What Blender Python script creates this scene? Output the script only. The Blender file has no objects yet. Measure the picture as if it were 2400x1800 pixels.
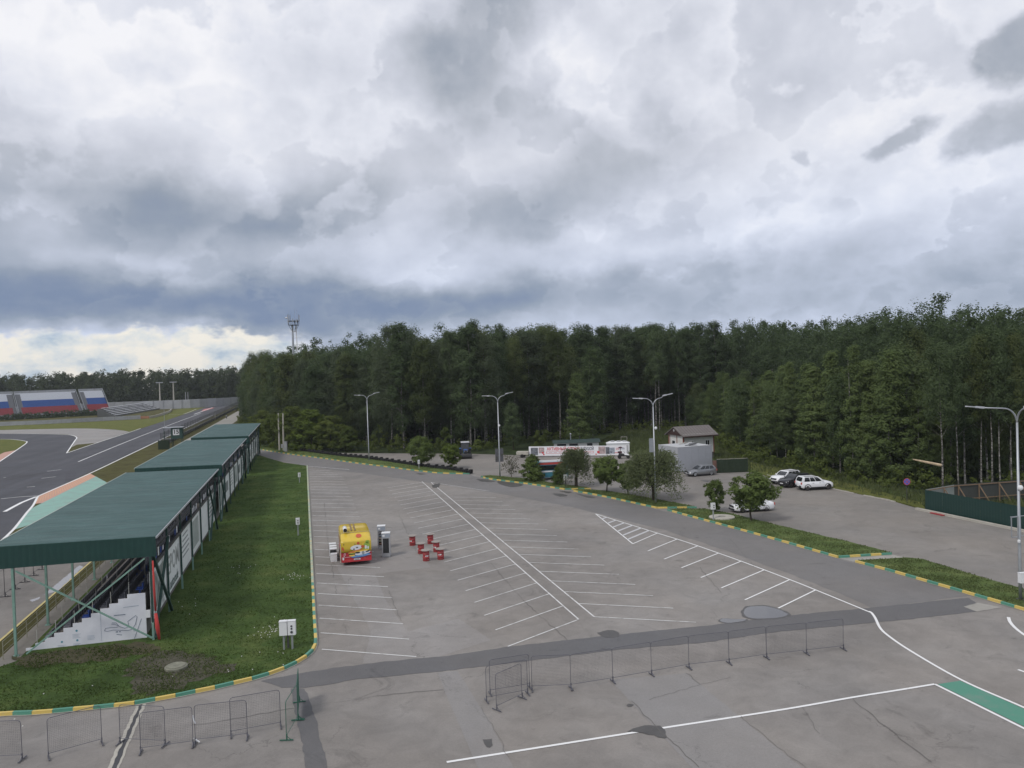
import bpy, math, random
import numpy as np
from mathutils import Vector, Matrix

# ------------------------------------------------------------------ camera
# Metres. +Y runs along the covered grandstand (parallel to the race track), +X to the right of it,
# origin at the near rear column of that stand.
random.seed(7)
SC = bpy.context.scene
COL = SC.collection
FPX = 1800.0
YAW, PITCH, ROLL = math.radians(15.2), math.atan(32 / FPX), math.radians(1.8)
CAM = Vector((9.445, -51.03, 16.0))
_h = Vector((math.sin(YAW), math.cos(YAW), 0)); _r0 = Vector((math.cos(YAW), -math.sin(YAW), 0))
CF = _h * math.cos(PITCH) + Vector((0, 0, -math.sin(PITCH)))
_u0 = _r0.cross(CF)
CU = _u0 * math.cos(ROLL) + _r0 * math.sin(ROLL)
CR = _r0 * math.cos(ROLL) - _u0 * math.sin(ROLL)
cd = bpy.data.cameras.new("camera"); cam = bpy.data.objects.new("camera", cd); COL.objects.link(cam)
cd.sensor_width = 36; cd.lens = 36 * FPX / 2400; cd.clip_start = 0.5; cd.clip_end = 5000
M = Matrix((CR, CU, -CF)).transposed().to_4x4(); M.translation = CAM; cam.matrix_world = M
SC.camera = cam


def ray(u, v):
    return CF + CR * ((u - 1200) / FPX) - CU * ((v - 900) / FPX)


def G(u, v, z=0.0):
    """surveyed point of the site: where the sight line through photo point (u, v) meets height z"""
    d = ray(u, v); t = (z - CAM.z) / d.z
    p = CAM + d * t
    return Vector((p.x, p.y, z))


def HT(u, v, vt):
    """height of an upright thing standing at photo point (u, v) whose top is at row vt"""
    p = G(u, v); lo, hi = 0.0, 80.0
    for _ in range(40):
        m = (lo + hi) / 2; d = Vector((p.x, p.y, m)) - CAM
        row = 900 - FPX * d.dot(CU) / d.dot(CF)
        if row > vt: lo = m
        else: hi = m
    return lo


# ------------------------------------------------------------------ world, sun, exposure
SUN_EL, SUN_AZ = math.radians(50), math.radians(-122)      # azimuth from +Y, to the left
w = bpy.data.worlds.new("World"); SC.world = w; w.use_nodes = True
NT = w.node_tree; NT.nodes.clear()


def nn(t, **k):
    n = NT.nodes.new(t)
    for a, b in k.items(): setattr(n, a, b)
    return n


def mth(op, a, b=None, c=None, clamp=False):
    n = nn("ShaderNodeMath", operation=op); n.use_clamp = clamp
    for i, x in enumerate((a, b, c)):
        if x is None: continue
        if isinstance(x, (int, float)): n.inputs[i].default_value = x
        else: NT.links.new(x, n.inputs[i])
    return n.outputs[0]


def build_sky():
    L = NT.links.new
    tc = nn("ShaderNodeTexCoord"); sp = nn("ShaderNodeSeparateXYZ"); L(tc.outputs["Generated"], sp.inputs[0])
    X, Y, Z = sp.outputs
    el = mth('ARCSINE', Z)
    az = mth('SUBTRACT', mth('ARCTAN2', X, Y), YAW)

    def noise(vec, scale, detail, rough, off, stretch=(1, 1, 1)):
        n = nn("ShaderNodeTexNoise"); n.noise_dimensions = '2D'; n.inputs['Scale'].default_value = scale; n.inputs['Detail'].default_value = detail
        n.inputs['Roughness'].default_value = rough
        mp = nn("ShaderNodeMapping"); mp.inputs['Location'].default_value = (off[0], off[1], 0); mp.inputs['Scale'].default_value = stretch
        L(vec, mp.inputs[0]); L(mp.outputs[0], n.inputs['Vector'])
        return n
    # the cloud layer is flat, so it crowds together towards the horizon
    e2 = mth('POWER', mth('MAXIMUM', mth('ADD', el, .09), .02), .62)
    ae = nn("ShaderNodeCombineXYZ"); L(az, ae.inputs[0]); L(mth('MULTIPLY', e2, 1.35), ae.inputs[1])
    A = ae.outputs[0]
    nB = noise(A, 2.7, 8, .55, (7.3, 2.2))               # masses
    nM = noise(A, 6.6, 7, .55, (3.7, 9.1))               # heaps
    nS = noise(A, 6.6, 7, .55, (3.7 - .10, 9.1 + .15))   # the same heaps a little towards the light: lit and shaded flanks
    sB = nn("ShaderNodeSeparateColor"); L(nB.outputs['Color'], sB.inputs[0]); sM = nn("ShaderNodeSeparateColor"); L(nM.outputs['Color'], sM.inputs[0])

    def wv(base, c2, c3, k2, k3): return mth('MULTIPLY_ADD', mth('SUBTRACT', c3, .5), k3, mth('MULTIPLY_ADD', mth('SUBTRACT', c2, .5), k2, base))
    waz, wel = wv(az, sB.outputs[1], sM.outputs[1], .16, .13), wv(el, sB.outputs[2], sM.outputs[2], .07, .085)
    wc = nn("ShaderNodeCombineXYZ"); L(waz, wc.inputs[0]); L(wel, wc.inputs[1])

    def dirpx(u, v):
        d = ray(u, v).normalized(); return math.atan2(d.x, d.y) - YAW, math.asin(d.z)

    def blob(u, v, ru, rv, tilt=0.0, sharp=0.6):
        a0, e0 = dirpx(u, v)
        mp = nn("ShaderNodeMapping", vector_type='TEXTURE'); mp.inputs['Location'].default_value = (a0, e0, 0); mp.inputs['Rotation'].default_value = (0, 0, tilt); mp.inputs['Scale'].default_value = (ru / FPX, rv / FPX, 1)
        L(wc.outputs[0], mp.inputs[0]); ln = nn("ShaderNodeVectorMath", operation='LENGTH'); L(mp.outputs[0], ln.inputs[0])
        m = nn("ShaderNodeMapRange"); m.interpolation_type = 'SMOOTHSTEP'; m.inputs['From Min'].default_value = 1 + sharp; m.inputs['From Max'].default_value = 1 - sharp
        L(ln.outputs['Value'], m.inputs['Value']); return m.outputs[0]

    def mr(src, lo, hi, t0=0.0, t1=1.0, smooth=True):
        m = nn("ShaderNodeMapRange"); m.interpolation_type = 'SMOOTHSTEP' if smooth else 'LINEAR'
        for i, x in enumerate((lo, hi, t0, t1)): m.inputs[i + 1].default_value = x
        L(src, m.inputs['Value']); return m.outputs[0]

    def mixf(x, y, f):
        n = nn("ShaderNodeMix"); n.data_type = 'FLOAT'; L(f, n.inputs[0])
        for i, v in ((2, x), (3, y)):
            if isinstance(v, float): n.inputs[i].default_value = v
            else: L(v, n.inputs[i])
        return n.outputs[0]
    # high veil, then two layers of heaped cloud: crisp bright rims, greyer towards the thick middle
    T = mth('MULTIPLY_ADD', mth('SUBTRACT', sB.outputs[1], .5), .45, SKY_0)
    T = mixf(T, mr(nB.outputs['Fac'], .49, .66, .89, .59, False), mr(nB.outputs['Fac'], .485, .525))
    T = mixf(T, mr(nM.outputs['Fac'], .50, .66, .84, .58, False), mth('MULTIPLY', mr(nM.outputs['Fac'], .495, .525), SKY_M))
    T = mth('MULTIPLY_ADD', mth('SUBTRACT', nM.outputs['Fac'], nS.outputs['Fac']), SKY_E, T)
    for bl in SKY_BLOBS: T = mth('MULTIPLY_ADD', blob(*bl[:6]), bl[6], T)
    cr = nn("ShaderNodeValToRGB"); L(T, cr.inputs[0]); els = cr.color_ramp.elements
    els[0].position = 0.0; els[0].color = (.225, .278, .385, 1); els[1].position = 1.0; els[1].color = (.95, .95, .985, 1)
    for p, c in ((.22, (.325, .365, .435)), (.45, (.475, .505, .57)), (.66, (.63, .655, .735)), (.84, (.79, .81, .885))):
        e = els.new(p); e.color = c + (1,)
    hz = nn("ShaderNodeMapRange"); hz.inputs['From Min'].default_value = math.radians(15); hz.inputs['From Max'].default_value = math.radians(3)
    L(el, hz.inputs['Value'])
    mx = nn("ShaderNodeMix", data_type='RGBA', blend_type='MULTIPLY'); L(mth('MULTIPLY', hz.outputs[0], .8), mx.inputs[0]); L(cr.outputs[0], mx.inputs[6]); mx.inputs[7].default_value = (.86, .94, 1.08, 1)
    # low sunlit cumulus seen under the dark base
    low = nn("ShaderNodeMapRange"); low.interpolation_type = 'SMOOTHSTEP'; e_ = dirpx(330, 788)[1]; low.inputs['From Min'].default_value = e_ + .006; low.inputs['From Max'].default_value = e_ - .006
    nC = noise(A, 19.0, 6, .58, (1.3, 4.4)); sC = nn('ShaderNodeSeparateColor'); L(nC.outputs['Color'], sC.inputs[0])
    L(mth('MULTIPLY_ADD', mth('SUBTRACT', sC.outputs[2], .5), .05, wv(el, sB.outputs[2], sM.outputs[2], .02, .06)), low.inputs['Value'])
    lft = nn("ShaderNodeMapRange"); lft.interpolation_type = 'SMOOTHSTEP'; lft.inputs['From Min'].default_value = dirpx(800, 800)[0]; lft.inputs['From Max'].default_value = dirpx(600, 800)[0]
    L(waz, lft.inputs['Value'])
    cum = nn("ShaderNodeValToRGB"); L(mth('MULTIPLY_ADD', mth('SUBTRACT', nC.outputs['Fac'], .5), .8, mth('MULTIPLY_ADD', sM.outputs[1], .6, .25)), cum.inputs[0])
    ce = cum.color_ramp.elements; ce[0].position = .34; ce[0].color = (.42, .53, .66, 1); ce[1].position = .62; ce[1].color = (.93, .89, .81, 1); e = ce.new(.47); e.color = (.72, .76, .78, 1)
    m2 = nn("ShaderNodeMix", data_type='RGBA'); L(mth('MULTIPLY', low.outputs[0], lft.outputs[0]), m2.inputs[0]); L(mx.outputs[2], m2.inputs[6]); L(cum.outputs[0], m2.inputs[7])
    # clear sky above the cloud, showing faintly through it
    sky = nn("ShaderNodeTexSky", sky_type='NISHITA'); sky.sun_disc = False; sky.sun_elevation = SUN_EL; sky.sun_rotation = SUN_AZ
    up = nn("ShaderNodeVectorMath", operation='SCALE'); L(m2.outputs[2], up.inputs[0]); up.inputs['Scale'].default_value = 10.0
    m3 = nn("ShaderNodeMix", data_type='RGBA'); m3.inputs[0].default_value = .95; L(sky.outputs[0], m3.inputs[6]); L(up.outputs[0], m3.inputs[7])
    bg = nn("ShaderNodeBackground"); bg.inputs['Strength'].default_value = 0.1; L(m3.outputs[2], bg.inputs['Color'])
    out = nn("ShaderNodeOutputWorld"); L(bg.outputs[0], out.inputs['Surface'])
    w.cycles.sampling_method = 'MANUAL'; w.cycles.sample_map_resolution = 256


SKY_0, SKY_M, SKY_E = .69, .55, .42
SKY_BLOBS = (   # photo point, radii, tilt, softness, amount: the big masses the photograph shows
    (470, 520, 210, 85, -.15, .7, -.37), (330, 440, 190, 90, 0, .8, -.18), (730, 470, 170, 60, .1, .8, -.14), (1180, 100, 160, 150, .6, .5, -.30), (60, 560, 150, 110, 0, .9, -.12),
    (1370, 440, 200, 90, .25, .8, -.28), (1150, 520, 150, 80, 0, .8, -.20), (50, 310, 120, 90, 0, .8, -.20),
    (2375, 110, 75, 50, .35, .3, -.42), (2385, 285, 90, 55, .2, .3, -.36), (2125, 325, 55, 30, .5, .35, -.36), (1868, 360, 26, 14, -.4, .4, -.22),
    (450, 728, 560, 48, 0, .8, -.35), (800, 690, 560, 60, 0, .85, -.29), (1500, 705, 680, 70, .03, .9, -.29), (2200, 680, 400, 60, 0, .9, -.18), (150, 690, 400, 50, 0, .8, -.2),
    (150, 60, 420, 160, 0, .9, .22), (2180, 460, 330, 150, .3, .95, .13), (2050, 400, 90, 80, 0, .8, -.14), (1340, 150, 90, 130, .5, .6, .14), (2080, 70, 320, 130, 0, .9, .12), (1300, 610, 420, 36, .05, .7, .14))
build_sky()
sd = bpy.data.lights.new("sun", 'SUN'); sd.energy = 1.5; sd.angle = math.radians(12); sd.color = (1, .95, .88)
so = bpy.data.objects.new("sun", sd); COL.objects.link(so)
sdir = Vector((math.sin(SUN_AZ) * math.cos(SUN_EL), math.cos(SUN_AZ) * math.cos(SUN_EL), math.sin(SUN_EL)))
so.rotation_euler = sdir.to_track_quat('Z', 'Y').to_euler(); so.location = (-40, 40, 90)
VS = SC.view_settings; VS.view_transform = 'Standard'; VS.look = 'None'; VS.exposure = 0.0; VS.gamma = 1.0
SC.cycles.use_denoising = True
SC.cycles.max_bounces = 4; SC.cycles.diffuse_bounces = 2; SC.cycles.glossy_bounces = 2; SC.cycles.volume_bounces = 0; SC.cycles.transparent_max_bounces = 12

# ------------------------------------------------------------------ materials
MATS = {}


def mat(name, col, rough=.7, metal=0.0, var=0.0, vscale=3.0, bump=0.0, bscale=30.0, spec=None, rnd=0.0):
    if name in MATS: return MATS[name]
    m = bpy.data.materials.new(name); m.use_nodes = True; nt = m.node_tree
    b = nt.nodes["Principled BSDF"]; b.inputs['Roughness'].default_value = rough; b.inputs['Metallic'].default_value = metal
    if spec is not None: b.inputs['Specular IOR Level'].default_value = spec
    b.inputs['Base Color'].default_value = tuple(col) + (1,)
    if var > 0 or bump > 0 or rnd > 0:
        geo = nt.nodes.new("ShaderNodeNewGeometry"); src = geo.outputs['Position']
    if var > 0 or rnd > 0:
        n = nt.nodes.new("ShaderNodeTexNoise"); n.inputs['Scale'].default_value = vscale; n.inputs['Detail'].default_value = 6; n.inputs['Roughness'].default_value = .62
        nt.links.new(src, n.inputs['Vector'])
        mr = nt.nodes.new("ShaderNodeMapRange"); mr.inputs['From Min'].default_value = .25; mr.inputs['From Max'].default_value = .75
        mr.inputs['To Min'].default_value = 1 - var; mr.inputs['To Max'].default_value = 1 + var
        nt.links.new(n.outputs['Fac'], mr.inputs['Value'])
        val = mr.outputs[0]
        if rnd > 0:
            oi = nt.nodes.new("ShaderNodeObjectInfo"); m2 = nt.nodes.new("ShaderNodeMath"); m2.operation = 'MULTIPLY_ADD'
            m2.inputs[1].default_value = rnd * 2; m2.inputs[2].default_value = 1 - rnd; nt.links.new(oi.outputs['Random'], m2.inputs[0])
            m3 = nt.nodes.new("ShaderNodeMath"); m3.operation = 'MULTIPLY'; nt.links.new(val, m3.inputs[0]); nt.links.new(m2.outputs[0], m3.inputs[1]); val = m3.outputs[0]
        vm = nt.nodes.new("ShaderNodeVectorMath"); vm.operation = 'SCALE'; vm.inputs[0].default_value = tuple(col); nt.links.new(val, vm.inputs['Scale'])
        nt.links.new(vm.outputs[0], b.inputs['Base Color'])
    if bump > 0:
        n = nt.nodes.new("ShaderNodeTexNoise"); n.inputs['Scale'].default_value = bscale; n.inputs['Detail'].default_value = 4
        nt.links.new(src, n.inputs['Vector'])
        bp = nt.nodes.new("ShaderNodeBump"); bp.inputs['Strength'].default_value = bump; bp.inputs['Distance'].default_value = .02
        nt.links.new(n.outputs['Fac'], bp.inputs['Height']); nt.links.new(bp.outputs[0], b.inputs['Normal'])
    MATS[name] = m
    return m


def asphalt(name, col, crack=.42, stain=.19, warm=(1.04, .99, .94), cool=(.97, 1.0, 1.05), rough=.82, streak=0.0):
    m = bpy.data.materials.new(name); m.use_nodes = True; nt = m.node_tree; L = nt.links.new
    b = nt.nodes["Principled BSDF"]; b.inputs['Roughness'].default_value = rough; b.inputs['Specular IOR Level'].default_value = .3

    def N(scale, detail=5, rough=.6, dist=0.0, vec=None):
        n = nt.nodes.new("ShaderNodeTexNoise"); n.inputs['Scale'].default_value = scale; n.inputs['Detail'].default_value = detail
        n.inputs['Roughness'].default_value = rough; n.inputs['Distortion'].default_value = dist
        L(vec or geo.outputs['Position'], n.inputs['Vector']); return n.outputs['Fac']

    def MR(v, a, b_, c, d):
        n = nt.nodes.new("ShaderNodeMapRange"); n.inputs[1].default_value = a; n.inputs[2].default_value = b_; n.inputs[3].default_value = c; n.inputs[4].default_value = d
        L(v, n.inputs[0]); return n.outputs[0]

    def MU(a, b_):
        n = nt.nodes.new("ShaderNodeMath"); n.operation = 'MULTIPLY'
        for i, x in enumerate((a, b_)):
            if isinstance(x, float): n.inputs[i].default_value = x
            else: L(x, n.inputs[i])
        return n.outputs[0]
    geo = nt.nodes.new("ShaderNodeNewGeometry")
    v = MR(N(.09, 5, .6, .4), .3, .7, 1 - stain, 1 + stain)
    v = MU(v, MR(N(.7, 7, .65, .8), .3, .72, 1 - stain * .75, 1 + stain * .6))
    v = MU(v, MR(N(9, 5, .7), .25, .75, .90, 1.09))
    v = MU(v, MR(N(55, 2, .6), .2, .8, .86, 1.13))
    # oil spots and damp marks
    v = MU(v, MR(N(.33, 6, .7, 1.2), .60, .72, 1.0, .70))
    v = MU(v, MR(N(1.6, 5, .7, .6), .66, .74, 1.0, .72))
    mp = nt.nodes.new("ShaderNodeMapping"); L(geo.outputs['Position'], mp.inputs[0])
    if streak > 0:
        mp.inputs['Scale'].default_value = (.35, .02, 1); v = MU(v, MR(N(1.0, 5, .6, .3, mp.outputs[0]), .3, .7, 1 - streak, 1 + streak * .6))
    if crack > 0:
        vm = nt.nodes.new("ShaderNodeVectorMath"); vm.operation = 'MULTIPLY_ADD'
        nz = nt.nodes.new("ShaderNodeTexNoise"); nz.inputs['Scale'].default_value = .55; nz.inputs['Detail'].default_value = 8; nz.inputs['Roughness'].default_value = .68
        L(geo.outputs['Position'], nz.inputs['Vector']); L(nz.outputs['Color'], vm.inputs[0]); vm.inputs[1].default_value = (3.2, 3.2, 0); L(geo.outputs['Position'], vm.inputs[2])
        vo = nt.nodes.new("ShaderNodeTexVoronoi"); vo.voronoi_dimensions = '2D'; vo.feature = 'DISTANCE_TO_EDGE'; vo.inputs['Scale'].default_value = .15
        L(vm.outputs[0], vo.inputs['Vector'])
        ck = MR(vo.outputs['Distance'], .0, .007, 1.0, 0.0)
        ck = MU(ck, MR(N(.16, 3), .5, .62, 0.0, 1.0))
        v = MU(v, MR(ck, 0, 1, 1.0, 1 - crack))
    hue = nt.nodes.new("ShaderNodeMix"); hue.data_type = 'RGBA'; L(N(.13, 4, .5, .3), hue.inputs[0])
    hue.inputs[6].default_value = tuple(c * k for c, k in zip(col, cool)) + (1,); hue.inputs[7].default_value = tuple(c * k for c, k in zip(col, warm)) + (1,)
    sc = nt.nodes.new("ShaderNodeVectorMath"); sc.operation = 'SCALE'; L(hue.outputs[2], sc.inputs[0]); L(v, sc.inputs['Scale'])
    L(sc.outputs[0], b.inputs['Base Color'])
    bp = nt.nodes.new("ShaderNodeBump"); bp.inputs['Strength'].default_value = .35; bp.inputs['Distance'].default_value = .012
    L(N(38, 3), bp.inputs['Height']); L(bp.outputs[0], b.inputs['Normal'])
    MATS[name] = m
    return m


def grassmat(name, c1, c2, c3, s=.35):
    m = bpy.data.materials.new(name); m.use_nodes = True; nt = m.node_tree; L = nt.links.new
    b = nt.nodes["Principled BSDF"]; b.inputs['Roughness'].default_value = .95; b.inputs['Specular IOR Level'].default_value = .1
    geo = nt.nodes.new("ShaderNodeNewGeometry")

    def N(sc, d=6, r=.65):
        n = nt.nodes.new("ShaderNodeTexNoise"); n.inputs['Scale'].default_value = sc; n.inputs['Detail'].default_value = d; n.inputs['Roughness'].default_value = r
        L(geo.outputs['Position'], n.inputs['Vector']); return n.outputs['Fac']
    r = nt.nodes.new("ShaderNodeValToRGB"); L(N(s), r.inputs[0])
    e = r.color_ramp.elements; e[0].position = .36; e[0].color = tuple(c1) + (1,); e[1].position = .66; e[1].color = tuple(c3) + (1,)
    k = e.new(.5); k.color = tuple(c2) + (1,)
    mr = nt.nodes.new("ShaderNodeMapRange"); mr.inputs[1].default_value = .28; mr.inputs[2].default_value = .72; mr.inputs[3].default_value = .55; mr.inputs[4].default_value = 1.45
    L(N(4.5, 8, .75), mr.inputs[0])
    vs = nt.nodes.new("ShaderNodeVectorMath"); vs.operation = 'SCALE'; L(r.outputs[0], vs.inputs[0]); L(mr.outputs[0], vs.inputs['Scale'])
    L(vs.outputs[0], b.inputs['Base Color'])
    bp = nt.nodes.new("ShaderNodeBump"); bp.inputs['Strength'].default_value = .9; bp.inputs['Distance'].default_value = .12
    L(N(9, 6, .75), bp.inputs['Height']); L(bp.outputs[0], b.inputs['Normal'])
    MATS[name] = m
    return m


def leafmat(name, c1, c2, trans=.3):
    m = bpy.data.materials.new(name); m.use_nodes = True; nt = m.node_tree; L = nt.links.new
    nt.nodes.remove(nt.nodes["Principled BSDF"]); out = nt.nodes["Material Output"]
    geo = nt.nodes.new("ShaderNodeNewGeometry"); oi = nt.nodes.new("ShaderNodeObjectInfo")
    n = nt.nodes.new("ShaderNodeTexNoise"); n.inputs['Scale'].default_value = .42; n.inputs['Detail'].default_value = 5; n.inputs['Roughness'].default_value = .7
    L(geo.outputs['Position'], n.inputs['Vector'])
    a = nt.nodes.new("ShaderNodeMath"); a.operation = 'MULTIPLY_ADD'; a.inputs[1].default_value = .55; L(oi.outputs['Random'], a.inputs[0])
    s = nt.nodes.new("ShaderNodeMath"); s.operation = 'MULTIPLY_ADD'; s.inputs[1].default_value = 1.3; s.inputs[2].default_value = -.45; L(n.outputs['Fac'], s.inputs[0])
    L(s.outputs[0], a.inputs[2])
    mx = nt.nodes.new("ShaderNodeMix"); mx.data_type = 'RGBA'; L(a.outputs[0], mx.inputs[0]); mx.clamp_factor = True
    mx.inputs[6].default_value = tuple(c1) + (1,); mx.inputs[7].default_value = tuple(c2) + (1,)
    d = nt.nodes.new("ShaderNodeBsdfDiffuse"); t = nt.nodes.new("ShaderNodeBsdfTranslucent"); ms = nt.nodes.new("ShaderNodeMixShader")
    ms.inputs[0].default_value = trans
    L(mx.outputs[2], d.inputs[0]); L(mx.outputs[2], t.inputs[0]); L(d.outputs[0], ms.inputs[1]); L(t.outputs[0], ms.inputs[2]); L(ms.outputs[0], out.inputs['Surface'])
    MATS[name] = m
    return m


def paintmat(name, col, under, wear=.5, scale=2.2, lo=.52, hi=.66):
    """road paint worn down to the surface below in patches"""
    m = mat(name, col, .6); nt = m.node_tree; L = nt.links.new; b = nt.nodes["Principled BSDF"]
    geo = nt.nodes.new("ShaderNodeNewGeometry")
    n = nt.nodes.new("ShaderNodeTexNoise"); n.inputs['Scale'].default_value = scale; n.inputs['Detail'].default_value = 9; n.inputs['Roughness'].default_value = .72
    L(geo.outputs['Position'], n.inputs['Vector'])
    mr = nt.nodes.new("ShaderNodeMapRange"); mr.inputs[1].default_value = lo; mr.inputs[2].default_value = hi; mr.inputs[4].default_value = wear; L(n.outputs['Fac'], mr.inputs[0])
    mx = nt.nodes.new("ShaderNodeMix"); mx.data_type = 'RGBA'; L(mr.outputs[0], mx.inputs[0]); mx.inputs[6].default_value = tuple(col) + (1,); mx.inputs[7].default_value = tuple(under) + (1,)
    L(mx.outputs[2], b.inputs['Base Color'])
    return m


A_LOT = asphalt('old_asphalt', (.238, .224, .208))
A_ROAD = asphalt('road_asphalt', (.180, .174, .169), .35, .10)
A_DARK = asphalt('fresh_patch_asphalt', (.132, .131, .133), .15, .08)
A_PALE = asphalt('pale_patch_asphalt', (.246, .238, .230), .3, .08)
A_TRACK = asphalt('track_asphalt', (.078, .080, .090), 0, .14, streak=.2)
A_RUN = asphalt('runoff_asphalt', (.285, .275, .262), .2, .12)
A_FAR = asphalt('back_lot_asphalt', (.222, .208, .190), .45, .15)
CONC = asphalt('concrete', (.33, .32, .29), .2, .12)
WHITE = paintmat('line_paint', (.66, .66, .645), (.27, .26, .245), .8, 1.6, .50, .64)
WHITE2 = paintmat('fresh_line_paint', (.78, .78, .77), (.4, .39, .38), .3, lo=.6)
YLINE = paintmat('yellow_line_paint', (.62, .52, .2), (.3, .28, .22), .6)
GREENP = paintmat('green_ground_paint', (.075, .25, .175), (.16, .24, .2), .6, .6)
MINTP = paintmat('mint_runoff_paint', (.22, .41, .34), (.22, .31, .27), .8, .5, .46, .62)
ORANGE = paintmat('orange_kerb_paint', (.60, .33, .18), (.45, .28, .18), .5, 1.0)
SALMON = paintmat('salmon_kerb_paint', (.5, .27, .2), (.38, .27, .22), .6, 1.0)
KYEL = paintmat('kerb_yellow', (.62, .46, .125), (.36, .33, .27), .55, 3.0, .56, .70)
KGRN = paintmat('kerb_green', (.085, .265, .19), (.30, .31, .28), .5, 3.0, .58, .72)
KWORN = paintmat('kerb_worn', (.52, .46, .25), (.30, .36, .30), 1.0, 1.3, .42, .56)
KWORN2 = paintmat('kerb_worn_green', (.25, .42, .33), (.50, .47, .33), 1.0, 1.3, .42, .6)
LAWN = grassmat('lawn', (.042, .070, .020), (.066, .108, .030), (.104, .136, .042), .22)
VERGE = grassmat('verge_grass', (.075, .108, .034), (.105, .146, .048), (.138, .168, .060))
DRY = grassmat('dry_grass', (.066, .064, .024), (.090, .084, .032), (.100, .102, .038))
TGRASS = grassmat('track_grass', (.10, .115, .032), (.125, .138, .038), (.15, .15, .045))
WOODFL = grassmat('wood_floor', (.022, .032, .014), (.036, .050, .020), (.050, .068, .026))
SOIL = mat('turned_soil', (.060, .056, .036), .95, var=.6, vscale=5, bump=.8, bscale=14)

GREENM = mat('green_metal', (.016, .058, .050), .45, .2, var=.12, vscale=1.2)
ROOFM = mat('green_roof_sheet', (.056, .118, .114), .42, .2)


def roof_wear(m):
    nt = m.node_tree; L = nt.links.new; b = nt.nodes["Principled BSDF"]; geo = nt.nodes.new("ShaderNodeNewGeometry")

    def N(sc, scale, d=6):
        mp = nt.nodes.new("ShaderNodeMapping"); mp.inputs['Scale'].default_value = sc; L(geo.outputs['Position'], mp.inputs[0])
        n = nt.nodes.new("ShaderNodeTexNoise"); n.inputs['Scale'].default_value = scale; n.inputs['Detail'].default_value = d; n.inputs['Roughness'].default_value = .65; L(mp.outputs[0], n.inputs['Vector']); return n.outputs['Fac']

    def MR(v, a, b_, c, d):
        n = nt.nodes.new("ShaderNodeMapRange"); n.inputs[1].default_value = a; n.inputs[2].default_value = b_; n.inputs[3].default_value = c; n.inputs[4].default_value = d; L(v, n.inputs[0]); return n.outputs[0]
    v = nt.nodes.new("ShaderNodeMath"); v.operation = 'MULTIPLY'; L(MR(N((.12, 2.2, 1), 1.0), .3, .7, .80, 1.2), v.inputs[0]); L(MR(N((.5, .5, .5), .6), .3, .7, .86, 1.14), v.inputs[1])
    w_ = nt.nodes.new("ShaderNodeMath"); w_.operation = 'MULTIPLY'; L(v.outputs[0], w_.inputs[0]); L(MR(N((.6, 7, 1), 1.2, 3), .60, .72, 1.0, 1.45), w_.inputs[1])
    s = nt.nodes.new("ShaderNodeVectorMath"); s.operation = 'SCALE'; s.inputs[0].default_value = (.056, .114, .111); L(w_.outputs[0], s.inputs['Scale']); L(s.outputs[0], b.inputs['Base Color'])
    L(MR(N((.3, 1.5, 1), 1.0), .3, .7, .32, .6), b.inputs['Roughness'])


roof_wear(ROOFM)
PALEG = mat('pale_green_paint', (.20, .34, .28), .6, var=.2, vscale=3)
DKGRN = mat('dark_green_paint', (.022, .060, .050), .6, var=.2, vscale=3)
WPANEL = mat('white_panel', (.74, .75, .80), .5, var=.04)
GBAN = mat('grey_white_banner', (.74, .77, .76), .6, var=.10, vscale=1.1)
SEATD = mat('charcoal_seat', (.125, .126, .145), .55, var=.35, vscale=6)
SEATB = mat('blue_seat', (.020, .060, .27), .5, var=.15)
SEATW = mat('white_seat', (.70, .72, .76), .5, var=.05)
SEATBL = mat('flag_blue_seat', (.040, .115, .36), .5, var=.12, vscale=.6)
SEATR = mat('flag_red_seat', (.33, .045, .055), .5, var=.14, vscale=.6)
STEEL = mat('galvanised_steel', (.40, .42, .44), .45, .6, var=.1)
STEELD = mat('dark_steel', (.085, .085, .09), .5, .5, var=.2, vscale=8)
STEELB = mat('blue_grey_steel', (.075, .078, .115), .5, .4, var=.2, vscale=8)
STEELG = mat('green_steel', (.03, .13, .085), .5, .3, var=.2)
BARM = mat('barrier_steel', (.125, .125, .145), .5, .3, var=.15, vscale=8)
CONCP = mat('concrete_wall_panel', (.31, .32, .335), .85, var=.14, vscale=.8)
CONCL = mat('light_concrete', (.42, .40, .35), .9, var=.15, vscale=2)
BOXW = mat('white_box_paint', (.72, .73, .74), .4, var=.05)
BOXG = mat('grey_box_paint', (.36, .37, .38), .5, var=.08)
BLACK = mat('black_plastic', (.012, .012, .014), .5)
RUBBER = mat('rubber', (.013, .013, .014), .85, var=.3, vscale=8)
RED = mat('red_paint', (.34, .045, .048), .55, var=.15, vscale=3)
REDC = mat('red_cloth', (.48, .05, .045), .8)
BARK = mat('dark_bark', (.045, .036, .026), .95, var=.35, vscale=6, bump=.6, bscale=12)
GLASS = mat('dark_glass', (.012, .015, .018), .08, spec=.8)
TIMBER = mat('new_timber', (.22, .15, .095), .8, var=.2, vscale=5)
BROWN = mat('brown_board', (.045, .022, .018), .7, var=.2)
BRICK = mat('red_brown_trim', (.20, .055, .035), .8, var=.15)
ROOFBR = mat('brown_roof', (.150, .132, .124), .6, var=.1)
NETG = mat('dark_green_net', (.020, .034, .018), .9, var=.3, vscale=4)
PAVI = mat('grey_cladding', (.40, .415, .455), .5, .1, var=.05)
SKIN = mat('skin', (.42, .26, .19), .6)
PUDDLE = mat('wet_puddle', (.10, .10, .105), .04, spec=.6)
DAMP = mat('damp_asphalt', (.070, .066, .062), .45, var=.2, vscale=2)
CHROME = mat('bright_metal', (.75, .76, .78), .18, .9)


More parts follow.
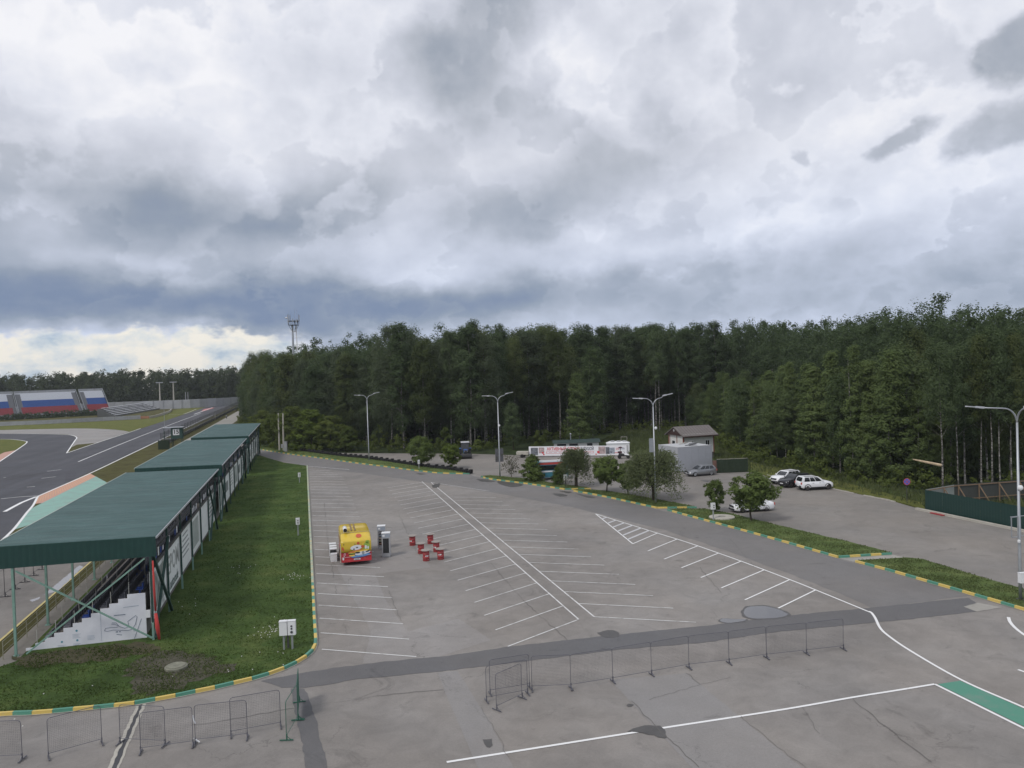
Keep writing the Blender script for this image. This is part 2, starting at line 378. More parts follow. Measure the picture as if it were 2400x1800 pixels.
def birchbark():
    m = mat('birch_bark', (.5, .48, .43), .8); nt = m.node_tree; L = nt.links.new
    geo = nt.nodes.new("ShaderNodeNewGeometry"); mp = nt.nodes.new("ShaderNodeMapping"); mp.inputs['Scale'].default_value = (1.6, 1.6, 3.4)
    n = nt.nodes.new("ShaderNodeTexNoise"); n.inputs['Scale'].default_value = 1.3; n.inputs['Detail'].default_value = 7; n.inputs['Roughness'].default_value = .75
    L(geo.outputs['Position'], mp.inputs[0]); L(mp.outputs[0], n.inputs['Vector'])
    r = nt.nodes.new("ShaderNodeValToRGB"); e = r.color_ramp.elements; e[0].position = .45; e[0].color = (.05, .046, .04, 1); e[1].position = .62; e[1].color = (.34, .325, .295, 1)
    L(n.outputs['Fac'], r.inputs[0]); L(r.outputs[0], nt.nodes["Principled BSDF"].inputs['Base Color'])
    return m


BIRCH = birchbark()
L_BIRCH = leafmat('birch_leaf', (.066, .096, .048), (.138, .184, .088), .45)
L_ASPEN = leafmat('aspen_leaf', (.070, .094, .056), (.136, .168, .096), .45)
L_OLIVE = leafmat('olive_leaf', (.076, .100, .042), (.156, .188, .076), .45)
L_YOUNG = leafmat('young_birch_leaf', (.100, .142, .056), (.192, .246, .094), .45)
L_YOUNG2 = leafmat('young_alder_leaf', (.084, .120, .056), (.158, .206, .088), .45)
L_CHEST = leafmat('chestnut_leaf', (.080, .116, .040), (.155, .205, .066), .42)
L_LIME = leafmat('bright_leaf', (.10, .14, .034), (.15, .195, .05), .38)
L_WILLOW = leafmat('willow_leaf', (.098, .122, .060), (.165, .195, .096), .42)
L_BUSH = leafmat('bush_leaf', (.085, .118, .036), (.160, .195, .056), .45)
L_FAR = leafmat('distant_leaf', (.066, .084, .046), (.100, .120, .062), .38)
L_BARE = leafmat('sparse_leaf', (.06, .065, .035), (.10, .10, .06))


# ------------------------------------------------------------------ mesh helpers
def finish(name, me, m, parent=None, smooth=False):
    if m is not None:
        for k in (m if isinstance(m, (list, tuple)) else [m]): me.materials.append(k)
    if smooth: me.polygons.foreach_set('use_smooth', [True] * len(me.polygons))
    o = bpy.data.objects.new(name, me); COL.objects.link(o)
    if parent is not None: o.parent = parent
    return o


class MB:
    def __init__(s): s.v = []; s.f = []; s.mi = []

    def add(s, vs, fs, mi=0):
        k = len(s.v); s.v += [tuple(p) for p in vs]; s.f += [tuple(i + k for i in f) for f in fs]; s.mi += [mi] * len(fs); return s

    def box(s, x0, x1, y0, y1, z0, z1, mi=0):
        return s.add([(x0, y0, z0), (x1, y0, z0), (x1, y1, z0), (x0, y1, z0), (x0, y0, z1), (x1, y0, z1), (x1, y1, z1), (x0, y1, z1)],
                     [(0, 3, 2, 1), (4, 5, 6, 7), (0, 1, 5, 4), (1, 2, 6, 5), (2, 3, 7, 6), (3, 0, 4, 7)], mi)

    def cbox(s, c, size, mi=0):
        x, y, z = c; a, b, d = size[0] / 2, size[1] / 2, size[2] / 2
        return s.box(x - a, x + a, y - b, y + b, z - d, z + d, mi)

    def bar(s, p, q, w, h=None, mi=0):
        """rectangular bar from p to q"""
        p, q = Vector(p), Vector(q); h = h or w; d = (q - p).normalized()
        up = Vector((0, 0, 1)) if abs(d.z) < .95 else Vector((0, 1, 0))
        a = d.cross(up).normalized() * (w / 2); b = a.cross(d).normalized() * (h / 2)
        vs = [p - a - b, p + a - b, p + a + b, p - a + b, q - a - b, q + a - b, q + a + b, q - a + b]
        return s.add(vs, [(0, 1, 2, 3), (7, 6, 5, 4), (0, 4, 5, 1), (1, 5, 6, 2), (2, 6, 7, 3), (3, 7, 4, 0)], mi)

    def tube(s, pts, rad, n=8, mi=0, cap=True):
        pts = [Vector(p) for p in pts]; rad = rad if isinstance(rad, (list, tuple)) else [rad] * len(pts)
        k0 = len(s.v); ref = None
        for i, p in enumerate(pts):
            d = (pts[min(i + 1, len(pts) - 1)] - pts[max(i - 1, 0)]).normalized()
            if ref is None: ref = Vector((1, 0, 0)) if abs(d.x) < .9 else Vector((0, 1, 0))
            a = (ref - d * ref.dot(d)).normalized(); b = d.cross(a); ref = a
            for j in range(n):
                t = 2 * math.pi * j / n; s.v.append(tuple(p + (a * math.cos(t) + b * math.sin(t)) * rad[i]))
        for i in range(len(pts) - 1):
            for j in range(n):
                a = k0 + i * n + j; b = k0 + i * n + (j + 1) % n
                s.f.append((a, b, b + n, a + n)); s.mi.append(mi)
        if cap:
            s.f.append(tuple(k0 + j for j in reversed(range(n)))); s.mi.append(mi)
            s.f.append(tuple(k0 + (len(pts) - 1) * n + j for j in range(n))); s.mi.append(mi)
        return s

    def lathe(s, prof, n=16, c=(0, 0, 0), mi=0):
        k0 = len(s.v)
        for r, z in prof:
            for j in range(n):
                t = 2 * math.pi * j / n; s.v.append((c[0] + r * math.cos(t), c[1] + r * math.sin(t), c[2] + z))
        for i in range(len(prof) - 1):
            for j in range(n):
                a = k0 + i * n + j; b = k0 + i * n + (j + 1) % n; s.f.append((a, b, b + n, a + n)); s.mi.append(mi)
        s.f.append(tuple(k0 + j for j in reversed(range(n)))); s.mi.append(mi)
        s.f.append(tuple(k0 + (len(prof) - 1) * n + j for j in range(n))); s.mi.append(mi)
        return s

    def prism(s, poly, z0, z1, mi=0):
        n = len(poly); vs = [(x, y, z0) for x, y in poly] + [(x, y, z1) for x, y in poly]
        fs = [tuple(reversed(range(n))), tuple(range(n, 2 * n))] + [(i, (i + 1) % n, n + (i + 1) % n, n + i) for i in range(n)]
        return s.add(vs, fs, mi)

    def loft(s, rings, mi=0, cap=True):
        n = len(rings[0]); k0 = len(s.v)
        for r in rings: s.v += [tuple(p) for p in r]
        for i in range(len(rings) - 1):
            for j in range(n):
                a = k0 + i * n + j; b = k0 + i * n + (j + 1) % n; s.f.append((a, b, b + n, a + n)); s.mi.append(mi)
        if cap:
            s.f.append(tuple(k0 + j for j in reversed(range(n)))); s.mi.append(mi)
            s.f.append(tuple(k0 + (len(rings) - 1) * n + j for j in range(n))); s.mi.append(mi)
        return s

    def mesh(s, name):
        me = bpy.data.meshes.new(name); me.from_pydata(s.v, [], s.f)
        if any(s.mi): me.polygons.foreach_set('material_index', s.mi)
        me.update(); return me

    def build(s, name, m, parent=None, smooth=False):
        return finish(name, s.mesh(name), m, parent, smooth)


def tag(o, label=None, cat=None, group=None, kind=None):
    if label: o['label'] = label
    if cat: o['category'] = cat
    if group: o['group'] = group
    if kind: o['kind'] = kind
    return o


def thing(name, label, cat, loc=(0, 0, 0), rz=0.0, group=None):
    o = bpy.data.objects.new(name, None); COL.objects.link(o); o.empty_display_size = .3
    o.location = loc; o.rotation_euler = (0, 0, rz)
    return tag(o, label, cat, group)


def kid(parent, src, name, loc=(0, 0, 0), rz=0.0, rot=None):
    """another object sharing a mesh, child of parent"""
    o = bpy.data.objects.new(name, src.data if hasattr(src, 'data') else src); COL.objects.link(o)
    o.parent = parent; o.location = loc; o.rotation_euler = rot or (0, 0, rz)
    return o


def sheet(name, pts, z, m, parent=None, kind='structure'):
    """flat polygon, px list converted by the caller"""
    pts = [(p[0], p[1]) for p in pts]
    a = sum(pts[i][0] * pts[(i + 1) % len(pts)][1] - pts[(i + 1) % len(pts)][0] * pts[i][1] for i in range(len(pts)))
    if a < 0: pts = pts[::-1]
    b = MB(); b.add([(x, y, z) for x, y in pts], [tuple(range(len(pts)))])
    o = b.build(name, m, parent)
    if parent is None: o['kind'] = kind
    return o


def px(*uv, z=0.0): return [G(u, v, z) for u, v in uv]


def jag(pts, step=.5, amp=.06, seed=1):
    """subdivide a closed outline and roughen it"""
    rng = random.Random(seed); out = []
    for i in range(len(pts)):
        p, q = Vector((pts[i][0], pts[i][1])), Vector((pts[(i + 1) % len(pts)][0], pts[(i + 1) % len(pts)][1]))
        n = max(1, int((q - p).length / step))
        nrm = Vector((-(q - p).y, (q - p).x)).normalized() if (q - p).length > 1e-6 else Vector((0, 0))
        for k in range(n): out.append(p.lerp(q, k / n) + nrm * rng.uniform(-amp, amp))
    return out


def ribbon(name, pts, width, z, m, parent=None):
    pts = [Vector((p[0], p[1])) for p in pts]; vs = []
    for i, p in enumerate(pts):
        d = (pts[min(i + 1, len(pts) - 1)] - pts[max(i - 1, 0)]).normalized(); nrm = Vector((-d.y, d.x)) * width / 2
        vs += [(p.x + nrm.x, p.y + nrm.y, z), (p.x - nrm.x, p.y - nrm.y, z)]
    b = MB(); b.add(vs, [(2 * i, 2 * i + 1, 2 * i + 3, 2 * i + 2) for i in range(len(pts) - 1)])
    o = b.build(name, m, parent)
    return o


def smoothline(pts, step=.6):
    """Catmull-Rom through 2D points"""
    P = [Vector((p[0], p[1])) for p in pts]; P = [P[0] * 2 - P[1]] + P + [P[-1] * 2 - P[-2]]; out = []
    for i in range(1, len(P) - 2):
        n = max(2, int((P[i + 1] - P[i]).length / step))
        for k in range(n):
            t = k / n; a, b, c, d = P[i - 1], P[i], P[i + 1], P[i + 2]
            out.append(.5 * ((2 * b) + (c - a) * t + (2 * a - 5 * b + 4 * c - d) * t * t + (3 * b - a - 3 * c + d) * t ** 3))
    out.append(P[-2]); return out


_txt = {}


def textmesh(body, size, name='lettering', extrude=.004, shear=0.0, bold=0.0, spacing=1.0):
    cu = bpy.data.curves.new(name, 'FONT'); cu.body = body; cu.size = size; cu.align_x = 'CENTER'; cu.align_y = 'CENTER'
    cu.extrude = extrude; cu.shear = shear; cu.offset = bold; cu.space_character = spacing; cu.resolution_u = 2
    o = bpy.data.objects.new(name, cu); COL.objects.link(o)
    bpy.context.view_layer.update()
    me = bpy.data.meshes.new_from_object(o.evaluated_get(bpy.context.evaluated_depsgraph_get()))
    bpy.data.objects.remove(o); bpy.data.curves.remove(cu); me.materials.clear()
    return me



# ------------------------------------------------------------------ ground, roads, track
def slab(name, pts, z0, z1, m, parent=None):
    pts = [(p[0], p[1]) for p in pts]
    a = sum(pts[i][0] * pts[(i + 1) % len(pts)][1] - pts[(i + 1) % len(pts)][0] * pts[i][1] for i in range(len(pts)))
    if a < 0: pts = pts[::-1]
    b = MB(); b.prism(pts, z0, z1)
    o = b.build(name, m, parent)
    if parent is None: o['kind'] = 'structure'
    return o


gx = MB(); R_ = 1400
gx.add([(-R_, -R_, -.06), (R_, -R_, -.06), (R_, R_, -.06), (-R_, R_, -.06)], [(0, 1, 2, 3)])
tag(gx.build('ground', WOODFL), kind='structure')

EDGE = px((830, 1062), (1000, 1063), (1100, 1063.5), (1240, 1068), (1480, 1066), (1545, 1078), (1590, 1105), (1680, 1109), (1760, 1106), (1800, 1115), (1955, 1145), (2080, 1171), (2169, 1197), (2400, 1243), (2700, 1300))
car_park = sheet('car_park', [(-60, -49), (95, -49)] + EDGE[::-1] + px((711, 1060), (607, 1050)) + [(-5, 150), (-15.3, 190), (-21.4, 190), (-8, 120), (-8, -2), (-16, -8), (-60, -20)], 0.0, A_LOT)
sheet('service_path', [(-21.6, 150), (-15.2, 150), (-15.6, 260), (-18.6, 330), (-20.5, 420), (-22.6, 420)], .004, CONC)
sheet('back_lot', px((711, 1061.5)) + EDGE + px((2600, 1440), (2381, 1378), (2123, 1309), (1965, 1302), (1750, 1240), (1540, 1182), (1345, 1147), (1140, 1119), (1104, 1110), (900, 1082)), .004, A_FAR)
road = sheet('road', jag(px((607, 1055), (674, 1065.5), (752, 1075.5), (826, 1086), (898, 1095), (1000, 1108), (1101, 1112.5), (1128, 1121), (1231, 1136), (1323, 1150), (1421, 1168), (1540, 1194), (1640, 1219), (1750, 1249), (1860, 1279), (1965, 1310), (2110, 1350), (2271, 1396), (2045, 1426), (1960, 1388), (1880, 1356), (1700, 1290), (1560, 1243), (1450, 1216), (1340, 1188), (1240, 1170), (1120, 1148), (1000, 1131), (860, 1111), (719, 1094), (650, 1078), (608, 1068)), 1.0, .10, 3), .008, A_ROAD)
# repairs in the asphalt
sheet('asphalt_repair', jag(px((610, 1596), (700, 1579), (780, 1566), (920, 1549), (1050, 1537), (1192, 1516), (1453, 1487), (1680, 1464), (1857, 1442), (2045, 1424), (2271, 1401), (2290, 1415), (2262, 1424), (2293, 1433), (2138, 1451), (1904, 1473), (1795, 1484), (1662, 1505), (1439, 1524), (1335, 1537), (1140, 1561), (1050, 1572), (840, 1592), (760, 1606), (716, 1612), (660, 1612)), .35, .05, 1), .012, A_DARK)
sheet('asphalt_repair', jag(px((681, 1615), (715, 1614), (736, 1672), (760, 1766), (778, 1830), (722, 1830), (711, 1753), (697, 1692)), .3, .05, 2), .012, A_DARK)
sheet('asphalt_repair', jag(px((1026, 1577), (1072, 1572), (1152, 1699), (1219, 1830), (1134, 1830), (1050, 1640)), .4, .02, 4), .008, A_PALE)
sheet('asphalt_repair', jag(px((1430, 1594), (1610, 1578), (1740, 1685), (1915, 1830), (1650, 1830)), .4, .02, 5), .008, A_PALE)
sheet('asphalt_repair', jag(px((975, 1290), (1010, 1330), (880, 1345), (900, 1400), (955, 1480), (1075, 1450), (1150, 1500), (1010, 1545), (850, 1555), (870, 1480), (780, 1310)), .4, .05, 6), .004, asphalt('worn_lane_asphalt', (.262, .250, .238), .6, .14))
sheet('concrete_cover', jag(px((2258, 1422), (2293, 1413), (2350, 1424), (2290, 1434)), .3, .03, 7), .016, CONC)
for i, p in enumerate((((1742, 1436), (1752, 1424), (1790, 1421), (1822, 1428), (1846, 1440), (1832, 1447), (1800, 1450), (1765, 1450), (1748, 1445)), ((1686, 1456), (1694, 1450), (1722, 1452), (1748, 1452), (1740, 1457), (1705, 1461)), ((1403, 1484), (1425, 1478), (1445, 1482), (1448, 1492), (1420, 1494)))):
    c = [Vector((q.x, q.y)) for q in px(*p)]; cen = sum(c, Vector((0, 0))) / len(c); ln = smoothline(c + [c[0]], .25)
    sheet('damp_rim', jag([cen + (q - cen) * 1.13 for q in ln], .2, .05, 40 + i), .0190 + .0012 * i, DAMP)
    if i < 2: sheet('puddle', jag(ln, .2, .03, 50 + i), .023 + .003 * i, PUDDLE)
for i, p in enumerate((((1470, 1715), (1500, 1703), (1545, 1702), (1562, 1722), (1560, 1732), (1520, 1722)), ((1472, 1650), (1484, 1652), (1480, 1657), (1468, 1655)), ((1132, 1735), (1150, 1733), (1155, 1748), (1140, 1752)), ((1012, 1137), (1030, 1133), (1027, 1142), (1015, 1143)),
                       ((1165, 1127), (1190, 1126), (1226, 1136), (1200, 1142), (1170, 1134)), ((1117, 1123), (1140, 1124), (1160, 1129), (1130, 1129)), ((1293, 1157), (1312, 1157), (1330, 1162), (1312, 1164)), ((1310, 1151), (1340, 1153), (1330, 1156)), ((1350, 1157), (1395, 1166), (1380, 1167)), ((972, 1108.5), (998, 1111), (985, 1112.5)), ((1640, 1125), (1665, 1127), (1655, 1130)))):
    sheet('damp_patch', jag(smoothline(px(*(p + (p[0],))), .3), .2, .06, 60 + i), .02, DAMP)
# rough joints and long cracks
for i, p in enumerate((((935, 1205), (975, 1290), (1010, 1320)), ((903, 1365), (925, 1420), (945, 1470), (962, 1500)), ((760, 1180), (770, 1280), (795, 1420), (815, 1490)), ((1150, 1320), (1230, 1410), (1330, 1500)), ((1430, 1594), (1540, 1705), (1640, 1800)), ((1610, 1578), (1760, 1700), (1885, 1800)), ((1880, 1660), (1920, 1720)), ((700, 1660), (900, 1630), (1040, 1616)), ((1520, 1640), (1700, 1590), (1860, 1555)), ((1700, 1250), (1770, 1330)), ((2000, 1640), (2120, 1740), (2200, 1800)), ((450, 1700), (520, 1690), (690, 1660)), ((1074, 1571), (1152, 1699), (1210, 1815)), ((1640, 1330), (1690, 1390)))):
    cl = [q + Vector((random.uniform(-.07, .07), random.uniform(-.07, .07))) for q in smoothline(px(*p), .35)]; k = 0
    while k < len(cl) - 2:                      # broken runs of uneven width
        n_ = random.randint(3, 14)
        if random.random() < .72: ribbon('crack', cl[k:k + n_ + 1], random.choice((.012, .018, .024, .036)), .0245, mat('crack_fill', (.135, .128, .12), .9), road)
        k += n_
# drainage channel
for s_, m_, z_ in ((((321, 1650), (343, 1650), (266, 1830), (238, 1830)), CONCL, .012), (((328, 1650), (335.5, 1649), (261, 1830), (248, 1830)), STEELD, .017)):
    sheet('drain_channel', jag(px(*s_), .3, .03, 9), z_, m_)

# race track side
sheet('trackside_grass', [(-7.0, -40), (-7.0, 150), (-15.6, 420), (-130, 480), (-420, 480), (-420, -40)], -.03, DRY)
sheet('pit_lane', [(-9.6, -30), (-9.6, 50), (-17.0, 50), (-17.5, 36), (-22, -30)], -.022, A_LOT)
ribbon('pit_lane_line', [(-9.6, -25), (-9.55, 25), (-9.6, 50)], .16, -.016, YLINE, car_park)
for p in (((100, 1395), (185, 1325), (195, 1328), (135, 1385)), ((70, 1406), (95, 1398), (90, 1405), (75, 1410))):
    sheet('puddle', jag(px(*p), .3, .05, 77), -.014, mat('pale_puddle', (.38, .38, .40), .25))
race = sheet('race_track', [(-21.2, 39), (-22.4, 46.2), (-24.9, 58.8), (-28.1, 73.7), (-28.4, 120), (-29.0, 190), (-29.4, 320), (-30.5, 440), (-46.5, 440), (-45.2, 303), (-44.7, 215), (-44.3, 148)]
      + px((180, 1025), (162, 1019), (125, 1017.5), (60, 1016.5), (0, 1016.5)) + [(-200, 330), (-330, 330), (-330, 0), (-22, 0)], -.018, A_TRACK)
sheet('infield_grass', smoothline(px((-200, 1024), (0, 1029), (25, 1029), (59, 1034), (61, 1038), (40, 1053), (0, 1065), (-200, 1100)), 3), -.010, TGRASS)
ribbon('track_edge_line', smoothline(px((-20, 1029.5), (25, 1029.5), (58, 1033.5), (62, 1038), (40, 1054), (0, 1081), (-25, 1097)), 2), .3, -.003, WHITE2, race)
sheet('painted_kerb', px((0, 1065), (10, 1060), (40, 1054.5), (0, 1080), (-15, 1090), (-15, 1075)), -.006, SALMON)
sheet('run_off', smoothline(px((-60, 1010), (0, 1008), (180, 1004), (270, 1007), (303, 1012)), 6) + px((228, 1037.5), (180, 1042), (168, 1048), (180, 1027)) + smoothline(px((180, 1025), (162, 1018.5), (125, 1017), (0, 1016), (-60, 1017)), 6), -.014, A_RUN)
sheet('far_grass', [(-15.6, 250), (-15.6, 420), (-30, 445)] + [(-45.9, 330), (-45.4, 303), (-45.0, 215)] + px((303, 1011), (270, 1006.5), (180, 1003.5), (0, 1007.5), (-60, 1009.5)) + px((-60, 1000), (0, 997), (180, 990), (340, 982)) + [(-60, 440), (-30, 460)], -.0235, TGRASS)
for pts, wd in ((((88.6, 1163), (211.5, 1109), (300, 1067), (391.5, 1023.5), (500, 972)), .3), (((156, 1062), (228, 1037.5), (299, 1014.5), (330, 1004)), .26), (((183.5, 1082), (300, 1034), (400, 995), (471, 968.5)), .26),
                (((156, 1062), (168, 1044), (176, 1032), (180, 1026), (172, 1021), (150, 1018.5), (90, 1017), (0, 1016.5)), .3), (((88.6, 1163), (77.7, 1184), (64, 1200), (31.6, 1240.7), (0, 1270)), .3), (((11, 1199), (50, 1178), (85, 1164)), .5), (((455, 971), (498, 955)), .5)):
    ribbon('track_line', smoothline(px(*pts), 2.5), wd, -.004, WHITE2, race)
for pts in (((110, 1104.5), (144, 1100.5)), ((97, 1121), (131, 1117)), ((63, 1141.5), (82, 1140)), ((2, 1169), (45, 1164.5), (88, 1162)), ((8, 1119.5), (14, 1119))):
    ribbon('track_line', px(*pts), .28, -.003, WHITE, race)
ribbon('tyre_mark', smoothline(px((0, 1130), (90, 1110), (160, 1106), (165, 1125)), 1), 1.6, -.008, asphalt('tyre_rubber_mark', (.07, .07, .08), 0, .2), race)
kerb_paint = sheet('painted_kerb', px((88.6, 1164), (211.5, 1110), (224.5, 1116.5), (98, 1179), (85, 1180), (80, 1181)), -.010, SALMON)
rows = 26
for i in range(rows):
    t0, t1 = i / rows, (i + .55) / rows
    a, b_, c, d = px((91, 1164), (211.5, 1110), (224.5, 1116.5), (84, 1181))
    sheet('kerb_stripe', [a.lerp(b_, t0), a.lerp(b_, t1), d.lerp(c, t1), d.lerp(c, t0)], -.004, ORANGE, kerb_paint)
sheet('painted_run_off', px((224.5, 1116.5), (98, 1179), (78, 1189), (64, 1201), (33, 1241), (95, 1222), (140, 1205), (225, 1150), (253, 1132)), -.010, MINTP)
sheet('painted_sponsor_patch', px((478, 959), (503, 955), (500, 956.5), (470, 965.5)), -.006, mat('red_ground_paint', (.50, .12, .11), .7, var=.3, vscale=.4))

# grass slabs
lawn_kerb = px((-60, 1680), (0, 1678), (22, 1676), (65, 1675), (108, 1672), (151, 1668), (196, 1664), (240, 1660), (286, 1655), (333, 1649), (378, 1640), (421, 1632.5), (465, 1623), (507, 1614.5), (548, 1604.5), (588, 1595), (626, 1584), (657, 1573), (686, 1560), (707, 1548), (725, 1535), (736, 1522), (739.7, 1507), (739, 1490), (737.7, 1470))
lk = smoothline(lawn_kerb, .5) + smoothline([(9.6, y) for y in (1.0, 30, 60, 91.0)], 1.0)[1:]
lk = [p for p in lk]
lawn = slab('lawn', [(p.x - .1 if p.y > 0 else p.x, p.y + (.1 if p.y < -3 else 0)) for p in lk] + [Vector((5.5, 98.5)), Vector((2.5, 108)), Vector((-.5, 118)), Vector((-7.1, 119)), Vector((-7.1, -.8)), Vector((-9.6, -3.6)), Vector((-16, -6.2))], -.05, .11, LAWN)
sheet('soil_patch', jag(smoothline(px((300, 1570), (345, 1540), (430, 1530), (510, 1548), (540, 1575), (470, 1600), (400, 1622), (330, 1632), (300, 1600), (300, 1570)), .4), .3, .42, 21), .118, SOIL)
sheet('bare_soil', jag(px((25, 1545), (130, 1530), (345, 1508), (375, 1530), (260, 1550), (60, 1570)), .35, .30, 22), .116, mat('thin_turf', (.055, .050, .022), .95, var=.45, vscale=4, bump=.7, bscale=12))
walk = slab('stand_walkway', [(-7.05, -1.2), (-7.05, 121), (-8.3, 121), (-8.3, -1.6), (-9.8, -4.2), (-16.5, -7), (-16, -6.0), (-9.2, -3.0)], -.04, .06, asphalt('walk_concrete', (.20, .19, .17), .3, .15))
verge2 = slab('verge', jag(px((607, 1052), (674, 1063), (752, 1073), (826, 1084), (898, 1093), (1000, 1106), (1045, 1109.5), (1101, 1110.5), (1104, 1107), (1060, 1100), (990, 1092), (865, 1074), (800, 1068), (711, 1056), (650, 1044), (607, 1046)), 1.2, .05, 31), -.05, .11, VERGE)
verge3 = slab('verge', jag(px((1128, 1117), (1150, 1122), (1231, 1132.5), (1323, 1146.5), (1382, 1146), (1375, 1144), (1302, 1134), (1231, 1123), (1150, 1115)), .8, .08, 32), -.05, .11, VERGE)
verge4 = slab('verge', jag(px((1345, 1150.5), (1421, 1164.5), (1540, 1190), (1633, 1189.5), (1557, 1175), (1473, 1160), (1421, 1152), (1356, 1147)), .8, .08, 33), -.05, .11, VERGE)
verge5 = slab('verge', jag(px((1566, 1195.5), (1638, 1215), (1750, 1245), (1860, 1276), (1963, 1306), (2089, 1298), (2050, 1287), (1867, 1243), (1762, 1218), (1719, 1207), (1652, 1194), (1595, 1194)), .8, .08, 34), -.05, .11, VERGE)
verge6 = slab('verge', jag(px((2008, 1316), (2100, 1341), (2181, 1365), (2290, 1396), (2400, 1428), (2600, 1487), (2600, 1440), (2381, 1378), (2271, 1347), (2163, 1313), (2123, 1309)), .8, .08, 35), -.05, .11, VERGE)
slab('verge', jag(px((1800, 1117), (1880, 1128), (1955, 1146), (2080, 1172), (2130, 1184), (2169, 1195), (2160, 1180), (2050, 1150), (1950, 1125), (1850, 1102), (1760, 1085), (1762, 1105)), 1.0, .12, 36), -.05, .10, TGRASS)
sheet('slip_path', px((1965, 1309), (2006, 1318), (2125, 1309), (2089, 1299)), .013, CONC)


# ------------------------------------------------------------------ kerbs
def stone_mesh(name):
    b = MB(); c = .025   # length along x 0..1 (scaled), width .15, height .26
    prof = [(-.09, -.08), (.09, -.08), (.09, .185 - c), (.09 - c, .185), (-.09, .185)]
    b.loft([[(x, y, z) for y, z in prof] for x in (0.004, .996)])
    return b.mesh(name)


ST_Y, ST_G, ST_WY, ST_WG = (stone_mesh('kerb_stone_' + k) for k in ('y', 'g', 'wy', 'wg'))
ST_Y.materials.append(KYEL); ST_G.materials.append(KGRN); ST_WY.materials.append(KWORN); ST_WG.materials.append(KWORN2)


def kerb(name, line, L=.93, first=0, worn=None, keep=lambda p: True, z=0.0):
    """a run of painted stones laid along a line; its bed is the parent"""
    line = [Vector((p[0], p[1])) for p in line]
    bed = ribbon(name, line, .30, .026, CONCL); bed['kind'] = 'structure'
    # resample by length
    acc = [0.0]
    for i in range(1, len(line)): acc.append(acc[-1] + (line[i] - line[i - 1]).length)

    def at(s):
        for i in range(1, len(line)):
            if acc[i] >= s: return line[i - 1].lerp(line[i], (s - acc[i - 1]) / max(1e-6, acc[i] - acc[i - 1]))
        return line[-1]
    n = max(1, int(acc[-1] / L + .5)); l = acc[-1] / n
    for k in range(n):
        p, q = at(k * l), at((k + 1) * l)
        if not keep(p): continue
        w_ = worn and worn(p)
        me = ((ST_WY, ST_WG) if w_ else (ST_Y, ST_G))[(k + first) % 2]
        o = bpy.data.objects.new('kerb_stone', me); COL.objects.link(o); o.parent = bed
        d = q - p; o.location = (p.x, p.y, random.uniform(-.006, .006)); o.rotation_euler = (random.uniform(-.02, .02), 0, math.atan2(d.y, d.x) + random.uniform(-.008, .008)); o.scale = (d.length, 1, 1)
    return bed


kerb('lawn_kerb', lk, .93, 1, worn=lambda p: p.y > 9)
kerb('road_kerb', smoothline(px((607, 1053.5), (674, 1064.5), (752, 1074.5), (826, 1085), (898, 1094), (1000, 1107), (1045, 1110.5), (1101, 1111.5)), 1), 1.15, 0)
kerb('verge_kerb', smoothline(px((1128, 1118.5), (1150, 1124), (1231, 1134.3), (1323.5, 1148)), 1), .93, 1)
kerb('verge_kerb', px((1324.5, 1148), (1385, 1147)), .93, 1)
kerb('verge_kerb', smoothline(px((1345, 1152), (1421, 1166), (1540, 1192)), 1), .93, 0)
kerb('verge_kerb', px((1541, 1192), (1633, 1191)), 1.1, 0)
kerb('verge_kerb', smoothline(px((1565, 1197), (1638, 1217), (1750, 1247), (1860, 1278), (1964, 1308)), 1), .93, 1)
kerb('verge_kerb', px((1966, 1308), (2089, 1300)), .93, 1)
kerb('verge_kerb', smoothline(px((2006, 1318), (2100, 1343.5), (2181, 1367), (2290, 1398.5), (2400, 1431), (2560, 1478)), 1), .93, 0)
b = MB()
for i in range(30):
    p, q = G(1790, 1113), G(2100, 1177)
    if random.random() < .7:
        a = p.lerp(q, i / 30); c = p.lerp(q, (i + .9) / 30); b.bar((a.x, a.y, .03), (c.x, c.y, .03), .16, .16 + random.uniform(-.05, .05))
b.build('lot_edge_kerb', CONCL)['kind'] = 'structure'

# ------------------------------------------------------------------ parking markings
Z_M = .0190


NL = [0]


def zm():
    NL[0] += 1; return .0150 + .0005 * (NL[0] % 7)      # crossing lines never share a plane


def pline(p, q, wd=.10, m=WHITE): return ribbon('parking_line', [Vector(p), Vector(p).lerp(Vector(q), .5), Vector(q)], wd, zm(), m, car_park)


for k in range(23):                                   # left side of the middle double row
    y = -5.07 + 3.0 * k
    if y < 61.8: pline((25.84, y), (20.36, y - 3.06))
for k in range(18):
    y = -4.95 + 3.0 * k
    pline((26.95, y), (32.43, y - 3.2))
pline((26.95, 60.2), G(1146, 1151))
pline((25.84, -5.1), (25.84, 61.7), .11); pline((26.95, -4.95), (26.95, 60.2), .11)
for k in range(32):                                   # row along the lawn
    y = -4.8 + 3.0 * k
    if y < 88: pline((9.95, y), (15.06 if y < 75 else 15.06 - (y - 75) * .18, y - 3.1))
pline((9.6, 91.2), (16.5, 82.0), .12, WHITE2)
rl = smoothline([(39.81, 27.56), (41.59, 16.04), (42.1, 13.0), (42.5, 9.9), (43.05, 3.84), (43.37, -2.13), (43.44, -5.0), (43.48, -10.3)], .8)
ribbon('lane_line', rl, .13, Z_M + .0, WHITE2, car_park)
for y, x in ((16.04, 41.59), (13.0, 42.09), (9.9, 42.5), (6.9, 42.8), (3.84, 43.05), (.91, 43.28), (-2.13, 43.37), (-4.99, 43.44)):
    if y < 16: pline((x, y), (37.72, y - 3.1), .12, WHITE2)
pline((41.59, 16.04), (37.63, 12.87), .12, WHITE2); pline((39.81, 27.5), (37.63, 12.87), .12, WHITE2)
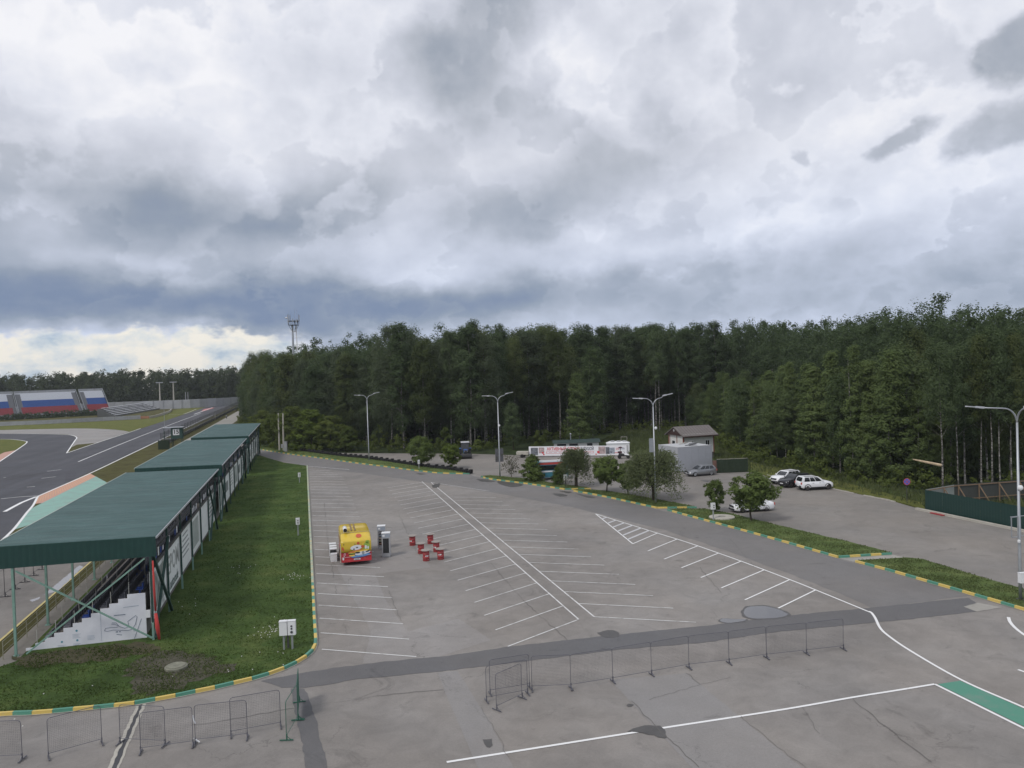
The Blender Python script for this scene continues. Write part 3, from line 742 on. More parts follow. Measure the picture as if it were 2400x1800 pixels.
for t in (.2, .36, .5, .63, .76, .88):
    a = Vector((39.81, 27.56)).lerp(Vector((37.63, 12.87)), t); c = Vector((39.81, 27.56)).lerp(Vector((41.59, 16.04)), t)
    ribbon('hatch_line', [a, c], .28, Z_M + .002, mat('faded_hatch_paint', (.52, .52, .53), .7, var=.15), car_park)
ribbon('lane_line', smoothline(px((2036, 1433), (2043, 1437), (2052, 1450), (2062, 1471), (2080, 1489), (2134, 1526), (2253, 1594), (2400, 1659), (2600, 1750)), .4), .15, Z_M + .0007, WHITE2, car_park)
ribbon('lane_line', smoothline(px((1047, 1787), (1300, 1747), (1543, 1708.5), (1833, 1664), (1999, 1635), (2100, 1619), (2191, 1604)), .5), .15, Z_M, WHITE2, car_park)
ribbon('lane_line', px((2191, 1604), (2400, 1708), (2620, 1817)), .15, Z_M + .0007, WHITE2, car_park)
ribbon('lane_line', smoothline(px((2363.5, 1447), (2370, 1462), (2400, 1488), (2500, 1550)), .4), .18, Z_M, WHITE2, car_park)
ribbon('lane_line', px((2386, 1570), (2470, 1600)), .15, Z_M, WHITE2, car_park)
sheet('painted_walkway', px((2198, 1604), (2250, 1596), (2400, 1662), (2600, 1752), (2600, 1803), (2400, 1703)), .0135, GREENP)

# ------------------------------------------------------------------ covered grandstand (three roofed sections)
def rot_text(me, m, parent, loc, face, name='lettering'):
    o = finish(name, me, m, parent); o.location = loc
    o.rotation_euler = {'+X': (math.pi / 2, 0, math.pi / 2), '-Y': (math.pi / 2, 0, 0), '+Y': (math.pi / 2, 0, math.pi), '-X': (math.pi / 2, 0, -math.pi / 2)}[face]
    return o


def roof_mesh(Ln):
    """profiled sheet: ribs run across, from front eave to rear eave"""
    b = MB(); pitch = .30; n = int(Ln / pitch); prof = []
    for i in range(n): prof += [(i * pitch, 0), (i * pitch + .09, 0), (i * pitch + .12, .06), (i * pitch + .21, .06)]
    prof.append((n * pitch, 0)); N_ = len(prof)
    xs = [(.36, 6.46), (-2.6, 6.51), (-5.6, 6.56), (-8.55, 6.60)]
    vs = []
    for x, z in xs: vs += [(x, y, z + dz) for y, dz in prof]
    k = len(vs)
    for x, z in xs: vs += [(x, y, z - .05) for y in (0, n * pitch)]
    fs = [(a * N_ + i, (a + 1) * N_ + i, (a + 1) * N_ + i + 1, a * N_ + i + 1) for a in range(3) for i in range(N_ - 1)]
    fs = [tuple(reversed(f)) for f in fs]
    fs += [(k + 2 * a, k + 2 * a + 2, k + 2 * a + 3, k + 2 * a + 1) for a in range(3)]
    b.add(vs, fs); return b


NSEAT = MB()
NSEAT.box(-.21, .21, -.20, .20, .40, .44); NSEAT.box(-.21, -.17, -.20, .20, .44, .80); NSEAT.box(-.21, .21, -.22, -.20, .40, .50); NSEAT.box(-.05, .05, -.05, .05, 0, .40)
seat_me = NSEAT.mesh('seat'); seat_me.materials.append(SEATD)
seat_meb = seat_me.copy(); seat_meb.materials.clear(); seat_meb.materials.append(SEATB)


def stand(y0, Ln, idx, label):
    t = thing('covered_grandstand', label, 'grandstand', (0, y0, 0), 0, 'covered grandstand sections')
    nb = 6; pitch = (Ln - .6) / nb
    r = roof_mesh(Ln); r.build('roof', ROOFM, t)
    f = MB(); n = int(8.9 / .18)
    vs = []
    for i in range(n + 1):                               # lightly ribbed gable apron
        x = .36 - 8.91 * i / n; dy = .018 if i % 2 else 0; vs += [(x, -.02 - dy, 5.27 + .02 * i / n), (x, -.02 - dy, 6.48 + .14 * i / n)]
    f.add(vs, [(2 * i, 2 * i + 1, 2 * i + 3, 2 * i + 2) for i in range(n)])
    f.box(-8.55, .36, .02, .06, 5.30, 6.44)
    f.build('gable_apron', GREENM, t)
    f = MB(); f.bar((.40, -.03, 6.42), (.40, Ln, 6.42), .09, .12); f.build('gutter', STEEL, t)
    f = MB(); f.bar((-8.58, -.03, 6.60), (-8.58, Ln, 6.60), .06, .14); f.build('eave_trim', mat('pale_trim', (.42, .47, .42), .6), t)
    far_ap = MB(); far_ap.box(-8.5, .34, Ln - .06, Ln - .02, 5.6, 6.42); far_ap.build('gable_apron', GREENM, t)
    for k in range(nb + 1):
        y = .05 + k * pitch
        f = MB(); f.box(-.06, .06, y - .06, y + .06, 1.2, 6.4); p_ = f.build('post', DKGRN, t)
        f = MB(); f.box(-.058, .062, y - .058, y + .062, .02, 1.21); f.box(-.16, .16, y - .16, y + .16, .0, .10); f.build('post_foot', PALEG if idx == 0 else DKGRN, p_)
        f = MB(); f.box(-7.53, -7.40, y - .065, y + .065, .02, 6.5); f.box(-7.62, -7.31, y - .15, y + .15, 0, .10); f.build('post', PALEG, t)
        f = MB(); f.bar((.3, y, 6.34), (-8.5, y, 6.47), .12, .2); f.build('rafter', DKGRN, t)
    for x, z in ((-.02, 6.24), (-3.8, 6.30), (-7.47, 6.36)):
        f = MB(); f.bar((x, 0, z), (x, Ln, z), .10, .14); f.build('purlin', DKGRN, t)
    f = MB(); f.bar((.0, .05, 4.45), (.0, Ln - .5, 4.45), .10, .22); f.build('rear_beam', STEELD, t)
    f = MB(); f.bar((.0, .05, 5.35), (.0, Ln - .5, 5.35), .05, .06); f.build('rear_rail', STEELD, t)
    # cross bracing: near gable and first / last rear bays
    for p, q, m in (((-.05, .0, .25), (-7.3, .0, 5.1), PALEG), ((-6.9, -.02, .15), (-.3, -.02, 5.2), PALEG)):
        if idx == 0: f = MB(); f.bar(p, q, .09); f.build('brace', m, t)
    for ya, yb in ((.05, .05 + pitch), (.05 + (nb - 1) * pitch, .05 + nb * pitch)):
        for p, q, x in (((.10, ya, .2), (.10, yb, 5.3), 0), ((.17, ya, 5.3), (.17, yb, .2), 0)):
            f = MB(); f.bar(p, q, .16); f.build('brace', DKGRN, t)
    # rear banners
    for k in range(nb):
        ya, yb = .05 + k * pitch + .12, .05 + (k + 1) * pitch - .12
        f = MB(); f.box(-.115, -.095, ya, yb, 1.12, 4.28)
        bn = f.build('rear_banner', GBAN, t)
        ym = (ya + yb) / 2
        if idx == 0 and k == 1:
            rot_text(textmesh('EPOM', 1.9, bold=.02), mat('grey_letter', (.30, .32, .31), .7), bn, (-.088, ym, 3.0), '+X')
            rot_text(textmesh('autorade', 1.0, shear=.3, bold=.015), mat('dark_letter', (.06, .10, .09), .7), bn, (-.088, ym, 1.62), '+X')
        elif k % 3 == 2:
            for r_ in range(5):
                f = MB(); L_ = random.uniform(2.4, 4.0); f.box(-.094, -.088, ym - L_ / 2, ym + L_ / 2, 3.75 - r_ * .4, 3.88 - r_ * .4); f.build('print_line', mat('print_grey', (.27, .30, .30), .7), bn)
        elif k % 3 == 0:
            f = MB(); f.box(-.094, -.088, ya + .6, yb - .8, 1.6, 3.9); f.build('print_picture', mat('print_picture', (.36, .40, .38), .7, var=.35, vscale=.7), bn)
        elif idx:
            f = MB(); f.box(-.094, -.088, ya + .5, yb - 1.5, 2.2, 3.4); f.build('print_block', mat('print_block', (.20, .22, .22), .7, var=.4, vscale=1.3), bn)
        for r_ in range(6):
            if random.random() < .75:
                yy = ya + .4 + r_ * .85; hh = random.uniform(.3, .55)
                f = MB(); f.box(-.10, -.085, yy, yy + .36, 4.62, 4.62 + hh); f.build('notice', random.choice((WPANEL, WPANEL, SEATB, GBAN)), t)
    # tiers and seats
    tiers = MB(); P0 = 1.03
    for i in range(6):
        x0 = -6.62 + i * P0; tiers.box(x0, x0 + P0 + (.02 if i < 5 else -.15), .95, Ln - .8, .05, .24 + .47 * i)
    tiers.build('tier_deck', mat('dark_deck', (.15, .14, .13), .85, var=.3, vscale=2), t)
    rest = MB()
    for i in range(6):
        z = .24 + .47 * i; x = -6.62 + i * P0 + .55
        n = int((Ln - 2.2) / .48)
        for k in range(n):
            y = 1.4 + k * .48
            if idx == 0 and k < 24:
                blue = (k == 0 and i in (2, 5)) or random.random() < .03
                kid(t, seat_meb if blue else seat_me, 'seat', (x, y, z), math.pi)
            elif random.random() < .97:
                rest.box(x - .21, x + .21, y - .20, y + .20, z + .40, z + .44); rest.box(x + .17, x + .21, y - .20, y + .20, z + .44, z + .80)
    # seats folded up at the top row, seen from behind through the open strip
    for k in range(int((Ln - 2) / .48)):
        y = 1.3 + k * .48; rest.box(-.42, -.36, y - .2, y + .2, 3.4, 3.95); rest.box(-.52, -.46, y - .17, y + .2, 4.55, 5.1 + .1 * (k % 3))
    o = rest.build('seat_rows', SEATD, t); o['kind'] = 'stuff'
    for yy in (3.0,) if idx else (.9, 5.9, 12, 20):
        for i in range(6):
            f = MB(); x = -6.6 + i * P0; z = .24 + .47 * i; f.bar((x, yy, z), (x, yy, z + 1.0), .035); f.build('rail_post', mat('rail_paint', (.40, .40, .36), .6), t)
    # front railing
    f = MB()
    for z in (.45, .8, 1.12): f.bar((-8.0, -.4, z), (-8.0, Ln, z), .022)
    f.build('front_rail', mat('rail_yellow', (.26, .255, .19), .6), t)
    for k in range(int(Ln / 2)):
        f = MB(); f.bar((-8.0, -.35 + 2 * k, .04), (-8.0, -.35 + 2 * k, 1.15), .04); f.build('rail_post', MATS['rail_yellow'], t)
    return t


st = stand(.22, 36.0, 0, 'nearest roofed grandstand section with white stepped side panel and big dark gable')
stand(40.2, 38.2, 1, 'middle roofed grandstand section between the other two green roofs')
stand(83.6, 36.3, 2, 'farthest green roofed grandstand section beside the road bend')
# stepped side panel with the printed circuit plan
U = .512; pts = [(-.48, .02), (-7.14, .02)]
for i in range(13):
    x = -7.14 + i * U; z = .24 * (min(i, 11) + 1) + .02; pts += [(x, z), (min(x + U, -.48), z)]
pp = [pts[0], pts[1]] + pts[2:]
b = MB(); n = len(pp); b.add([(x, .66, z) for x, z in pp] + [(x, .72, z) for x, z in pp], [tuple(range(n)), tuple(reversed(range(n, 2 * n)))] + [(i, n + i, n + (i + 1) % n, (i + 1) % n) for i in range(n)])
sp = b.build('side_panel', WPANEL, st)


def pan(x, y): return (-.48 - (1885 - x) / 232, .652, 2.9 - (y - (1060 + (1885 - x) * .078)) / 205)


INK = mat('plan_ink', (.20, .24, .30), .6); INKF = mat('plan_ink_faint', (.40, .46, .52), .6); INKT = mat('plan_dot', (.10, .30, .38), .6)
b = MB(); b.tube([pan(*p) for p in ((1335, 1530), (1352, 1500), (1420, 1490), (1500, 1492), (1520, 1472), (1470, 1452), (1432, 1452), (1440, 1432), (1490, 1432), (1530, 1482), (1600, 1505), (1640, 1490), (1652, 1450), (1640, 1420), (1750, 1345), (1766, 1362), (1740, 1460), (1690, 1520), (1640, 1535), (1580, 1530), (1450, 1522), (1370, 1540), (1335, 1530))], .016, 4)
b.build('circuit_plan', INK, sp)
b = MB(); b.tube([pan(1822, 1388), pan(1720, 1642)], .014, 4); b.build('plan_line', INK, sp)
for x0, y0, x1, y1, hh, m in ((1465, 1340, 1615, 1330, .05, INK), (1590, 1240, 1795, 1218, .03, INKF), (1480, 1550, 1510, 1548, .07, INK), (1525, 1548, 1545, 1546, .06, INK), (1490, 1580, 1560, 1590, .04, INK), (1710, 1540, 1735, 1540, .06, INKF)):
    b = MB(); b.bar(pan(x0, y0), pan(x1, y1), .01, hh); b.build('plan_print', m, sp)
for cx_, cy_ in ((980, 1520), (1170, 1545), (790, 1655), (985, 1640), (1170, 1660)):
    if cx_ < 1100:
        b = MB(); p = pan(cx_, cy_); b.tube([(p[0], .652, p[2]), (p[0], .664, p[2])], .065, 12); b.build('plan_dot', INKT, sp)
    for r_ in range(4):
        b = MB(); p, q = pan(cx_ - 55, cy_ + 45 + 15 * r_), pan(cx_ + random.uniform(20, 60), cy_ + 40 + 15 * r_); b.bar(p, q, .008, .018); b.build('plan_print', INKF, sp)
b = MB(); b.bar(pan(1290, 1300), pan(1295, 1660), .012, .012); b.build('panel_joint', INKF, sp)
# red cloth and junction box at the near rear post
b = MB(); b.tube([(.14, .02, 5.0), (.16, .0, 3.2), (.20, -.03, 1.9)], [.05, .07, .06], 7); b.tube([(.20, -.04, 1.75), (.27, -.06, .9), (.36, -.12, .15)], [.09, .13, .07], 8)
b.build('red_cloth', REDC, st, True)
b = MB(); b.box(-.34, -.10, -.10, .02, 1.55, 2.0); b.build('junction_box', BOXW, st)

# ------------------------------------------------------------------ crowd barriers
BW, BHT = 2.25, 1.72


def barrier_meshes():
    f = MB(); c = .12
    top = [(0, 0, .02), (0, 0, BHT - c), (c * .3, 0, BHT - c * .3), (c, 0, BHT), (BW - c, 0, BHT), (BW - c * .3, 0, BHT - c * .3), (BW, 0, BHT - c), (BW, 0, .02)]
    f.tube(top, .0155, 6); f.tube([(0, 0, .22), (BW, 0, .22)], .013, 6)
    w_ = MB()
    for i in range(1, 30): x = BW * i / 30; w_.add([(x - .0024, 0, .22), (x + .0024, 0, .22), (x + .0024, 0, BHT - .01), (x - .0024, 0, BHT - .01)], [(0, 1, 2, 3)])
    for i in range(1, 20): z = .22 + (BHT - .23) * i / 20; w_.add([(.01, .002, z - .0024), (BW - .01, .002, z - .0024), (BW - .01, .002, z + .0024), (.01, .002, z + .0024)], [(0, 1, 2, 3)])
    ft = MB(); ft.bar((0, -.30, .03), (0, .30, .03), .05, .04); ft.bar((0, -.02, .02), (0, -.02, .30), .05); ft.bar((0, -.2, .04), (0, 0, .22), .02)
    return f.mesh('barrier_frame'), w_.mesh('barrier_mesh'), ft.mesh('barrier_foot')


BFR, BWM, BFT = barrier_meshes()


def barrier(p, q, label, group, m=BARM, netting=None):
    p, q = G(*p), G(*q); d = q - p
    t = thing('crowd_barrier', label, 'barrier', (p.x, p.y, .025), math.atan2(d.y, d.x), group)
    for nm, src, loc in (('frame', BFR, 0), ('wire_mesh', BWM, 0), ('foot', BFT, 0), ('foot', BFT, BW)):
        o = kid(t, src, nm, (loc, 0, 0))
        if not src.materials: src.materials.append(STEELB)
        if o.material_slots: o.material_slots[0].link = 'OBJECT'; o.material_slots[0].material = m
    t.scale = (d.length / BW, 1, 1)
    t.rotation_euler.x = random.uniform(-.02, .02)
    if netting:
        b = MB(); b.box(.03, BW - .03, -.012, -.006, .25, BHT - .03); b.build('netting', netting, t)
    return t


def c7(x, y): return (1050 + .4747 * x, 1300 + .4747 * y)


bp_ = [(415, 672), (607, 664), (814, 631), (1005, 597), (1190, 563), (1388, 540), (1573, 513), (1770, 492), (1952, 470)]
ordn = ['first', 'second', 'third', 'fourth', 'fifth', 'sixth', 'seventh', 'last']
for k in range(8):
    barrier(c7(*bp_[k]), c7(*bp_[k + 1]), 'wire mesh crowd barrier, %s from the left in the long straight row' % ordn[k] if k < 7 else 'wire mesh crowd barrier at the right end of the long straight row', 'crowd barriers across the car park')
barrier(c7(208, 692), c7(403, 660), 'mesh barrier standing behind its parallel twin at the left end of the row', 'crowd barriers across the car park')
barrier(c7(190, 728), c7(393, 690), 'mesh barrier in front of its parallel twin at the left end of the row', 'crowd barriers across the car park')
barrier(c7(240, 772), c7(366, 712), 'mesh barrier set slantwise, nearest to the camera at the row end', 'crowd barriers across the car park')


def c0(x, y): return (.1808 * x, 1500 + .1808 * y)


def c4(x, y): return (400 + .1808 * x, 1500 + .1808 * y)


LG = 'crowd barriers by the lawn kerb'
barrier(c0(-420, 1590), c0(292, 1560), 'mesh barrier cut off by the left picture edge', LG, BARM)
barrier(c0(630, 1545), c0(1322, 1352), 'lone mesh barrier standing aslant left of the drain channel', LG, BARM)
barrier(c0(1560, 1345), c0(2145, 1372), 'mesh barrier standing across the drain channel', LG, BARM)
barrier(c0(1825, 1470), c4(292, 1378), 'mesh barrier just right of the drain channel, nearer to camera', LG, BARM)
barrier(c4(322, 1358), c4(996, 1282), 'mesh barrier tied with white tape to its left neighbour', LG, BARM)
barrier(c4(782, 1252), c4(1426, 1132), 'mesh barrier just left of the green netted one', LG, BARM)
barrier(c4(1502, 1312), c4(1650, 1050), 'green framed barrier with thin netting turned end on to the camera', LG, STEELG)
barrier(c4(1652, 1045), c4(1668, 815), 'green netted barrier seen edge on at the lawn corner', LG, STEELG, mat('green_netting', (.03, .12, .075), .8))
b = MB(); p = G(*c4(300, 1362)); b.tube([(p.x, p.y, 1.3), (p.x + .05, p.y - .02, 1.05), (p.x + .1, p.y, .95)], .03, 5); b.tube([(p.x, p.y, .3), (p.x + .25, p.y - .05, .12)], .03, 5)
tag(b.build('white_tape', BOXW), 'white tape tying two mesh barriers together', 'tape')
# mesh fence row by the pit lane, seen under the stand roof
for k in range(10):
    y = 11.0 + 2.15 * k
    t = thing('pit_fence_panel', 'dark mesh fence panel on a splayed foot in the row along the pit lane', 'fence', (-13.0, y, -.02), math.pi / 2, 'fence panels along the pit lane')
    for nm, src, loc in (('frame', BFR, 0), ('wire_mesh', BWM, 0), ('foot', BFT, 0)):
        o = kid(t, src, nm, (loc, 0, 0)); o.material_slots[0].link = 'OBJECT'; o.material_slots[0].material = STEELD; o.scale = (.95, 1.3, 1.25)
# ------------------------------------------------------------------ lamp posts


def lamp(u, v, h, label, arms, extra=None):
    p = G(u, v); t = thing('street_lamp', label, 'street lamp', (p.x, p.y, 0), 0, 'double arm lamp posts')
    b = MB(); b.tube([(0, 0, .02), (0, 0, 2.2), (0, 0, h - 1.0)], [.105, .10, .065], 10); b.build('pole', STEEL, t, True)
    b = MB(); b.cbox((0, 0, .10), (.42, .42, .05)); b.cbox((0, 0, .06), (.6, .6, .08)); b.build('base_plate', STEELD, t)
    for a, L_, rise in arms:
        dx, dy = math.cos(a), math.sin(a); pts = []
        for i in range(9):
            s = i / 8 * math.pi / 2; pts.append((dx * .95 * (1 - math.cos(s)), dy * .95 * (1 - math.cos(s)), h - 1.05 + 1.0 * math.sin(s)))
        pts.append((dx * (L_ - .8), dy * (L_ - .8), h - .05 + rise))
        b = MB(); b.tube(pts, [.055] * 5 + [.045] * 5, 8); arm = b.build('arm', STEEL, t, True)
        b = MB(); q0 = Vector((dx * (L_ - .9), dy * (L_ - .9), h - .04 + rise)); q1 = Vector((dx * (L_ + .25), dy * (L_ + .25), h + .02 + rise * 1.6))
        b.bar(q0, q0.lerp(q1, .35), .30, .13); b.bar(q0.lerp(q1, .30), q1, .24, .07)
        b.build('lamp_head', mat('lamp_head_paint', (.55, .56, .58), .4, .3), t)
    if extra: extra(t)
    return t


def frames(t):
    for s in (-1, 1):
        b = MB(); x = s * .42
        for zz in (4.2, 5.5): b.bar((x - .26, .05 * s, zz), (x + .26, .05 * s, zz), .05)
        for xx in (-.26, .26): b.bar((x + xx, .05 * s, 4.2), (x + xx, .05 * s, 5.5), .05)
        b.build('sign_frame', STEEL, t)
    b = MB(); b.bar((-.7, 0, 5.52), (.7, 0, 5.52), .04); b.build('cross_bar', STEEL, t)
    b = MB(); b.lathe([(.05, 0), (.16, .10), (.17, .22), (.10, .34)], 10, (.0, -.14, 7.2)); b.build('loudspeaker', BOXW, t)
    b = MB(); b.lathe([(.05, 0), (.09, .05), (.09, .18), (.04, .22)], 8, (-.15, -.1, 3.8)); b.build('camera_housing', BOXW, t)


def darksign(t):
    for s in (-1, 1): b = MB(); b.box(s * .12, s * .62, -.04, .04, 2.3, 4.3); b.build('sign_board', mat('weathered_board', (.10, .10, .11), .7, var=.3), t)
    b = MB(); b.lathe([(.05, 0), (.14, .1), (.14, .25), (.05, .32)], 8, (.12, -.1, 7.6)); b.build('loudspeaker', BOXW, t)


def greysign(t):
    b = MB(); b.box(-.62, -.12, -.04, .04, 6.0, 7.6); b.build('sign_board', STEEL, t)
    b = MB(); b.lathe([(.05, 0), (.17, .12), (.17, .26), (.05, .36)], 8, (.2, -.15, 8.6)); b.build('loudspeaker', BOXW, t)


va = -YAW      # arms roughly across the view
lamp(865, 1080, 12.3, 'double arm lamp post standing by the tyre wall, farthest left', ((va + math.pi, 2.1, 0), (va + .1, 2.1, .25)))
lamp(1172, 1118, 12.3, 'double arm lamp post with dark boards next to the bare little tree', ((va + math.pi, 2.1, 0), (va + .1, 2.1, .25)), darksign)
lamp(1537, 1180, 12.3, 'double arm lamp post in front of the big willow', ((va + math.pi, 2.1, .0), (va + .1, 2.1, .25)), greysign)
lamp(2392, 1408, 12.6, 'double arm lamp post with empty sign frames at the right picture edge', ((math.radians(172), 3.3, .1), (math.radians(250), 1.9, .1)), frames)

# ------------------------------------------------------------------ power pillars


def pillar(u, v, label, h=1.65, w_=.34, twin=False, post=STEEL, zb=.1):
    p = G(u, v, zb); t = thing('power_pillar', label, 'power box', (p.x, p.y, zb), -YAW * .6, 'power boxes on posts')
    if twin:
        for x in (-.24, .24):
            b = MB(); b.bar((x, .0, -.05), (x * 1.0, 0, h - .6), .10); b.bar((x * 1.2, .05, -.05), (x * .6, .05, h - .7), .06); b.build('post', post, t)
            b = MB(); b.box(x - .22, x + .22, -.14, .14, h - .78, h + .04 * (x > 0)); bx_ = b.build('box', BOXW, t)
            b = MB(); b.box(x - .23, x + .23, -.16, .15, h + .04 * (x > 0), h + .06); b.build('lid', BOXW, bx_)
            if x > 0:
                for z in (h - .25, h - .4, h - .6): b = MB(); b.tube([(x, -.138, z), (x, -.17, z)], .055 if z > h - .5 else .075, 10); b.build('socket', STEELD, bx_)
        b = MB(); b.box(-.05, .05, -.05, .10, .1, h - .05); b.build('back_post', STEELD, t)
    else:
        b = MB(); b.bar((0, 0, -.05), (0, 0, h - .55), .11); b.build('post', post, t)
        b = MB(); b.box(-w_ / 2, w_ / 2, -.13, .13, h - .62, h); bx_ = b.build('box', BOXW, t)
        b = MB(); b.box(-w_ / 2 - .01, w_ / 2 + .01, -.15, .14, h, h + .03); b.build('lid', BOXW, bx_)
        for z in (h - .2, h - .42): b = MB(); b.tube([(.04, -.128, z), (.04, -.16, z)], .065, 10); b.build('socket', STEELD, bx_)
    return t


pillar(676, 1522, 'twin white power boxes on grey posts at the near end of the lawn', 1.65, twin=True)
pillar(699, 1255, 'slim power box on a thin post in the middle of the lawn edge', 1.72)
pillar(702, 1131, 'small far power box on the lawn near the first parking lines', 1.45)
pillar(1672, 1218, 'power box on a grey post beside the round concrete cover', 1.68, .42, post=CONCP)
pillar(1326, 1141, 'white power box on a dark post in front of the grey green willow', 1.62, .45, post=STEELD)
pillar(982, 1098, 'small power box below the round chestnut by the tyre wall', 1.4, .36)
pillar(2404, 1420, 'large power box at the foot of the right lamp post', 2.1, .8, post=CONCP)
p = G(670, 1059.5); t = thing('switch_cabinet', 'grey electrical cabinet beside the two concrete poles', 'cabinet', (p.x, p.y, .1), -YAW)
b = MB(); b.box(-.35, .35, -.25, .25, 0, 2.1); b.box(-.4, .4, -.3, .3, 2.1, 2.16); b.build('body', BOXG, t); b = MB(); b.box(-.31, .31, -.27, -.252, .15, 2.0); b.build('door', BOXG, t)
b = MB(); b.box(-.95, -.55, -.15, .15, .8, 1.6); b.build('meter_box', BOXG, t)
for i, (u, v, lean) in enumerate(((655.5, 1056, 0), (665, 1057, .012))):
    p = G(u, v); t = thing('concrete_pole', ('upright', 'slightly leaning')[i] + ' bare concrete utility pole by the road bend', 'utility pole', (p.x, p.y, 0), 0, 'concrete poles at the road bend')
    b = MB(); b.tube([(0, 0, 0), (lean * 300 / 30, 0, 8.2)], [.22, .14], 6); b.build('shaft', CONCL, t)
    b = MB(); b.bar((-.12, -.05, 6.6), (.9 if i == 0 else .2, 0, 6.6), .05); b.build('bracket', STEELD, t)
p = G(413, 1566, .11); t = thing('manhole', 'round concrete manhole cover raised in the bare soil of the lawn', 'manhole', (p.x, p.y, .10))
b = MB(); b.lathe([(.60, 0), (.60, .13), (.56, .16)], 26); b.build('ring', mat('mossy_concrete', (.20, .20, .155), .9, var=.3, vscale=4), t)
b = MB(); b.lathe([(.5, .161), (.5, .19), (.46, .20)], 26); b.build('lid', MATS['mossy_concrete'], t)
p = G(1692, 1213, .11); t = thing('well_cover', 'pale round concrete slab on the verge beside the power box', 'well cover', (p.x, p.y, .11))
b = MB(); b.lathe([(1.3, 0), (1.3, .10), (1.26, .12)], 28); b.build('slab', CONCL, t); b = MB(); b.lathe([(.35, .12), (.35, .16)], 18); b.build('lid', CONC, t)

# ------------------------------------------------------------------ standing tables made of barrels
TOPM = mat('table_top_grey', (.29, .26, .235), .7, var=.2, vscale=5)
b = MB(); prof = [(.275, 0), (.285, .02)]
for zc in (.29, .58): prof += [(.28, zc - .03), (.297, zc - .012), (.297, zc + .012), (.28, zc + .03)]
prof += [(.28, .84), (.29, .86), (.275, .88)]
b.lathe(prof, 20); drum = b.mesh('drum'); drum.materials.append(RED); drum.polygons.foreach_set('use_smooth', [True] * len(drum.polygons))
b = MB(); b.lathe([(.42, .885), (.44, .895), (.44, .925), (.42, .94)], 24); btop = b.mesh('table_top'); btop.materials.append(TOPM)
names = ('red barrel table, farthest left of the six', 'red barrel table second in the left line, behind the nearest one', 'red barrel table at the back of the cluster', 'red barrel table in the middle of the right line', 'red barrel table nearest to the camera on the left side', 'red barrel table nearest to the camera on the right side')
for (u, v), nm, rz in zip(((967, 1278), (987, 1297), (1009, 1274), (1023, 1293), (999, 1314), (1033, 1310.5)), names, (-.5, -1.2, -1.3, -.4, .35, -.1)):
    p = G(u, v); t = thing('barrel_table', nm, 'barrel table', (p.x, p.y, 0), -YAW, 'red barrel standing tables')
    d_ = kid(t, drum, 'drum'); kid(t, btop, 'table_top')
    lg = MB(); th0 = -math.pi / 2 + rz
    vs = []
    for i in range(7):
        a = th0 - .42 + .84 * i / 6; sh = .0
        vs += [(.288 * math.cos(a - .06) * 1.04, .288 * math.sin(a - .06) * 1.04, .40), (.288 * math.cos(a + .08) * 1.04, .288 * math.sin(a + .08) * 1.04, .51)]
    lg.add(vs, [(2 * i, 2 * i + 2, 2 * i + 3, 2 * i + 1) for i in range(6) if i not in (2,)])
    lg.build('badge', BOXW, d_)

# ------------------------------------------------------------------ food trailer
YEL = mat('trailer_yellow', (.66, .47, .045), .22, var=.12, vscale=1.2, spec=.7)
TRED = mat('trailer_red', (.47, .035, .045), .35)
FT = thing('food_trailer', 'yellow and red snack trailer with burger pictures on its rear', 'food trailer', tuple(G(837, 1326)), -math.radians(.5))
FT.location.y += .25; FT.location.z = 0
HWD = 1.25


def tr_prof(x):
    k = 1 - max(0, (abs(x) - .95) / .30) ** 2 * .10      # roof rounds off towards the sides
    P_ = [(.02, 1.12), (0, 1.5), (0, 1.96), (.012, 2.03), (.05, 2.08), (.14, 2.14), (.5, 2.34), (.86, 2.52), (.98, 2.57), (1.06, 2.585), (1.10, 2.56), (3, 2.62), (4.9, 2.60), (5.35, 2.5), (5.7, 2.25), (5.82, 1.8), (5.82, 1.12)]
    return [(x, y + (.03 if abs(x) > 1.2 else 0) * (1 if y < 3 else -1), 1.12 + (z - 1.12) * k) for y, z in P_]


b = MB(); b.loft([tr_prof(x) for x in (-1.25, -1.18, -1.05, -.8, 0, .8, 1.05, 1.18, 1.25)]); body = b.build('body', YEL, FT, True)
b = MB(); b.loft([[(x, y, z) for y, z in ((.05, .30), (.02, 1.118), (5.82, 1.118), (5.8, .30))] for x in (-1.25, 1.25)]); sk = b.build('skirt', TRED, FT)
b = MB(); b.box(-1.22, 1.22, -.06, .05, .32, .5); b.build('rear_bumper', TRED, FT)
for x in (-1.1, 1.1):
    for y in (3.0, 3.8):
        b = MB(); b.tube([(x - .1, y, .32), (x + .1, y, .32)], .31, 16); wl = b.build('wheel', RUBBER, FT); b = MB(); b.tube([(x - .11, y, .32), (x + .115, y, .32)], .17, 12); b.build('rim', STEEL, wl)
b = MB(); b.bar((0, 5.8, .5), (0, 7.0, .45), .12); b.build('drawbar', STEELD, FT)


def fz(x, y): return ((x - 1272) / 289, (1290 - y) / 333 * 1.12 + .33)


def disc(name, cx, cy, rx, ry, m, lay=0, rot=0, par=None, n=18):
    x, z = fz(cx, cy); y = -.012 - .006 * lay if z > .98 else -.012 - .006 * lay
    b = MB(); pts = []
    for i in range(n):
        a = 2 * math.pi * i / n; dx, dz = rx / 289 * math.cos(a), ry / 297 * math.sin(a); pts.append((x + dx * math.cos(rot) - dz * math.sin(rot), z + dx * math.sin(rot) + dz * math.cos(rot)))
    b.add([(px_, y, pz) for px_, pz in pts] + [(px_, y + .008, pz) for px_, pz in pts], [tuple(range(n)), tuple(reversed(range(n, 2 * n)))] + [(i, n + i, n + (i + 1) % n, (i + 1) % n) for i in range(n)])
    return b.build(name, m, par or body)


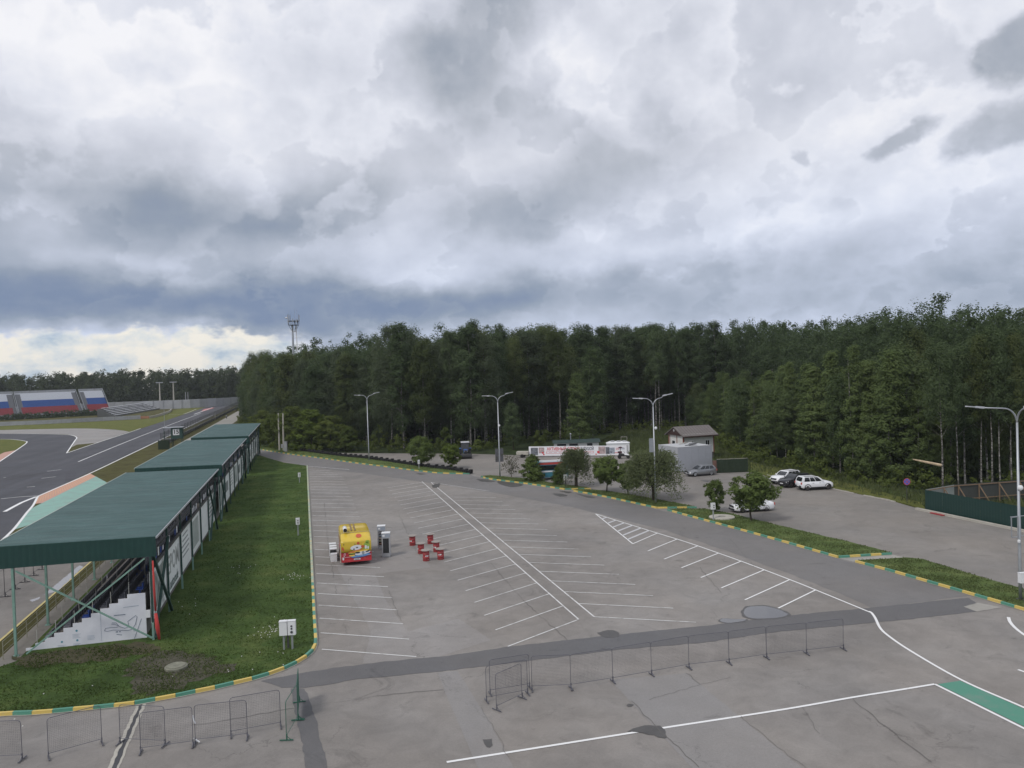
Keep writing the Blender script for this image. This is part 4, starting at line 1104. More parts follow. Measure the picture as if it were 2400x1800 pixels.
DW = mat('print_white', (.70, .72, .74), .4); DG = mat('print_lettuce', (.30, .44, .06), .4, var=.3, vscale=8); DO = mat('print_bun', (.60, .22, .05), .4, var=.2, vscale=8); DT = mat('print_tomato', (.55, .10, .04), .4)
DB = mat('print_blue', (.04, .22, .52), .4); DK = mat('print_dark', (.03, .03, .04), .4); DC = mat('print_cheese', (.78, .55, .08), .4); DGY = mat('print_grey', (.27, .30, .30), .4)
disc('print_blue', 1375, 1155, 235, 38, DB, 1, .1); disc('print_bread', 1270, 945, 140, 62, DW, 1, .08); disc('print_spot', 1290, 945, 30, 14, DK, 2); disc('print_spot', 1215, 980, 22, 16, DK, 2); disc('print_lettuce', 1520, 930, 80, 110, DG, 1, -.2)
disc('print_leaf', 1540, 820, 45, 40, DG, 1); disc('print_egg', 1500, 950, 26, 50, DW, 2); disc('print_egg', 1555, 965, 18, 40, DW, 2); disc('print_slice', 1430, 930, 45, 32, DT, 2); disc('print_bacon', 1300, 1020, 130, 18, DO, 2, .12); disc('print_cheese', 1390, 1040, 190, 22, DC, 2, .1)
disc('print_bun', 1155, 1068, 78, 36, DO, 3); disc('print_bun', 1165, 1135, 70, 22, DC, 3); disc('print_patty', 1160, 1100, 74, 18, DK, 4); disc('print_lettuce', 1158, 1085, 76, 10, DG, 5)
disc('print_car', 1420, 1090, 190, 42, DW, 3, .12); disc('print_car', 1300, 1075, 60, 22, DK, 4); disc('print_car', 1430, 1085, 34, 42, DGY, 5); disc('print_car', 1540, 1060, 60, 16, DK, 4, .3); disc('print_tomato', 1320, 840, 36, 34, DT, 2); disc('print_sausage', 950, 955, 24, 52, DT, 2, .3); disc('print_spot', 975, 850, 10, 14, DK, 2); disc('print_spot', 1240, 858, 14, 9, DK, 2)
disc('print_ring', 985, 1110, 20, 45, DW, 2, -.3); disc('print_ring', 982, 1110, 12, 34, TRED, 3, -.3); disc('print_badge', 955, 1205, 22, 38, DW, 2)
disc('tail_light', 1090, 1245, 18, 14, mat('tail_light_red', (.5, .12, .10), .25), 9, par=FT); disc('tail_light', 1470, 1222, 18, 14, MATS['tail_light_red'], 9, par=FT)
b = MB(); x, z = fz(1283, 1232); b.box(x - .27, x + .27, -.085, -.062, z - .055, z + .055); npl = b.build('number_plate', BOXW, FT)
for k in range(6): b = MB(); b.box(x - .2 + .065 * k, x - .16 + .065 * k, -.09, -.0855, z - .03, z + .03); b.build('plate_mark', BLACK, npl)
b = MB(); b.bar((-1.22, -.03, .72), (1.22, -.03, .82), .01, .02); b.build('trim_strip', DW, FT)
for z0_, z1_ in ((1.105, 1.125),): b = MB(); b.box(-1.24, 1.24, -.008, .004, z0_, z1_); b.build('seam', DK, FT)
for x in (-.42, .42): b = MB(); b.box(x - .006, x + .006, -.006, .006, 1.14, 1.95); b.build('panel_seam', mat('seam_dark_yellow', (.30, .21, .03), .6), body)  # dark yellow lines along the panel joints
b = MB(); b.bar((-1.2, .97, 2.60), (1.2, .97, 2.60), .05, .03); b.build('roof_ridge', mat('ridge_trim', (.60, .50, .22), .5), body)
for x in (-1.262, 1.262): b = MB(); b.box(x - .004, x + .004, 2.5, 4.3, .32, .78); b.build('wheel_arch', BLACK, FT)
# on the roof: tomato print, stripes, flue
bz = lambda y: 2.14 + (y - .14) / .72 * .40
tm = MB(); n = 18; tm.add([(.25 + .24 * math.cos(2 * math.pi * i / n), .50 + .22 * math.sin(2 * math.pi * i / n), bz(.50 + .22 * math.sin(2 * math.pi * i / n)) + .03) for i in range(n)], [tuple(range(n))]); tm.build('print_tomato', DT, body)
for x in (-.28, .02):
    b = MB(); b.bar((x, 1.7, 2.61), (x, 4.6, 2.635), .12, .03); b.build('roof_stripe', mat('roof_stripe_brown', (.20, .13, .07), .7), body)
b = MB(); b.bar((-.28, 3.0, 2.64), (.02, 3.0, 2.64), .04, .02); b.build('roof_stripe', MATS['roof_stripe_brown'], body)
b = MB(); b.tube([(-.85, 1.5, 2.5), (-.85, 1.5, 2.9)], .15, 12); b.tube([(-.85, 1.75, 2.90), (-.84, .75, 2.86)], .17, 14); fl = b.build('flue', BOXW, FT, True)
b = MB(); b.tube([(-.84, .76, 2.86), (-.838, .72, 2.858)], .155, 14); b.build('flue_mouth', BLACK, fl)
b = MB(); b.box(-1.33, -1.27, .1, 4.0, .4, .55); b.box(-1.36, -1.28, 1.0, 3.4, 1.9, 1.96); b.build('side_shelf', TIMBER, FT)
b = MB(); b.bar((-1.32, .05, .3), (-1.30, .05, 1.9), .06); b.build('side_board', mat('pale_board', (.55, .45, .36), .7), FT)
b = MB(); b.box(1.251, 1.262, 1.2, 5.4, 1.25, 2.15); b.build('serving_hatch', BLACK, FT)
# drinks coolers
for (u, v), lab, rz, full in (((896, 1287), 'tall drinks cooler with filled shelves, behind the other one', -.02, 1), ((907, 1306), 'tall grey drinks cooler with dark glass door nearest the trailer rear', -.06, 0)):
    p = G(u, v); t = thing('drinks_cooler', lab, 'drinks cooler', (p.x, p.y + .3, 0), rz - .12, 'drinks coolers beside the trailer')
    b = MB(); b.box(-.36, .36, -.3, .35, .08, 2.08); b.box(-.33, .33, -.27, .3, 0, .08); b.build('body', mat('cooler_grey', (.44, .46, .47), .4, .2), t)
    b = MB(); b.box(-.37, .37, -.33, .36, 2.08, 2.13); b.build('top', BOXW, t)
    b = MB(); b.box(-.35, .35, -.335, -.302, .33, 1.72); d = b.build('door', BOXG, t); b = MB(); b.box(-.26, .26, -.342, -.336, .38, 1.66); b.build('door_glass', GLASS, d)
    b = MB(); b.box(-.35, .35, -.33, -.302, 1.73, 2.05); b.build('header', mat('header_panel', (.30, .34, .40), .4), t); b = MB(); b.box(-.28, -.08, -.337, -.331, 1.82, 1.98); b.build('header_label', BOXW, t)
    b = MB(); b.box(-.34, .34, -.32, -.302, .09, .3); b.build('grille', BOXG, t)
    if full:
        for r_ in range(5):
            b = MB(); b.box(-.25, .25, -.350, -.343, .45 + .25 * r_, .60 + .25 * r_); b.build('shelf_row', mat('bottles_%d' % r_, ((.20, .12, .08), (.16, .17, .13), (.22, .2, .18), (.12, .14, .17), (.18, .18, .2))[r_], .4, var=.5, vscale=14), d)
p = G(783, 1315)
for i, (dx, dy, sx, sy, sz, lab, m) in enumerate(((.0, .0, .52, .5, .62, 'white chest box nearest in the row left of the trailer', BOXW), (-.02, .62, .55, .55, .95, 'white box with black liner behind the chest left of the trailer', BOXW), (.0, 1.35, .55, .5, 1.0, 'third white box in the row left of the trailer', BOXW), (-.03, 2.2, .58, .5, 1.05, 'farthest white box in the row left of the trailer', BOXW))):
    t = thing('storage_box', lab, 'box', (p.x + dx, p.y + dy, 0), -.05, 'white boxes left of the trailer')
    b = MB(); b.box(-sx / 2, sx / 2, -sy / 2, sy / 2, 0, sz); b.build('body', m, t)
    b = MB(); b.box(-sx / 2 - .02, sx / 2 + .02, -sy / 2 - .02, sy / 2 + .02, sz, sz + .05); b.build('lid', mat('lid_white', (.78, .8, .84), .3), t)
    if i == 0: b = MB(); b.box(-.2, .2, -.262, -.252, .1, .45); b.build('front_panel', BOXW, t)
    if i == 1: b = MB(); b.box(-.27, .28, -.30, -.277, .62, .9); b.build('liner', BLACK, t)

# ------------------------------------------------------------------ cars
def car(name, label, front_px, rear_px, near, paint, L=4.3, W=1.8, H=1.70, wb=2.67, fo=.82, kind='suv', clad=True, dark_roof=False, rim=STEEL, flip=None):
    """front_px / rear_px: where the two near-side wheels touch the ground"""
    f, r = G(*front_px), G(*rear_px); d = (f - r); d.normalize()
    left = Vector((-d.y, d.x, 0)); side = left if near == 'L' else -left
    mid = (f + r) / 2 - side * (W / 2 - .06)
    t = thing(name, label, 'car', (mid.x, mid.y, .006), math.atan2(d.y, d.x), 'cars parked beside the wood')
    hw = W / 2; xf = wb / 2 + fo; xr = xf - L; wr = .365 if kind == 'suv' else .32
    belt = {'suv': 1.10, 'sedan': .92, 'estate': .95}[kind]; hood = {'suv': 1.06, 'sedan': .80, 'estate': .84}[kind]; zb = {'suv': .27, 'sedan': .19, 'estate': .2}[kind]
    if kind == 'sedan': deck = .98
    elif kind == 'estate': deck = .98
    else: deck = 1.13
    st_ = [(xr, hw * .80, zb + .22, deck - .25), (xr + .06, hw * .90, zb + .10, deck - .06), (xr + .3, hw * .97, zb + .02, deck), (xr + .8, hw, zb, belt + .03), (-.3, hw, zb, belt), (wb / 2 - .75, hw, zb, belt - .02), (wb / 2 - .35, hw * .99, zb, hood + .04),
           (wb / 2 + .2, hw * .98, zb, hood), (xf - .3, hw * .95, zb + .02, hood - .10), (xf - .08, hw * .88, zb + .06, hood - .24), (xf, hw * .74, zb + .14, hood - .36)]
    rings = []
    for x, w_, z0, z1 in st_:
        zm = z0 + (z1 - z0) * .55
        rings.append([(x, -w_ * .93, z0), (x, -w_, z0 + .12), (x, -w_ * 1.0, zm), (x, -w_ * .965, z1 - .08), (x, -w_ * .86, z1), (x, w_ * .86, z1), (x, w_ * .965, z1 - .08), (x, w_, zm), (x, w_, z0 + .12), (x, w_ * .93, z0)])
    b = MB(); b.loft(rings); body = b.build('body', paint, t, True)
    # cabin
    x0, x1, r0_, r1_ = {'suv': (xr + .10, wb / 2 - .46, xr + .34, wb / 2 - 1.16), 'sedan': (xr + .52, wb / 2 - .42, xr + 1.32, wb / 2 - 1.30), 'estate': (xr + .12, wb / 2 - .40, xr + .50, wb / 2 - 1.28)}[kind]
    a, c = hw * .92, hw * (.76 if kind == 'suv' else .70)
    base = [(x0, -a, belt - .04), (x1, -a, belt - .06), (x1, a, belt - .06), (x0, a, belt - .04)]
    mid_ = [(x0 + (r0_ - x0) * .5, -(a + c) / 2 - .04, (belt + H) / 2), (x1 + (r1_ - x1) * .5, -(a + c) / 2 - .04, (belt + H) / 2), (x1 + (r1_ - x1) * .5, (a + c) / 2 + .04, (belt + H) / 2), (x0 + (r0_ - x0) * .5, (a + c) / 2 + .04, (belt + H) / 2)]
    top = [(r0_, -c, H - .05), (r1_, -c, H - .05), (r1_, c, H - .05), (r0_, c, H - .05)]
    crown = [(r0_ + .12, -c + .1, H), (r1_ - .15, -c + .1, H - .005), (r1_ - .15, c - .1, H - .005), (r0_ + .12, c - .1, H)]
    b = MB(); b.loft([base, mid_, top, crown]); b.build('cabin', paint, t)
    if dark_roof: b = MB(); b.box(r0_ + .1, r1_ - .1, -c + .12, c - .12, H - .002, H + .012); b.build('roof_panel', BLACK, t)

    def quad(fr, u0, u1, v0, v1, name_, m, off):
        # fr: function (u, v) -> point on the cabin face
        P4 = [Vector(fr(u, v)) for u, v in ((u0, v0), (u1, v0), (u1, v1), (u0, v1))]; nrm = (P4[1] - P4[0]).cross(P4[3] - P4[0]).normalized() * off
        b = MB(); b.add([p + nrm for p in P4], [(0, 1, 2, 3)]); return b.build(name_, m, t)

    def face(p, q, s, u):
        return lambda uu, vv: (Vector(p).lerp(Vector(q), uu)).lerp(Vector(s).lerp(Vector(u), uu), vv)
    lo, hi = base, top
    bulge = .045
    for i, j, nm, spans in ((1, 2, 'windscreen', ((.06, .94),)), (3, 0, 'rear_window', ((.10, .90),)), (0, 1, 'side_window', ((.10, .36), (.39, .62), (.65, .90)) if kind != 'sedan' else ((.2, .50), (.53, .86))), (2, 3, 'side_window', ((.10, .35), (.38, .61), (.64, .90)) if kind != 'sedan' else ((.14, .47), (.50, .8)))):
        for s0, s1 in spans:
            for half in (0, 1):
                A_, B_ = (lo, mid_) if half == 0 else (mid_, hi)
                v0, v1 = (.18, 1.0) if half == 0 else (0.0, .82)
                quad(face(A_[i], A_[j], B_[i], B_[j]), s0, s1, v0, v1, nm, GLASS, .008)
    # wheels
    arch = MB()
    for sx in (wb / 2, -wb / 2):
        for sy in (-1, 1):
            b = MB(); b.tube([(sx, sy * (hw - .21), wr), (sx, sy * (hw - .015), wr)], wr, 20); ty = b.build('wheel', RUBBER, t)
            b = MB(); b.tube([(sx, sy * (hw - .02), wr), (sx, sy * (hw + .0), wr)], wr * .66, 14); rm = b.build('rim', rim, ty)
            for k in range(5):
                an = 2 * math.pi * k / 5; b = MB(); b.bar((sx + .06 * math.cos(an), sy * (hw + .004), wr + .06 * math.sin(an)), (sx + wr * .62 * math.cos(an), sy * (hw + .004), wr + wr * .62 * math.sin(an)), .05, .012); b.build('spoke', rim, rm)
            n = 14; vs = []
            for i in range(n + 1):
                an = math.pi * (-.08 + 1.16 * i / n)
                for rr in (wr * .99, wr * (1.22 if clad else 1.10)): vs.append((sx + rr * math.cos(an), sy * (hw + .006), wr + rr * math.sin(an)))
            ar = MB(); ar.add(vs, [(2 * i, 2 * i + 1, 2 * i + 3, 2 * i + 2) for i in range(n)]); ar.build('wheel_arch', BLACK, t)
    for sy in (-1, 1):
        b = MB(); b.box(-wb / 2 + wr * 1.1, wb / 2 - wr * 1.1, sy * (hw + .004) - .008, sy * (hw + .004) + .008, zb, zb + (.16 if clad else .06)); b.build('sill', BLACK, t)
        b = MB(); b.bar((wb / 2 - .78, sy * (hw * .90), belt + .02), (wb / 2 - .72, sy * (hw + .16), belt + .06), .10, .13); b.build('mirror', paint, t)
        b = MB(); b.loft([[(xf - .33, sy * hw * .955, hood - .26), (xf - .33, sy * hw * .955, hood - .13), (xf - .34, sy * hw * .93, hood - .12), (xf - .34, sy * hw * .93, hood - .26)], [(xf - .05, sy * hw * .62, hood - .40), (xf - .05, sy * hw * .62, hood - .29), (xf - .10, sy * hw * .6, hood - .28), (xf - .1, sy * hw * .6, hood - .4)]])
        b.build('headlight', CHROME, t)
        b = MB(); b.box(xr - .015, xr + .10, sy * hw * .83 - .07, sy * hw * .83 + .09 * (1 if sy > 0 else 1), deck - .34, deck - .08); b.build('tail_light', MATS['tail_light_red'], t)
        for xx in (.28, -.62): b = MB(); b.box(xx - .09, xx + .09, sy * (hw + .006) - .012, sy * (hw + .006) + .012, belt - .20, belt - .17); b.build('door_handle', paint if not clad else BLACK, t)
    b = MB(); b.box(xf - .04, xf + .015, -hw * .52, hw * .52, zb + .36, zb + .56); b.build('grille', BLACK, t)
    b = MB(); b.box(xf - .10, xf + .012, -hw * .7, hw * .7, zb + .06, zb + .22); b.build('front_bumper', BLACK, t)
    b = MB(); b.box(xr - .015, xr + .1, -hw * .78, hw * .78, zb + .08, zb + (.34 if clad else .2)); b.build('rear_bumper', BLACK, t)
    for xx in (xf + .016, xr - .02): b = MB(); b.box(xx - .005, xx + .005, -.26, .26, zb + .24, zb + .35); b.build('number_plate', BOXW, t)
    if kind != 'sedan':
        for sy in (-1, 1): b = MB(); b.bar((r0_ + .15, sy * (c - .03), H + .03), (r1_ - .2, sy * (c - .03), H + .02), .04, .04); b.build('roof_rail', STEELD if kind == 'suv' else STEEL, t)
    return t


CW = mat('car_white', (.78, .79, .81), .2, spec=.6); CS = mat('car_silver', (.30, .31, .32), .28, .7); CB = mat('car_black', (.016, .017, .02), .15, spec=.7)
DRIM = mat('dark_rim', (.08, .07, .07), .4, .5)
car('parked_suv', 'white boxy crossover seen from its side and rear, nearest the verge', (1941, 1147.6), (1893, 1150.3), 'R', CW, kind='suv', rim=DRIM)
car('parked_suv', 'white crossover with black glasshouse parked farthest left of the three', (1832, 1136.5), (1872, 1131), 'L', CW, L=4.27, H=1.64, wb=2.59, kind='suv', dark_roof=False, rim=BLACK)
car('parked_suv', 'black crossover squeezed between the two white ones', (1853, 1144), (1893, 1139), 'L', CB, L=4.3, H=1.60, wb=2.62, kind='suv', clad=False, rim=DRIM)
car('parked_sedan', 'white saloon half hidden behind the little chestnut tree', (1740, 1202.5), (1797.5, 1198.5), 'L', CW, L=4.64, W=1.8, H=1.44, wb=2.70, fo=.9, kind='sedan', clad=False, rim=DRIM)
car('parked_estate', 'silver estate car parked in front of the grey metal kiosk', (1629, 1117.3), (1668, 1114.2), 'L', CS, L=4.5, W=1.78, H=1.49, wb=2.65, fo=.9, kind='estate', clad=False)

# minibus behind the bushes
p, q = G(1262, 1126), G(1312, 1123.5); d = (p - q).normalized()
t = thing('minibus', 'blue and red minibus behind the bushes on the verge', 'minibus', tuple((p + q) / 2 + Vector((.3, 1.0, 0))), math.atan2(d.y, d.x))
prof = [(-2.7, .35), (-2.75, 1.2), (-2.65, 2.35), (-2.4, 2.55), (1.6, 2.55), (2.0, 2.35), (2.55, 1.45), (2.75, 1.2), (2.85, .7), (2.8, .35)]
b = MB(); b.loft([[(x, y * (.93 if z > 2.0 else 1), z) for x, z in prof] for y in (-.98, 0, .98)]); body = b.build('body', mat('teal_blue_paint', (.05, .20, .27), .3), t)
for s in (-1, 1):
    b = MB(); b.add([(-2.4, s * .992, 1.45), (1.75, s * .992, 1.45), (1.45, s * .95, 2.1), (-2.3, s * .95, 2.1)], [(0, 1, 2, 3)]); b.build('side_window', GLASS, t)
    b = MB(); b.add([(1.0, s * 1.0, .5), (1.9, s * 1.0, 1.35), (-2.5, s * 1.0, 1.3), (-2.5, s * 1.0, 1.18), (1.3, s * 1.0, 1.1), (.7, s * 1.0, .5)], [(0, 1, 2, 3, 4, 5)]); b.build('white_swoosh', CW, t)
    b = MB(); b.add([(-2.0, s * .935, 2.52), (1.5, s * .935, 2.52), (1.9, s * .955, 2.2), (-2.2, s * .955, 2.2)], [(0, 1, 2, 3)]); b.build('red_band', mat('minibus_red', (.42, .06, .05), .4), t)
    for x in (1.75, -1.6):
        b = MB(); b.tube([(x, s * .78, .36), (x, s * 1.005, .36)], .36, 16); wl = b.build('wheel', RUBBER, t); b = MB(); b.tube([(x, s * .99, .36), (x, s * 1.012, .36)], .2, 12); b.build('rim', STEEL, wl)
b = MB(); b.add([(2.02, -.82, 2.32), (2.50, -.88, 1.52), (2.50, .88, 1.52), (2.02, .82, 2.32)], [(0, 1, 2, 3)]); b.build('windscreen', GLASS, t)
b = MB(); b.box(-2.2, 1.3, -.75, .75, 2.551, 2.68); b.build('roof_box', CW, t)
b = MB(); b.box(2.6, 2.9, -.95, .95, .35, .75); b.build('front_bumper', BLACK, t)

# tractor with a front brush
p = G(1091, 1071.5); t = thing('tractor', 'blue tractor facing the camera at the far edge of the lot', 'tractor', (p.x, p.y, 0), math.atan2(CAM.y - p.y, CAM.x - p.x) + .05)
TB = mat('tractor_blue', (.05, .12, .36), .4)
b = MB(); b.box(.2, 2.1, -.36, .36, .9, 1.55); b.build('bonnet', TB, t); b = MB(); b.box(2.1, 2.14, -.34, .34, .85, 1.5); b.build('radiator_grille', BLACK, t)
b = MB(); b.loft([[(-1.25, -.75, 1.3), (.2, -.75, 1.3), (.2, .75, 1.3), (-1.25, .75, 1.3)], [(-1.15, -.68, 2.75), (.1, -.68, 2.75), (.1, .68, 2.75), (-1.15, .68, 2.75)]]); cb = b.build('cab', STEELD, t)
b = MB(); b.add([(.206, -.64, 1.62), (.206, .64, 1.62), (.13, .6, 2.6), (.13, -.6, 2.6)], [(0, 1, 2, 3)]); b.build('windscreen', GLASS, cb)
b = MB(); b.box(-1.3, .25, -.8, .8, 2.75, 2.9); b.build('cab_roof', CW, cb)
for s in (-1, 1):
    b = MB(); b.tube([(-.7, s * .62, .8), (-.7, s * 1.05, .8)], .8, 18); b.build('rear_wheel', RUBBER, t)
    b = MB(); b.tube([(1.6, s * .62, .45), (1.6, s * .9, .45)], .45, 16); b.build('front_wheel', RUBBER, t)
    b = MB(); b.box(-1.2, -.1, s * .6 if s > 0 else -1.1, 1.1 if s > 0 else -.6, 1.55, 1.68); b.build('mudguard', TB, t)
    b = MB(); b.tube([(2.12, s * .24, 1.35), (2.17, s * .24, 1.35)], .09, 10); b.build('headlight', CHROME, t)
b = MB(); b.tube([(2.9, -1.0, .42), (2.9, 1.0, .42)], .38, 14); b.build('front_brush', BLACK, t); b = MB(); b.box(2.3, 3.1, -1.05, 1.05, .75, .85); b.bar((2.1, 0, .5), (2.6, 0, .7), .2); b.build('brush_guard', STEELD, t)

# small box trailer left of the banner
p = G(1226, 1072); t = thing('cargo_trailer', 'small grey cargo trailer left of the long banner', 'trailer', (p.x, p.y, 0), -.5)
b = MB(); b.box(-1.1, 1.1, -.7, .7, .55, 1.1); b.build('bed', CONCL, t); b = MB(); b.bar((1.1, 0, .5), (2.3, 0, .45), .1); b.build('drawbar', STEELD, t)
for s in (-1, 1): b = MB(); b.tube([(0, s * .62, .33), (0, s * .82, .33)], .33, 14); b.build('wheel', RUBBER, t)

# long printed banner wall
a, c = G(1240, 1071.5), G(1469.5, 1069.5); d = c - a; LB = d.length; HB = 1.95
t = thing('banner_wall', 'long white banner wall with red and black Cyrillic slogan', 'banner', (a.x, a.y, 0), math.atan2(d.y, d.x))
b = MB(); b.box(0, LB, 0, .08, .22, HB); bn = b.build('panel', mat('banner_white', (.80, .80, .83), .5), t)
b = MB(); b.box(LB + .002, LB + .05, .02, 1.6, .15, HB + .02); b.build('end_panel', BOXG, t)
for k in range(9): b = MB(); b.bar((LB * k / 8, .14, 0), (LB * k / 8, .14, HB - .05), .07); b.build('post', STEELD, t)
RB = mat('banner_red', (.62, .045, .06), .5); DBL = mat('banner_navy', (.045, .05, .085), .5)
sx = LB / (1985 - 283)


def bx_(x): return (x - 283) * sx


def letters(body, x0, x1, m, z=1.42, size=.78):
    me = textmesh(body, size, bold=.014); xs = [v.co.x for v in me.vertices]; o = finish('lettering', me, m, bn); k = (bx_(x1) - bx_(x0)) / (max(xs) - min(xs)); o.scale = (k, 1, 1)
    o.rotation_euler = (math.pi / 2, 0, 0); o.location = ((bx_(x0) + bx_(x1)) / 2, -.012, z)


letters('АКТИВНЫЙ ОТДЫХ', 602, 1185, RB); letters('С ДУШОЙ', 1195, 1420, DBL)
for z0, z1 in ((.62, .66), (.96, 1.0)): b = MB(); b.box(bx_(592), bx_(1414), -.012, -.003, z0, z1); b.build('red_rule', RB, bn)
for k in range(9): b = MB(); x = bx_(640 + 85 * k); b.box(x, x + .55, -.012, -.003, .765, .85); b.build('small_print', mat('banner_pink', (.62, .42, .44), .5), bn)
for x in (592, 1408): b = MB(); b.box(bx_(x), bx_(x) + .07, -.0115, -.003, .62, 1.0); b.build('red_rule', RB, bn)
PH = mat('photo_print', (.14, .15, .17), .5, var=.8, vscale=2.2); PH2 = mat('photo_print_warm', (.46, .36, .36), .5, var=.6, vscale=2.2); PH3 = mat('photo_print_cool', (.34, .38, .44), .5, var=.5, vscale=2)
for x0, x1, z0, z1, m in ((318, 445, .38, 1.72, PH), (460, 555, .7, 1.75, PH2), (1500, 1620, .5, 1.8, PH2), (1625, 1690, .45, 1.7, PH), (1690, 1780, .5, 1.6, PH3)):
    b = MB(); b.box(bx_(x0), bx_(x1), -.012, -.003, z0, z1); b.build('photo_print', m, bn)
for x0, z0, s_ in ((535, .34, .25), (1478, .60, .42), (1448, .32, .22), (515, .62, .3)): b = MB(); b.box(bx_(x0), bx_(x0) + s_, -.018, -.013, z0, z0 + s_); b.build('red_square', RB, bn)
for k in range(4): b = MB(); x = bx_(1795 + 16 * k); b.bar((x, -.01, 1.2), (x + .14, -.01, 1.65 - .1 * (k % 2)), .008, .07); b.build('logo_stroke', RB, bn)
for x0, x1, z0, z1, m in ((1862, 1950, 1.28, 1.42, PH3), (1862, 1945, 1.5, 1.58, PH3), (1775, 1900, .62, .72, RB), (1700, 1735, .62, .95, PH)): b = MB(); b.box(bx_(x0), bx_(x1), -.012, -.003, z0, z1); b.build('print_block', m, bn)

# huts behind the banner
p0, p1 = G(1300, 1064), G(1404, 1061); d = p1 - p0; ang = math.atan2(d.y, d.x); Lh = d.length
t = thing('site_hut', 'low white hut with dark green roof behind the banner', 'hut', (p0.x, p0.y, 0), ang)
b = MB(); b.box(0, Lh, 0, 2.6, 0, 2.0); b.build('wall', mat('hut_white', (.66, .66, .64), .7), t)
b = MB(); b.add([(-.3, -.4, 2.01), (Lh + .3, -.4, 2.01), (Lh + .3, 3, 2.01), (-.3, 3, 2.01), (-.3, 1.3, 2.45), (Lh + .3, 1.3, 2.6)], [(0, 1, 5, 4), (2, 3, 4, 5), (1, 2, 5), (3, 0, 4), (3, 2, 1, 0)]); b.build('roof', mat('hut_roof', (.016, .036, .032), .6), t)
for x0, x1 in ((.5, 2.2), (2.8, 4.4), (Lh - 2.2, Lh - 1.2)): b = MB(); b.box(x0, x1, -.03, -.002, 1.25, 1.85); b.build('window', GLASS, t)
b = MB(); b.tube([(Lh * .38, 1.5, 2.3), (Lh * .38, 1.5, 3.3)], .09, 8); b.build('flue', STEEL, t); b = MB(); b.lathe([(.05, 0), (.2, .1), (.2, .3), (.05, .4)], 10, (Lh * .38, 1.5, 3.3)); b.build('flue_cap', CHROME, t)
p0, p1 = G(1425, 1063), G(1479, 1062); d = p1 - p0; Lh = d.length
t = thing('white_cabin', 'small white flat cabin behind the right end of the banner', 'cabin', (p0.x, p0.y + .6, 0), math.atan2(d.y, d.x))
b = MB(); b.box(0, Lh, 0, 2.2, 0, 1.8); b.build('wall', BOXW, t); b = MB(); b.loft([[(-.1, -.1, 1.81), (Lh + .1, -.1, 1.81), (Lh + .1, 2.3, 1.81), (-.1, 2.3, 1.81)], [(.6, .6, 2.1), (Lh - .6, .6, 2.1), (Lh - .6, 1.6, 2.1), (.6, 1.6, 2.1)]]); b.build('roof', BOXW, t)
b = MB()
for k in range(3): b.box(.8 + k * 1.1, 1.5 + k * 1.1, .5, 1.2, 2.05, 2.25)
b.build('roof_vent', BOXG, t)
b = MB(); b.bar((Lh - 1.5, 1, 2.0), (Lh - 1.5, 1, 2.9), .06); b.bar((Lh - .4, 1, 2.0), (Lh - .4, 1, 2.9), .06); b.bar((Lh - 1.5, 1, 2.9), (Lh - .4, 1, 2.9), .06); b.build('roof_frame', CONCL, t)
# quad bike in front of the banner end
p = G(1462, 1074.5); t = thing('quad_bike', 'dark quad bike with white fairing at the right end of the banner', 'quad bike', (p.x, p.y, 0), -.35)
for x in (-.75, .75):
    for s in (-1, 1): b = MB(); b.tube([(x, s * .35, .3), (x, s * .55, .3)], .3, 14); b.build('wheel', RUBBER, t)
b = MB(); b.box(-.9, .6, -.28, .28, .4, .7); b.build('frame', BLACK, t); b = MB(); b.loft([[(-.9, -.25, .7), (.1, -.25, .7), (.1, .25, .7), (-.9, .25, .7)], [(-.8, -.18, .92), (0, -.18, .85), (0, .18, .85), (-.8, .18, .92)]]); b.build('seat', BLACK, t)
b = MB(); b.loft([[(.1, -.35, .65), (1.1, -.3, .55), (1.1, .3, .55), (.1, .35, .65)], [(.15, -.25, .95), (.9, -.2, .8), (.9, .2, .8), (.15, .25, .95)]]); b.build('fairing', CW, t)
b = MB(); b.tube([(.2, 0, .9), (.05, 0, 1.2)], .03, 6); b.tube([(.05, -.4, 1.2), (.05, .4, 1.2)], .025, 6); b.build('handlebar', STEELD, t)
b = MB(); b.box(-1.0, -.3, -.25, .25, .95, 1.25); b.tube([(-.6, 0, 1.2), (-.55, 0, 1.9)], .05, 6); b.lathe([(.42, 1.85), (.3, 2.0), (.05, 2.1)], 10, (-.55, 0, 0)); b.build('luggage', mat('dark_maroon', (.06, .02, .03), .7), t)

# grey metal kiosk
a, c = G(1590, 1107.8), G(1670, 1100.8); d = (c - a); Wp = d.length; ang = math.atan2(d.y, d.x)
t = thing('metal_kiosk', 'windowless grey metal box kiosk with junk on its flat roof', 'kiosk', (a.x, a.y, 0), ang)
Dp = 5.5; Hp = 3.72
b = MB(); b.box(.03, Wp - .03, .03, Dp - .03, .1, Hp - .1); b.build('core', PAVI, t)
for k in range(5):
    b = MB(); b.box(Wp * k / 5 + .008, Wp * (k + 1) / 5 - .008, -.01, .028, .12, Hp); b.build('wall_panel', PAVI, t)
    b = MB(); b.box(-.01, .028, Dp * k / 5 + (.008 if k else -.008), Dp * (k + 1) / 5 - .008, .12, Hp); b.build('wall_panel', mat('lit_side_cladding', (.38, .395, .42), .5, .1, var=.05), t)  # cladding copy for the lit left side, light put into its colour
for k in range(3):
    b = MB(); b.box(-.017, -.011, .3, Dp - .3, .9 + k, .94 + k); b.build('panel_joint', BOXG, t)
